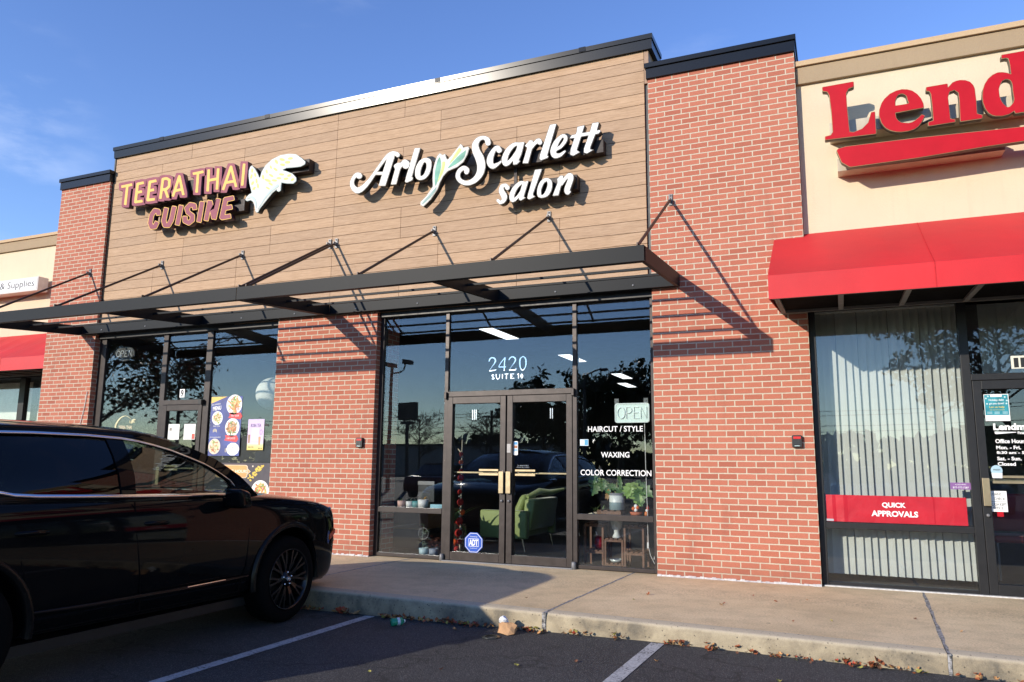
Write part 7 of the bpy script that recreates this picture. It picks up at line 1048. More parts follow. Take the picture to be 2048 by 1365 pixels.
# wheels
def wheel(s, sd):
    c = P(s, sd*.868, .378); w = MB()
    tp = [(.262, -.118), (.300, -.125), (.345, -.120), (.370, -.100), (.378, -.06), (.378, .06), (.370, .100), (.345, .122), (.300, .127), (.262, .120)]
    wh = MB().lathe([(r, h*sd) for r, h in tp], c, 56, 0, 'x').build('wheel', tyre_m, suv); rm_ = MB()
    rm_.lathe([(r, h*sd) for r, h in ((.264, .122), (.268, .128), (.262, .130), (.250, .118), (.245, -.10))], c, 56, 0, 'x'); rm_.lathe([(.001, sd*.02), (.246, sd*.0)], c, 40, 1, 'x')
    for k in range(10):
        for o in (-.085, .085):
            a0 = k*math.pi/5+o*.25; a1 = k*math.pi/5+o*1.55; pa = [(.055, .098), (.14, .112), (.252, .118)]
            vs = []
            for i, (r, h) in enumerate(pa):
                a = a0+(a1-a0)*i/2; wd_ = .011+.002*i
                for dw, dh in ((-wd_, -.03), (-wd_*.7, 0), (wd_*.7, 0), (wd_, -.03)):
                    y_, z_ = r*math.cos(a)-dw*math.sin(a), r*math.sin(a)+dw*math.cos(a); vs.append((c[0]+sd*(h+dh), c[1]+y_, c[2]+z_))
            rm_.add(vs, [(4*i+j, 4*i+j+1, 4*i+j+5, 4*i+j+4) for i in range(2) for j in range(3)])
    rm_.lathe([(.075, sd*.085), (.070, sd*.104), (.034, sd*.108), (.032, sd*.116), (.001, sd*.118)], c, 24, 0, 'x'); rm_.build('rim', [rim_m, M['black']], wh)
    hb = MB()
    for k in range(5): a = k*2*math.pi/5+.3; hb.lathe([(.0095, sd*.100), (.009, sd*.112), (.001, sd*.114)], (c[0], c[1]+.056*math.cos(a), c[2]+.056*math.sin(a)), 8, 0, 'x')
    ring = [(c[0]+sd*.119, c[1]+.026*math.cos(a), c[2]+.019*math.sin(a)) for a in [q*6.2832/20 for q in range(21)]]; hb.tube(ring, .0022, 5)
    for o in (-.009, .009): hb.tube([(c[0]+sd*.119, c[1]+o-.004, c[2]-.012), (c[0]+sd*.119, c[1]+o+.004, c[2]+.012)], .002, 5)
    hb.tube([(c[0]+sd*.119, c[1]-.009, c[2]-.002), (c[0]+sd*.119, c[1]+.009, c[2]+.002)], .002, 5); hb.build('hub_emblem', M['chrome'], wh)
for s in (.985, 3.885):
    for sd in (1, -1): wheel(s, sd)
# ---------------------------------------------------------------- things seen through the glass
lamp_e = emit_mat('lamp_diffuser', (.95, .98, 1.0), 1.5)
def ceiling_light(x, y, zc, label):
    t = thing('ceiling_light', label, 'ceiling light', (x, y, zc), 'ceiling lights inside the shops')
    MB().box(x-.13, x+.13, y-.56, y+.56, zc-.015, zc+.01).build('frame', M['white'], t); MB().box(x-.115, x+.115, y-.54, y+.54, zc-.022, zc-.0155).build('diffuser', lamp_e, t); return t
ceiling_light(-3.12, 2.50, 3.375, 'lit ceiling panel seen high behind the salon street number')
ceiling_light(-2.93, 5.70, 3.375, 'lit ceiling panel between the street number and the side window')
ceiling_light(-2.82, 9.10, 3.375, 'lit ceiling panel deep inside, right of the salon doors')
ceiling_light(-3.25, 11.2, 3.375, 'lit ceiling panel deepest inside the salon')
green = fabric_mat('green_velvet', (.22, .275, .085), .35)
ac = thing('armchair', 'olive green velvet armchair with gold legs inside the salon doors', 'armchair', (-2.5, 1.8, 0))
def rbox(x0, x1, y0, y1, z0, z1, name, mat, parent, bev=.03):
    o = MB().box(x0, x1, y0, y1, z0, z1).build(name, mat, parent, bev, True); o.modifiers['bevel'].segments = 4; o.modifiers['bevel'].angle_limit = R(30); return o
rbox(-2.865, -2.135, 1.30, 1.42, .19, .580, 'arm', green, ac, .03); rbox(-2.865, -2.135, 2.42, 2.54, .19, .580, 'arm', green, ac, .03)
rbox(-2.85, -2.22, 1.42, 2.42, .20, .42, 'seat', green, ac, .04)
bk = MB().hexa([(-2.26, 1.43, .30), (-2.13, 1.43, .30), (-2.13, 2.41, .30), (-2.26, 2.41, .30), (-2.22, 1.43, .74), (-2.05, 1.43, .74), (-2.05, 2.41, .74), (-2.22, 2.41, .74)]).build('backrest', green, ac, .03, True)
for x, y, dx in ((-2.22, 1.36, .05), (-2.80, 1.36, -.05), (-2.22, 2.48, .05), (-2.80, 2.48, -.05)): MB().tube([(x, y, .20), (x+dx, y-.02, .012)], [.018, .010], 10).build('leg', M['brass'], ac)
cu_ = tag(MB().hexa([(-2.52, 1.55, .43), (-2.36, 1.55, .43), (-2.36, 1.98, .43), (-2.52, 1.98, .43), (-2.34, 1.55, .80), (-2.22, 1.55, .80), (-2.22, 1.98, .80), (-2.34, 1.98, .80)]).build('cushion', green, None, .06, True), 'olive cushion leaning on the green armchair', 'cushion')
tag(MB().tube([(-2.20, 1.5, .77), (-2.1, 1.7, .84), (-2.0, 1.9, .82), (-1.86, 2.1, .87)], [.03, .05, .045, .02], 8).build('throw_roll', green), 'rolled olive throw lying on the armchair back', 'throw')
# flower garland on a pole
gp = thing('garland_pole', 'pale wooden pole wound with red and orange pompom garland', 'decoration', (-2.72, .42, 0))
MB().tube([(-2.725, .42, .016), (-2.715, .42, 1.55)], .010, 8).build('pole', simple('pale_wood', (.52, .45, .32), .6), gp); MB().tube([(-2.718, .42, 1.36), (-2.775, .41, 1.43)], .008, 6).build('hook', simple('pale_wood2', (.52, .45, .32), .6), gp)
rr = random.Random(2); redp, orp, grp = simple('pompom_red', (.36, .018, .012), .9), simple('pompom_orange', (.66, .09, .010), .9), simple('bead_grey', (.30, .31, .28), .5)
def pompom(c, r, m, seed):
    q = random.Random(seed); mb = MB()
    for k in range(70):
        d = Vector((q.gauss(0, 1), q.gauss(0, 1), q.gauss(0, 1))).normalized(); a = d.cross(Vector((.3, .2, 1))).normalized(); t = Vector(c)+d*r*q.uniform(.75, 1.1); b = Vector(c)+d*r*.3
        mb.add([b+a*r*.16, b-a*r*.16, t-a*r*.05, t+a*r*.05], [(0,1,2,3)])
    mb.ball(c, r*.75, 10); return mb.build('pompom', m, gp)
for i, (dx, z, r, k) in enumerate(((0, 1.30, .036, 0), (0, 1.19, .040, 1), (.005, 1.075, .038, 0), (0, .985, .056, 0), (-.01, .80, .040, 0), (0, .665, .060, 0), (.035, .535, .045, 1), (-.01, .415, .066, 0), (-.02, .265, .068, 0), (-.075, .145, .050, 1), (.0, .155, .046, 0), (-.045, .06, .045, 0))):
    pompom((-2.72+dx, .40, z+.06), r, (redp, orp)[k], i)
mb = MB()
for i in range(22): mb.ball((-2.722+rr.uniform(-.012, .02), .395, 1.32-i*.052), rr.uniform(.012, .018), 8)
mb.build('beads', grp, gp)
# greenery helper
def blade(mb, p, d, L, w, droop, mi=0, n=6, fold=.25):
    p = Vector(p); d = Vector(d).normalized(); side = d.cross(Vector((0,0,1)));
    if side.length < .05: side = Vector((1,0,0))
    side.normalize(); v = []; up = side.cross(d)
    for i in range(n+1):
        t = i/n; ww = w*math.sin(math.pi*(.12+.88*t)**.8)*(.999 if t < 1 else .02); v += [p-side*ww+up*ww*fold, p.copy(), p+side*ww+up*ww*fold]
        d = (d+Vector((0,0,-droop/n))).normalized(); p = p+d*(L/n)
    mb.add(v, [(3*i+j, 3*i+j+1, 3*i+j+4, 3*i+j+3) for i in range(n) for j in range(2)], mi, True)
def leafmat(name, col): return simple(name, col, .45, 0, .35, 14)
gl1, gl2, gl3, brn = leafmat('leaf_green', (.060, .125, .032)), leafmat('leaf_lightgreen', (.19, .30, .075)), leafmat('leaf_grey_green', (.17, .23, .17)), leafmat('leaf_dry', (.30, .17, .06))
def pot(parent, x, y, z, r, h, mat, name='pot'):
    MB().lathe([(.001, 0), (r*.86, 0), (r, h), (r*.93, h), (r*.9, h*.86), (.001, h*.86)], (x, y, z), 24).build(name, mat, parent); 
# big-leaved plant behind the left door
bp = thing('potted_plant', 'tall strappy plant in a basket behind the pompom garland', 'plant', (-2.75, .8, 0))
mb = MB(); rr = random.Random(4)
for i in range(16):
    a = rr.uniform(0, 6.28); blade(mb, (-3.02+rr.uniform(-.04, .04), .85, .40), (math.cos(a)*.6, math.sin(a)*.5, 1), rr.uniform(.3, .55), rr.uniform(.012, .020), rr.uniform(.9, 2.0))
mb.build('leaves', gl1, bp); mb = MB()
for i in range(5): blade(mb, (-2.95, .8, .40), (.7, -.2, .30), .26, .018, 2.4)
mb.build('dry_leaves', gl2, bp)
bm2 = Mat('basket'); _c = bm2.coord(); _w = bm2.n('ShaderNodeTexWave'); bm2.l(_c, _w.inputs[0]); _w.inputs['Scale'].default_value = 22; _w.inputs['Distortion'].default_value = 6; bm2.bsdf(bm2.ramp(_w.outputs['Fac'], [(.2, (.10, .06, .035)), (.8, (.42, .30, .18))]), .85)
MB().lathe([(.001, .016), (.13, .016), (.16, .25), (.15, .40), (.13, .40), (.12, .36), (.001, .36)], (-3.02, .85, 0), 22).build('basket', bm2.m, bp)
# left window sill: inner ledge, pots, screen, box
MB().box(XM+W+.06, -2.84, .20, .62, .600, .634).build('window_ledge', M['frame'], sf)
MB().box(-.98, -.06, .20, .60, .600, .632).build('window_ledge', M['frame'], sf)
spk = simple('speckled_white', (.66, .65, .62), .5, 0, .25, 90)
for x, y, r, h, m, lab, lf in ((-3.63, .40, .058, .088, simple('pot_pink', (.60, .38, .32), .6), 'pink pot with wiry sprigs, leftmost on the window ledge', 0), (-3.50, .40, .052, .083, spk, 'speckled white pot with a small sprout on the window ledge', 1), (-3.415, .43, .058, .088, simple('pot_teal', (.07, .24, .24), .55), 'teal pot between the two white pots on the ledge', 2), (-3.285, .40, .076, .112, spk, 'large speckled white pot with dried orange flowers on the ledge', 3)):
    t = thing('potted_plant', lab, 'plant', (x, y, .634), 'small pots on the window ledge'); pot(t, x, y, .634, r, h, m); mb = MB(); rr = random.Random(lf)
    for i in range(9):
        a = rr.uniform(0, 6.28); blade(mb, (x, y, .634+h*.85), (math.cos(a)*(.8), math.sin(a)*.6, 1.1), rr.uniform(.05, .13), .006 if lf < 3 else .012, rr.uniform(.5, 2.5))
    mb.build('sprigs', (gl1, gl3, gl3, leafmat('dried_orange', (.40, .20, .04)))[lf], t)
mo = thing('computer_screen', 'flat silver backed computer screen behind the window ledge pots', 'screen', (-3.3, .6, .63))
MB().box(-3.50, -3.24, .62, .645, .70, .985).build('panel', simple('screen_back', (.045, .047, .05), .3, .3), mo, .005); MB().box(-3.50, -3.24, .614, .622, .935, .985).build('edge', M['metal'], mo); MB().box(-3.40, -3.34, .625, .70, .634, .72).build('stand', M['metal'], mo)
bb = thing('small_box', 'pale blue printed box at the right end of the window ledge', 'box', (-3.05, .35, .634)); MB().box(-3.12, -2.90, .30, .38, .634, .690).build('carton', simple('box_blue', (.25, .48, .56), .5), bb, .002); text('lettering', 'CO', -2.99, -2.93, .650, .675, .298, simple('box_ink', (.05, .2, .32), .5), bb)
# reception desk
dk = thing('reception_desk', 'grey reception desk with pale wooden edge behind the lower left pane', 'desk', (-3.9, 1.1, 0))
MB().box(-4.6, -3.62, 1.0, 1.06, .016, .285).build('front_panel', simple('desk_grey', (.085, .088, .086), .7), dk, .003); MB().box(-4.6, -3.60, .985, 1.5, .287, .305).build('ledge', simple('desk_wood', (.40, .29, .19), .6), dk, .003)
MB().box(-3.70, -3.55, 1.02, 1.5, .306, .62).build('side_post', simple('desk_wood2', (.26, .15, .10), .6), dk, .003); MB().box(-4.6, -3.70, 1.45, 1.5, .306, .60).build('back_panel', simple('desk_dark', (.03, .03, .03), .6), dk)
# plants on the floor by the lower left pane
for x, m, lab, lf in ((-3.235, simple('pot_paleblue', (.40, .52, .54), .5), 'pale blue pot with a plant trained on a ring hoop', 0), (-3.085, simple('pot_greyblue', (.22, .25, .30), .5), 'grey blue pot with reddish foliage by the door frame', 1)):
    t = thing('potted_plant', lab, 'plant', (x, .36, .014)); pot(t, x, .36, .014, .066, .10, m); mb = MB(); rr = random.Random(20+lf)
    for i in range(26):
        a = rr.uniform(0, 6.28); h = rr.uniform(.12, .42) if lf == 0 else rr.uniform(.12, .26); blade(mb, (x+.05*math.cos(a)*rr.random(), .36+.04*math.sin(a), h), (math.cos(a), math.sin(a)*.5, .4), rr.uniform(.05, .09), .018, .8)
    mb.build('leaves', gl3 if lf == 0 else simple('leaf_red', (.16, .055, .035), .5, 0, .4, 20), t)
    if lf == 0: MB().tube([(x+.075*math.cos(k/24*6.2832)-.0, .34, .30+.075*math.sin(k/24*6.2832)) for k in range(25)], .005, 6).build('hoop', M['metal'], t); MB().tube([(x, .35, .10), (x-.02, .35, .22), (x+.0, .35, .42)], .004, 6).build('stem', gl3, t)
sk = thing('burlap_sack', 'pale folded burlap sack standing beside the door frame', 'sack', (-2.95, .5, 0)); MB().hexa([(-3.02, .55, .20), (-2.90, .55, .12), (-2.90, .65, .12), (-3.02, .65, .20), (-3.06, .55, .42), (-2.90, .55, .43), (-2.90, .65, .43), (-3.06, .65, .42)]).build('cloth', simple('burlap', (.50, .42, .28), .95, 0, .3, 60), sk, .01); MB().hexa([(-2.98, .56, .014), (-2.92, .56, .014), (-2.92, .64, .014), (-2.98, .64, .014), (-3.0, .56, .21), (-2.90, .56, .21), (-2.90, .64, .21), (-3.0, .64, .21)]).build('base', simple('burlap_base', (.3, .24, .15), .95), sk)
# right window: stepped plant stand
wd = Mat('stand_wood'); _c = wd.coord(); _n = wd.noise(wd.mapping(_c, (30, 30, 2)), 3, 5); wd.bsdf(wd.ramp(_n, [(.3, (.085, .038, .020)), (.7, (.19, .088, .048))]), .55); sw = wd.m
ps = thing('plant_stand', 'brown slatted wooden plant stand of three stepped bays', 'plant stand', (-.6, .45, 0))
for x0, x1, lv in ((-.985, -.735, (.195, .51)), (-.728, -.492, (.05, .34)), (-.485, -.235, (.195, .505))):
    top = lv[-1]; mb = MB()
    for x in (x0, x1-.024):
        for y in (.36, .60): mb.box(x, x+.024, y, y+.024, .014, top)
    mb.build('posts', sw, ps); mb = MB()
    for z in lv:
        mb.box(x0+.0245, x1-.0245, .361, .383, z-.028, z-.002)
        mb.box(x0+.0245, x1-.0245, .601, .623, z-.028, z-.002)
        for k in range(4): xx = x0+.02+(x1-x0-.075)*k/3; mb.box(xx, xx+.036, .350, .63, z, z+.014)
    mb.build('slatted_shelf', sw, ps)
pr = thing('red_vase', 'glossy dark red jug on the left bay of the plant stand', 'jug', (-.83, .45, .21)); MB().lathe([(.001, 0), (.040, 0), (.056, .03), (.062, .08), (.050, .13), (.030, .165), (.024, .165), (.001, .15)], (-.825, .47, .21), 24).build('body', simple('red_glaze', (.25, .008, .016), .12), pr); MB().tube([(-.845, .46, .365), (-.86, .45, .42)], .006, 6).build('spout', M['white'], pr); MB().tube([(-.775, .47, .30), (-.74, .47, .325), (-.71, .47, .315)], .012, 8).build('handle', simple('red_glaze2', (.25, .008, .016), .12), pr)
bu = thing('head_planter', 'white bust shaped planter on the middle bay of the stand', 'planter', (-.6, .47, .354)); marb = simple('plaster_white', (.55, .58, .57), .5, 0, .06, 20)
MB().lathe([(.001, 0), (.052, 0), (.050, .02), (.034, .05), (.033, .085), (.055, .115), (.068, .155), (.072, .20), (.066, .235), (.058, .235), (.05, .2), (.001, .2)], (-.60, .47, .354), 24).build('head', marb, bu); MB().tube([(-.602, .395, .355+.185), (-.603, .388, .355+.150), (-.601, .402, .355+.148)], [.008, .013, .008], 8).build('nose', marb, bu)
gbw = tag(MB().lathe([(.001, 0), (.06, 0), (.088, .035), (.085, .035), (.058, .004), (.001, .004)], (-.61, .47, .066), 24).build('glass_bowl', simple('pale_glass', (.45, .50, .50), .08, 0, .05)), 'shallow pale glass bowl on the lowest shelf of the stand', 'bowl')
# sill of the right window: crate, striped pot, leaves, terracotta pots
cr_ = thing('wooden_riser', 'low brown slatted riser under the striped pot', 'riser', (-.62, .35, .632)); MB().box(-.79, -.49, .27, .29, .632, .680).build('front_rail', sw, cr_); MB().box(-.79, -.49, .45, .47, .632, .680).build('back_rail', sw, cr_); mb = MB()
for k in range(4): mb.box(-.785+k*.08, -.735+k*.08, .262, .478, .6805, .692)
mb.build('slats', sw, cr_)
sp = thing('potted_plant', 'grey and white striped pot holding a large lobed leaf plant', 'plant', (-.565, .37, .692))
strp = Mat('striped_glaze'); _c = strp.coord(); _s = strp.n('ShaderNodeSeparateXYZ'); strp.l(_c, _s.inputs[0]); _r = strp.n('ShaderNodeMapRange'); strp.l(_s.outputs[2], _r.inputs[0]); _r.inputs[1].default_value = .692; _r.inputs[2].default_value = .90
_q = strp.ramp(_r.outputs[0], [(0, (.20, .27, .28)), (.45, (.62, .64, .60)), (.84, (.22, .22, .23))]); strp.t.nodes[-1].color_ramp.interpolation = 'CONSTANT' if hasattr(strp.t.nodes[-1], 'color_ramp') else None; strp.bsdf(_q, .4)
MB().lathe([(.001, 0), (.085, 0), (.092, .006), (.092, .205), (.084, .205), (.082, .18), (.001, .18)], (-.565, .37, .692), 30).build('pot', strp.m, sp)
def lobed(mb, c, d, L, w, mi=0, seed=0):
    q = random.Random(seed); d = Vector(d).normalized(); s = d.cross(Vector((.2, -1, .2))).normalized(); nrm = s.cross(d); n = 9; v = []
    for i in range(n+1):
        t = i/n; ww = w*math.sin(math.pi*min(.97, .1+.9*t))*(1.0 if i % 2 else .55); dd = -nrm*(.10*L*math.sin(t*3.0))
        p = Vector(c)+d*L*t+dd; v += [p-s*ww+nrm*ww*.25, p, p+s*ww+nrm*ww*.25]
    mb.add(v, [(3*i+j, 3*i+j+1, 3*i+j+4, 3*i+j+3) for i in range(n) for j in range(2)], mi, True)
st_ = MB()
for pts in ([(-.565, .37, .88), (-.63, .36, .98), (-.72, .35, 1.06), (-.79, .35, 1.07)], [(-.56, .37, .88), (-.56, .36, 1.0), (-.545, .36, 1.12)], [(-.55, .37, .88), (-.46, .36, .93), (-.42, .36, .99), (-.36, .36, 1.01)], [(-.57, .37, .88), (-.62, .36, .96), (-.66, .35, .93)], [(-.55, .37, .88), (-.40, .36, .92), (-.345, .36, .82), (-.31, .36, .72)]): st_.tube(pts, .0055, 6)
st_.build('stems', simple('stem_pale', (.24, .26, .10), .6), sp); mb = MB()
for i, (c, d, L, w) in enumerate((((-.78, .35, 1.08), (-.35, -.2, -1), .20, .075), ((-.80, .35, 1.09), (-.9, -.1, -.55), .12, .05), ((-.72, .34, 1.06), (-.1, -.2, -1), .13, .05), ((-.36, .34, 1.03), (.35, -.1, -1), .25, .085), ((-.40, .34, 1.02), (-.1, -.3, -1), .16, .06), ((-.33, .36, 1.04), (.9, -.1, -.75), .24, .07), ((-.56, .36, .96), (.4, -.2, -.5), .12, .04), ((-.55, .36, .95), (-.7, -.2, .25), .12, .04), ((-.53, .35, 1.1), (.2, -.2, -1), .14, .03), ((-.70, .35, 1.04), (.3, -.2, -1), .15, .05), ((-.45, .35, .98), (-.5, -.2, -.8), .15, .05), ((-.30, .35, .95), (.3, -.2, -1), .18, .07))): lobed(mb, c, d, L*1.2, w*1.3, 0 if i not in (3, 4) else 1, i)
mb.build('leaves', [gl1, gl2], sp); mb = MB()
for c, d, L in (((-.66, .34, .94), (-.1, -.1, -1), .14), ((-.665, .35, .93), (-.35, -.1, -1), .12), ((-.62, .34, .9), (-.2, -.2, -1), .08)): lobed(mb, c, d, L, .025, 0, 5)
mb.build('dry_leaves', brn, sp)
sc_ = thing('potted_plant', 'low spiky succulent on the left of the salon window ledge', 'plant', (-.82, .38, .632)); pot(sc_, -.82, .38, .632, .055, .03, simple('dish_tan', (.36, .30, .22), .7), 'dish'); mb = MB(); rr = random.Random(9)
for i in range(34): a = rr.uniform(0, 6.28); blade(mb, (-.82+rr.uniform(-.03, .08), .36, .665), (math.cos(a)+.3, math.sin(a)*.5-.2, rr.uniform(.3, 1.2)), rr.uniform(.06, .13), .009, .4)
mb.build('leaves', [leafmat('leaf_olive', (.10, .15, .06))], sc_)
terra = simple('terracotta', (.42, .12, .055), .8)
t3 = thing('terracotta_pot', 'shallow terracotta bowl with orange and white ornaments on the ledge', 'pot', (-.33, .36, .632)); MB().lathe([(.001, 0), (.060, 0), (.078, .045), (.070, .045), (.055, .01), (.001, .01)], (-.325, .36, .632), 22).build('bowl', terra, t3); mb = MB()
for dx, z, m_ in ((-.03, .715, 0), (0, .70, 1), (.02, .73, 0), (.0, .745, 1)): mb.ball((-.325+dx, .35, z), .024, 10, m_)
mb.build('ornaments', [simple('orange_ornament', (.58, .12, .02), .5), M['white']], t3)
t4 = thing('gnome_ornament', 'small orange and white figurine beside the sign cord', 'ornament', (-.19, .34, .632)); MB().lathe([(.001, 0), (.026, 0), (.022, .05), (.001, .055)], (-.195, .34, .632), 14).build('base', simple('orange2', (.60, .15, .02), .5), t4); MB().ball((-.188, .34, .70), .019, 10).build('body', M['white'], t4); MB().lathe([(.019, 0), (.020, .02), (.001, .05)], (-.178, .34, .712), 12).build('hat', simple('red_hat', (.45, .03, .015), .5), t4)
tag(MB().hexa([(-.94, .26, .633), (-.84, .26, .633), (-.84, .34, .633), (-.94, .34, .633), (-.93, .26, .640), (-.85, .26, .655), (-.85, .34, .655), (-.93, .34, .640)]).build('paper_slip', simple('cream_paper', (.62, .58, .44), .7)), 'cream paper slip on the left end of the salon ledge', 'paper')
yb_ = thing('yellow_tool', 'yellow angled fabric patch and pale stick right of the stand', 'cloth', (-.1, .5, .4)); MB().hexa([(-.14, .55, .44), (-.05, .55, .33), (-.05, .57, .33), (-.14, .57, .44), (-.12, .55, .50), (-.03, .55, .50), (-.03, .57, .50), (-.12, .57, .50)]).build('patch', simple('mustard', (.42, .28, .06), .7), yb_); MB().tube([(-.105, .30, .14), (-.075, .30, .27)], .005, 6).build('stick', M['white'], yb_)
# restaurant inside: round paper lantern, framed relief
lt = thing('paper_lantern', 'round white paper lantern hanging behind the restaurant window', 'lantern', (-6.6, 1.2, 2.4)); MB().ball((-6.75, 1.3, 2.36), .27, 28).build('shade', simple('paper_shade', (.62, .62, .56), .9, 0, .04), lt); MB().tube([(-6.75, 1.3, 2.62), (-6.75, 1.3, 3.37)], .004, 6).build('cord', M['black'], lt)
rl = thing('relief_panel', 'dark carved relief panel on the wall inside the tall window', 'wall art', (-9.3, 1.2, 2.2)); _m = Mat('carved_relief'); _c = _m.coord(); _v = _m.n('ShaderNodeTexVoronoi'); _m.l(_c, _v.inputs['Vector']); _v.inputs['Scale'].default_value = 13; _m.bsdf(_m.ramp(_v.outputs['Distance'], [(.1, (.16, .13, .09)), (.6, (.025, .02, .016))]), .5, 0, _m.bump(_v.outputs['Distance'], .8, .03)); MB().box(-9.42, -9.36, .35, 1.5, 1.35, 2.78).build('panel', _m.m, rl, .01)
tbl = thing('dining_table', 'dark dining table inside the restaurant', 'table', (-7, 2.6, 0)); MB().box(-7.6, -6.4, 2.2, 3.0, .72, .76).build('top', sw, tbl)
for x in (-7.5, -6.56):
    for y in (2.26, 2.88): MB().box(x, x+.06, y, y+.06, .014, .719).build('leg', sw, tbl)
rc = thing('red_chair', 'dark red padded chair inside the loan office door', 'chair', (3.75, 1.3, 0)); rdm = fabric_mat('red_pad', (.22, .018, .022)); rbox(3.50, 3.98, 1.25, 1.70, .42, .50, 'seat', rdm, rc); rbox(3.50, 3.98, 1.66, 1.73, .52, .95, 'backrest', rdm, rc)
for x in (3.53, 3.95):
    for y in (1.29, 1.67): MB().tube([(x, y, .014), (x, y, .43)], .014, 8).build('leg', M['metal'], rc)
# ---------------------------------------------------------------- litter on the asphalt
def gz(x, y): return ground_z(x, y)
gb = thing('plastic_bottle', 'crushed green plastic bottle lying beside the parking line', 'bottle', (-1.68, -2.82, gz(-1.68, -2.82)))
gm_ = Mat('green_plastic'); _t = gm_.n('ShaderNodeBsdfTransparent'); _t.inputs[0].default_value = (.35, .85, .62, 1); _p = gm_.n('ShaderNodeBsdfPrincipled'); _p.inputs['Base Color'].default_value = (.05, .42, .24, 1); _p.inputs['Roughness'].default_value = .12; _x = gm_.n('ShaderNodeMixShader'); _x.inputs[0].default_value = .62; gm_.l(_t.outputs[0], _x.inputs[1]); gm_.l(_p.outputs[0], _x.inputs[2]); gm_.l(_x.outputs[0], gm_.out.inputs[0])
def along(prof, a, b, n=18, dent=0, seed=0):
    a, b = Vector(a), Vector(b); d = (b-a).normalized(); u = d.cross(Vector((0,0,1))).normalized(); w = u.cross(d); q = random.Random(seed); mb = MB(); v = []
    for r, t in prof:
        for k in range(n):
            an = 2*math.pi*k/n; rr_ = r*(1-dent*max(0, math.sin(an*2+t*9))*q.uniform(.6, 1)); v.append(a+d*(b-a).length*t+u*rr_*math.cos(an)+w*rr_*math.sin(an))
    mb.add(v, [(i*n+k, i*n+(k+1)%n, (i+1)*n+(k+1)%n, (i+1)*n+k) for i in range(len(prof)-1) for k in range(n)], 0, True); return mb
zb = gz(-1.68, -2.82)
pA, pB = (-1.70, -2.89, zb+.033), (-1.63, -2.79, zb+.033)
along([(.001, .0), (.030, .005), (.034, .05), (.033, .3), (.036, .42), (.034, .6), (.035, .74), (.026, .86), (.013, .95), (.012, 1.0), (.001, 1.0)], pA, pB, 18, .22, 3).build('body', gm_.m, gb)
along([(.0355, .40), (.037, .42), (.0365, .62), (.035, .64)], pA, pB, 18, .15, 3).build('wrapper', simple('bottle_label', (.50, .56, .60), .5, 0, .3, 60), gb)
along([(.001, .985), (.014, .985), (.014, 1.06), (.001, 1.06)], pA, pB, 14).build('cap', M['white'], gb)
pbg = thing('paper_bag', 'crumpled brown paper bag with a white napkin by the kerb', 'litter', (-.65, -2.78, gz(-.65, -2.78)))
def crumple(name, c, rx, ry, rz, seed, mat, parent, amp=.42):
    bm = bmesh.new(); bmesh.ops.create_icosphere(bm, subdivisions=2, radius=1); q = random.Random(seed); from_ = [Vector((q.uniform(-1, 1), q.uniform(-1, 1), q.uniform(-1, 1))).normalized() for _ in range(26)]; amps = [q.uniform(-amp, amp) for _ in from_]
    for v in bm.verts:
        d = v.co.normalized(); s = 1+sum(a*max(0, d.dot(f)-.72)*3.2 for a, f in zip(amps, from_)); v.co = Vector((d.x*rx*s, d.y*ry*s, max(-rz*.82, d.z*rz*s)))+Vector(c)
    me = bpy.data.meshes.new(name); bm.to_mesh(me); bm.free(); me.materials.append(mat); return link(name, me, parent)
zg = gz(-.65, -2.78)
kraft = simple('kraft_paper', (.46, .26, .125), .8, 0, .22, 18, .5, 40)
crumple('bag', (-.635, -2.80, zg+.044), .082, .060, .052, 5, kraft, pbg); nap = simple('napkin', (.66, .68, .72), .9, 0, .06, 9, .4, 25)
crumple('napkin', (-.695, -2.745, zg+.078), .052, .042, .050, 8, nap, pbg, .45)
tag(MB().lathe([(.035, 0), (.075, .002), (.078, .005), (.05, .006)], (-.70, -2.98, gz(-.7, -2.98)+.001), 24).build('cup_lid', simple('lid_dark', (.03, .035, .03), .3)), 'flattened dark cup lid beside the crumpled paper bag', 'litter')
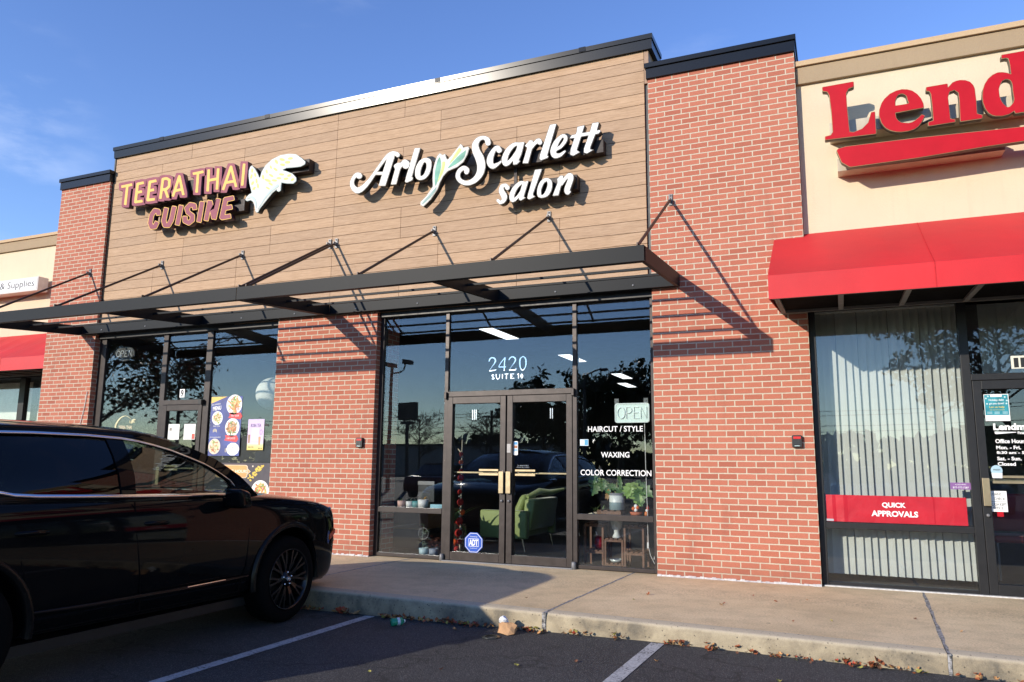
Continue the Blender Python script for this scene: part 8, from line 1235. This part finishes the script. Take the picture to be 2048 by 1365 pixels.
# leaf litter along the kerb: nobody could count it
def leaf_litter():
    rr = random.Random(17); mb = MB()
    def leaf(x, y, z, s, tilt):
        a = rr.uniform(0, 6.28); up = Vector((rr.gauss(0, tilt), rr.gauss(0, tilt), 1)).normalized(); u = up.cross(Vector((math.cos(a), math.sin(a), 0))).normalized(); w = up.cross(u); curl = rr.uniform(.1, .5)*s; n = 7; v = []
        lob = rr.random() < .5
        for i in range(n+1):
            t = i/n; ww = s*.42*math.sin(math.pi*(.06+.92*t))*((1.0 if i % 2 else .62) if lob else 1); h = curl*4*(t-.5)**2*rr.uniform(.8, 1.2); p = Vector((x, y, z))+u*s*(t-.5)+up*h
            v += [p-w*ww+up*ww*rr.uniform(.1, .6), p, p+w*ww+up*ww*rr.uniform(.1, .6)]
        mb.add(v, [(3*i+j, 3*i+j+1, 3*i+j+4, 3*i+j+3) for i in range(n) for j in range(2)], rr.choice((0, 0, 0, 1, 1, 2, 2, 3, 4)))
    def pile(x0, x1, n, spread=.05, smin=.022, smax=.052):
        for _ in range(n):
            x = rr.uniform(x0, x1); y = kerb_y(x)-.02-abs(rr.gauss(0, spread)); leaf(x, y, gz(x, y)+.008+abs(rr.gauss(0, .012)), rr.uniform(smin, smax), .45)
    pile(-2.55, -2.30, 12, .05, .06, .11)
    for a, b, n in ((-2.05, -1.62, 46), (-1.62, -1.45, 14), (-1.42, -.98, 60), (-.98, -.80, 8), (-.62, -.34, 34), (-.2, .06, 12), (.22, .34, 10), (.65, .85, 22), (.95, 1.1, 10), (1.2, 1.34, 7), (1.42, 1.62, 12), (1.64, 1.95, 9), (1.93, 2.24, 34), (2.26, 2.44, 10), (2.62, 3.1, 14), (3.3, 4.5, 40), (-4.6, -2.7, 120)): pile(a, b, n)
    for _ in range(14):
        x = rr.uniform(-1.5, 4); y = rr.uniform(-2.1, -.3); leaf(x, y, .006, rr.uniform(.02, .045), .2)
    for x, y in ((1.62, -.98), (-1.0, -4.28), (-.15, -3.75), (1.55, -3.45), (.72, -3.28), (-.58, -4.05), (2.35, -3.35), (-1.1, -2.85), (1.0, -4.1), (.2, -3.5)): leaf(x, y, (gz(x, y) if y < kerb_y(x) else 0)+.008, rr.uniform(.025, .045), .25)
    return mb.build('fallen_leaves', [simple('leaf_rust', (.30, .085, .028), .75, 0, .3, 40), simple('leaf_tan', (.46, .24, .09), .75, 0, .3, 40), simple('leaf_brown', (.14, .060, .030), .8, 0, .3, 40), simple('leaf_yellowgreen', (.30, .27, .06), .7, 0, .3, 40), simple('leaf_redbrown', (.36, .055, .025), .7, 0, .3, 40)])
tag(leaf_litter(), 'dry orange and brown leaves gathered along the kerb', 'leaves', None, 'stuff')

# ---------------------------------------------------------------- across the road, behind the camera: what the shop windows mirror
bark = simple('bark', (.060, .046, .036), .9, 0, .3, 12)
def tree(name, label, x, y, h, crown_r, crown_z, seed, cols, n=1500, leaf=.30, trunk_r=.2, evergreen=False, bare=False):
    q = random.Random(seed); z0 = -.22; t = thing(name, label, 'tree', (x, y, z0), 'trees across the road'); mb = MB()
    top = Vector((x+q.uniform(-.3, .3), y, z0+h*.9)); mb.tube([(x, y, z0), (x+.05, y, z0+h*.3), ((x+top.x)/2, y, z0+h*.6), top], [trunk_r, trunk_r*.8, trunk_r*.45, .03], 8)
    tips = []
    for i in range(16 if not bare else 34):
        f = q.uniform(.28, .85); a = q.uniform(0, 6.28); L = crown_r*(1.15-.6*abs(f-.5))*q.uniform(.6, 1.1); b = Vector((x, y, z0+h*f)); e = b+Vector((math.cos(a)*L, math.sin(a)*L, L*(.55 if not evergreen else -.05))); m_ = (b+e)/2+Vector((0, 0, .12*L)); mb.tube([b, m_, e], [trunk_r*.32, trunk_r*.18, .015], 5); tips.append((b, e))
        if bare or not evergreen:
            for k in range(5 if not bare else 9):
                s = b+(e-b)*q.uniform(.35, 1); d = Vector((q.gauss(0, 1), q.gauss(0, 1), abs(q.gauss(.5, .7)))).normalized()*L*.42; mb.tube([s, s+d*.5+Vector((0, 0, .05)), s+d], [.03, .02, .006], 4); tips.append((s, s+d))
    mb.build('trunk', bark, t); lv = MB()
    for i in range(n):
        if evergreen:
            f = q.random()**.8; r = crown_r*(1-.75*f)*(.55+.45*math.sin(f*23+seed)**2)*math.sqrt(q.uniform(.25, 1)); a = q.uniform(0, 6.28); p = Vector((x+r*math.cos(a), y+r*math.sin(a), z0+crown_z+(h-crown_z)*f))
        else:
            b, e = tips[q.randrange(len(tips))]; p = b+(e-b)*q.uniform(.45, 1.05)+Vector((q.gauss(0, .22), q.gauss(0, .22), q.gauss(0, .18)))*crown_r*.32
        u = Vector((q.gauss(0, 1), q.gauss(0, 1), q.gauss(0, 1))).normalized(); w = u.orthogonal().normalized(); s = leaf*q.uniform(.5, 1.3)
        lv.add([p-u*s*.5, p+w*s*.28, p+u*s*.5, p-w*s*.28], [(0,1,2,3)], q.randrange(len(cols)))
    lv.build('crown', cols, t)
gA = [leafmat('crown_green', (.035, .055, .022)), leafmat('crown_dark', (.020, .034, .016)), leafmat('crown_olive', (.06, .065, .025))]; gR = [leafmat('crown_red', (.20, .035, .025)), leafmat('crown_rust', (.12, .05, .025)), leafmat('crown_dull', (.07, .06, .03))]
tree('dense_tree', 'large dense olive tree mirrored in the tall restaurant window', -43.0, -26.5, 12.0, 5.0, 3, 77, gA[1:]+gR[2:], 7000, .42, .25)
tree('maple_tree', 'red and rust leaved tree across the lot, mirrored in the restaurant door', -31.6, -22.5, 8.6, 2.9, 3, 3, gR, 1100, .26, .13)
for i, (x, y, h, r, lab) in enumerate(((-19.0, -46, 7.9, 3.2, 'lowest dark tree, left end of the mirrored row'), (-16.2, -45, 8.7, 3.4, 'dark tree left of the middle of the mirrored row'), (-13.0, -46, 8.2, 3.4, 'dark tree in the middle of the mirrored row'), (-10.2, -45, 8.6, 3.2, 'dark tree right of the middle of the mirrored row'), (-7.3, -46, 7.7, 3.2, 'dark tree at the right end of the mirrored row'))): tree('dense_tree', lab, x, y, h*.80, r*1.15, 1.5, 10+i, gA, 4200, .42, .2)
for i, (x, y, h, r, lab) in enumerate(((7.0, -40, 11.2, 3.0, 'tallest thinly leaved tree mirrored over the blinds'), (10.5, -41, 11.2, 4.0, 'thinly leaved tree mirrored over the loan office door'))): tree('broadleaf_tree', lab, x, y, h, r, 2, 30+i, gR[1:]+gA[2:], 1600, .34, .2)
for i, (x, y, h, r, lab) in enumerate(((-38, -60, 6.6, 2.4, 'bare tree mirrored at the left of the salon window'), (-30.8, -61, 6.8, 2.4, 'bare tree mirrored in the left salon door'), (-63, -62, 6.2, 2.8, 'bare tree mirrored low in the restaurant window'), (-56, -64, 5.6, 2.6, 'small bare tree mirrored beside the tea poster'))): tree('bare_tree', lab, x, y, h, r, 2, 40+i, gR[2:], 220, .2, .14, False, True)
# far wood: one mass
def wood():
    q = random.Random(99); mb = MB()
    for i in range(5200):
        x = q.uniform(-150, 70); hh = 3.9+1.3*math.sin(x*.13)+.8*math.sin(x*.41+1); p = Vector((x, q.uniform(-92, -84), -.2+hh*q.random()**.6)); u = Vector((q.gauss(0, 1), q.gauss(0, .6), q.gauss(0, 1))).normalized(); w = u.orthogonal().normalized(); s = q.uniform(.5, 1.2); mb.add([p-u*s, p+w*s*.7, p+u*s, p-w*s*.7], [(0,1,2,3)], q.randrange(3))
    return mb.build('far_wood', gA)
tag(wood(), 'low dark wood along the far side of the road', 'wood', None, 'stuff')
dk_ = simple('painted_steel_dark', (.03, .03, .032), .5)
lp = thing('lamp_post', 'lot lamp post with two floodlight heads, mirrored left of the doors', 'lamp post', (-20.0, -25.7, -.22)); MB().tube([(-20, -25.7, -.22), (-20, -25.7, 6.3)], [.12, .08], 10).build('pole', dk_, lp); MB().tube([(-20, -25.7, 5.95), (-19.5, -25.7, 5.97), (-19.25, -25.7, 6.1), (-19.15, -25.7, 6.45)], .045, 8).build('arm', dk_, lp)
for x, z, s in ((-19.0, 6.55, 1), (-20.05, 6.45, -1)): MB().hexa([(x-.28, -25.9, z-.12), (x+.28, -25.9, z-.2), (x+.28, -25.5, z-.2), (x-.28, -25.5, z-.12), (x-.28, -25.9, z+.12), (x+.25, -25.9, z+.04), (x+.25, -25.5, z+.04), (x-.28, -25.5, z+.12)]).build('floodlight', dk_, lp, .03)
sb = thing('pylon_sign', 'dark box sign on a post beside the twin floodlight lamp post', 'sign', (-19.2, -26.2, -.22)); MB().tube([(-19.2, -26.2, -.22), (-19.2, -26.2, 3.3)], .10, 8).build('post', dk_, sb); MB().box(-19.75, -18.65, -26.35, -26.05, 3.48, 4.40).build('cabinet', dk_, sb, .03); MB().box(-19.6, -18.8, -26.3, -26.1, 3.25, 3.4).build('bracket', dk_, sb)
lp2 = thing('lamp_post', 'street lamp with one curved arm, mirrored over the salon side window', 'lamp post', (-10.5, -29.7, -.22)); MB().tube([(-10.5, -29.7, -.22), (-10.5, -29.7, 5.8)], [.11, .07], 10).build('pole', dk_, lp2); MB().tube([(-10.5, -29.7, 5.75), (-10.3, -29.7, 6.0), (-9.8, -29.7, 6.2), (-9.45, -29.7, 6.25)], .04, 8).build('arm', dk_, lp2); MB().box(-9.62, -9.2, -29.85, -29.55, 6.16, 6.28).build('lamp_head', dk_, lp2, .03)
up = thing('utility_pole', 'wooden utility pole with wires, mirrored in the left salon door', 'utility pole', (-30.0, -59.5, -.22)); MB().tube([(-29.7, -59.6, -.22), (-29.7, -59.6, 6.4)], .14, 8).build('pole', bark, up); MB().box(-30.6, -28.8, -59.7, -59.5, 5.75, 5.87).build('crossarm', bark, up); mb = MB()
for z, y, s in ((6.2, -59.6, .5), (5.9, -59.3, .6), (4.9, -59.6, .4), (4.5, -59.8, .5)):
    for a, b in ((-75, -29.7), (-29.7, 15)): mb.tube([(a+(b-a)*k/8, y, z-s*4*(k/8)*(1-k/8)) for k in range(9)], .022, 4)
mb.build('wire', dk_, up)
def far_car(x, y, rot, col, label):
    t = thing('parked_car', label, 'car', (x, y, -.22), 'cars parked across the lot'); m_ = simple('car_paint', col, .2, .1, .03); gl_ = simple('car_glass', (.015, .017, .02), .08)
    body = [(-2.2, .28), (-2.25, .62), (-2.1, .86), (-1.1, .95), (1.55, .95), (2.1, .90), (2.2, .60), (2.15, .28)]; cab = [(-1.25, .95), (-.55, 1.42), (.75, 1.45), (1.6, .95)]
    c, s = math.cos(rot), math.sin(rot)
    def place(mb, name, mat, par, bev=0):
        for i, v in enumerate(mb.v): mb.v[i] = (x+v[0]*c-v[1]*s, y+v[0]*s+v[1]*c, v[2]-.22)
        return mb.build(name, mat, par, bev)
    b = place(MB().prism(body, -.88, .88), 'body', m_, t, .08); place(MB().prism(cab, -.74, .74), 'cabin', gl_, t, .06); place(MB().box(-.6, .8, -.66, .66, 1.44, 1.475), 'roof', m_, t, .02)
    for wx in (-1.4, 1.35):
        for wy in (-.86, .86): place(MB().lathe([(.001, -.1), (.2, -.1), (.33, -.09), (.33, .09), (.2, .1), (.001, .1)], (wx, wy, .33), 18, 0, 'y'), 'wheel', M['rubber'], t)
for a in ((-24, -21, 1.4, (.30, .31, .33), 'silver car parked across the lot, farthest left'), (-20.5, -20.5, 1.5, (.03, .03, .035), 'black car parked across the lot beside the silver one'), (-14, -21, 1.6, (.12, .015, .015), 'dark red car parked across the lot'), (-9.5, -21.5, 1.5, (.25, .26, .28), 'grey car parked across the lot'), (2.5, -19.5, 1.6, (.42, .42, .42), 'pale car parked behind the viewer'), (5.6, -20, 1.5, (.05, .06, .09), 'dark blue car parked behind the viewer')): far_car(*a)
fb_ = thing('warehouse', 'long low pale warehouse across the road', 'building', (-45, -75, 0)); MB().box(-70, -28, -82, -72, -.2, 3.3).build('wall', simple('pale_siding', (.30, .29, .27), .8), fb_); MB().box(-70.2, -27.8, -82.2, -71.8, 3.305, 3.5).build('roof_edge', dk_, fb_)
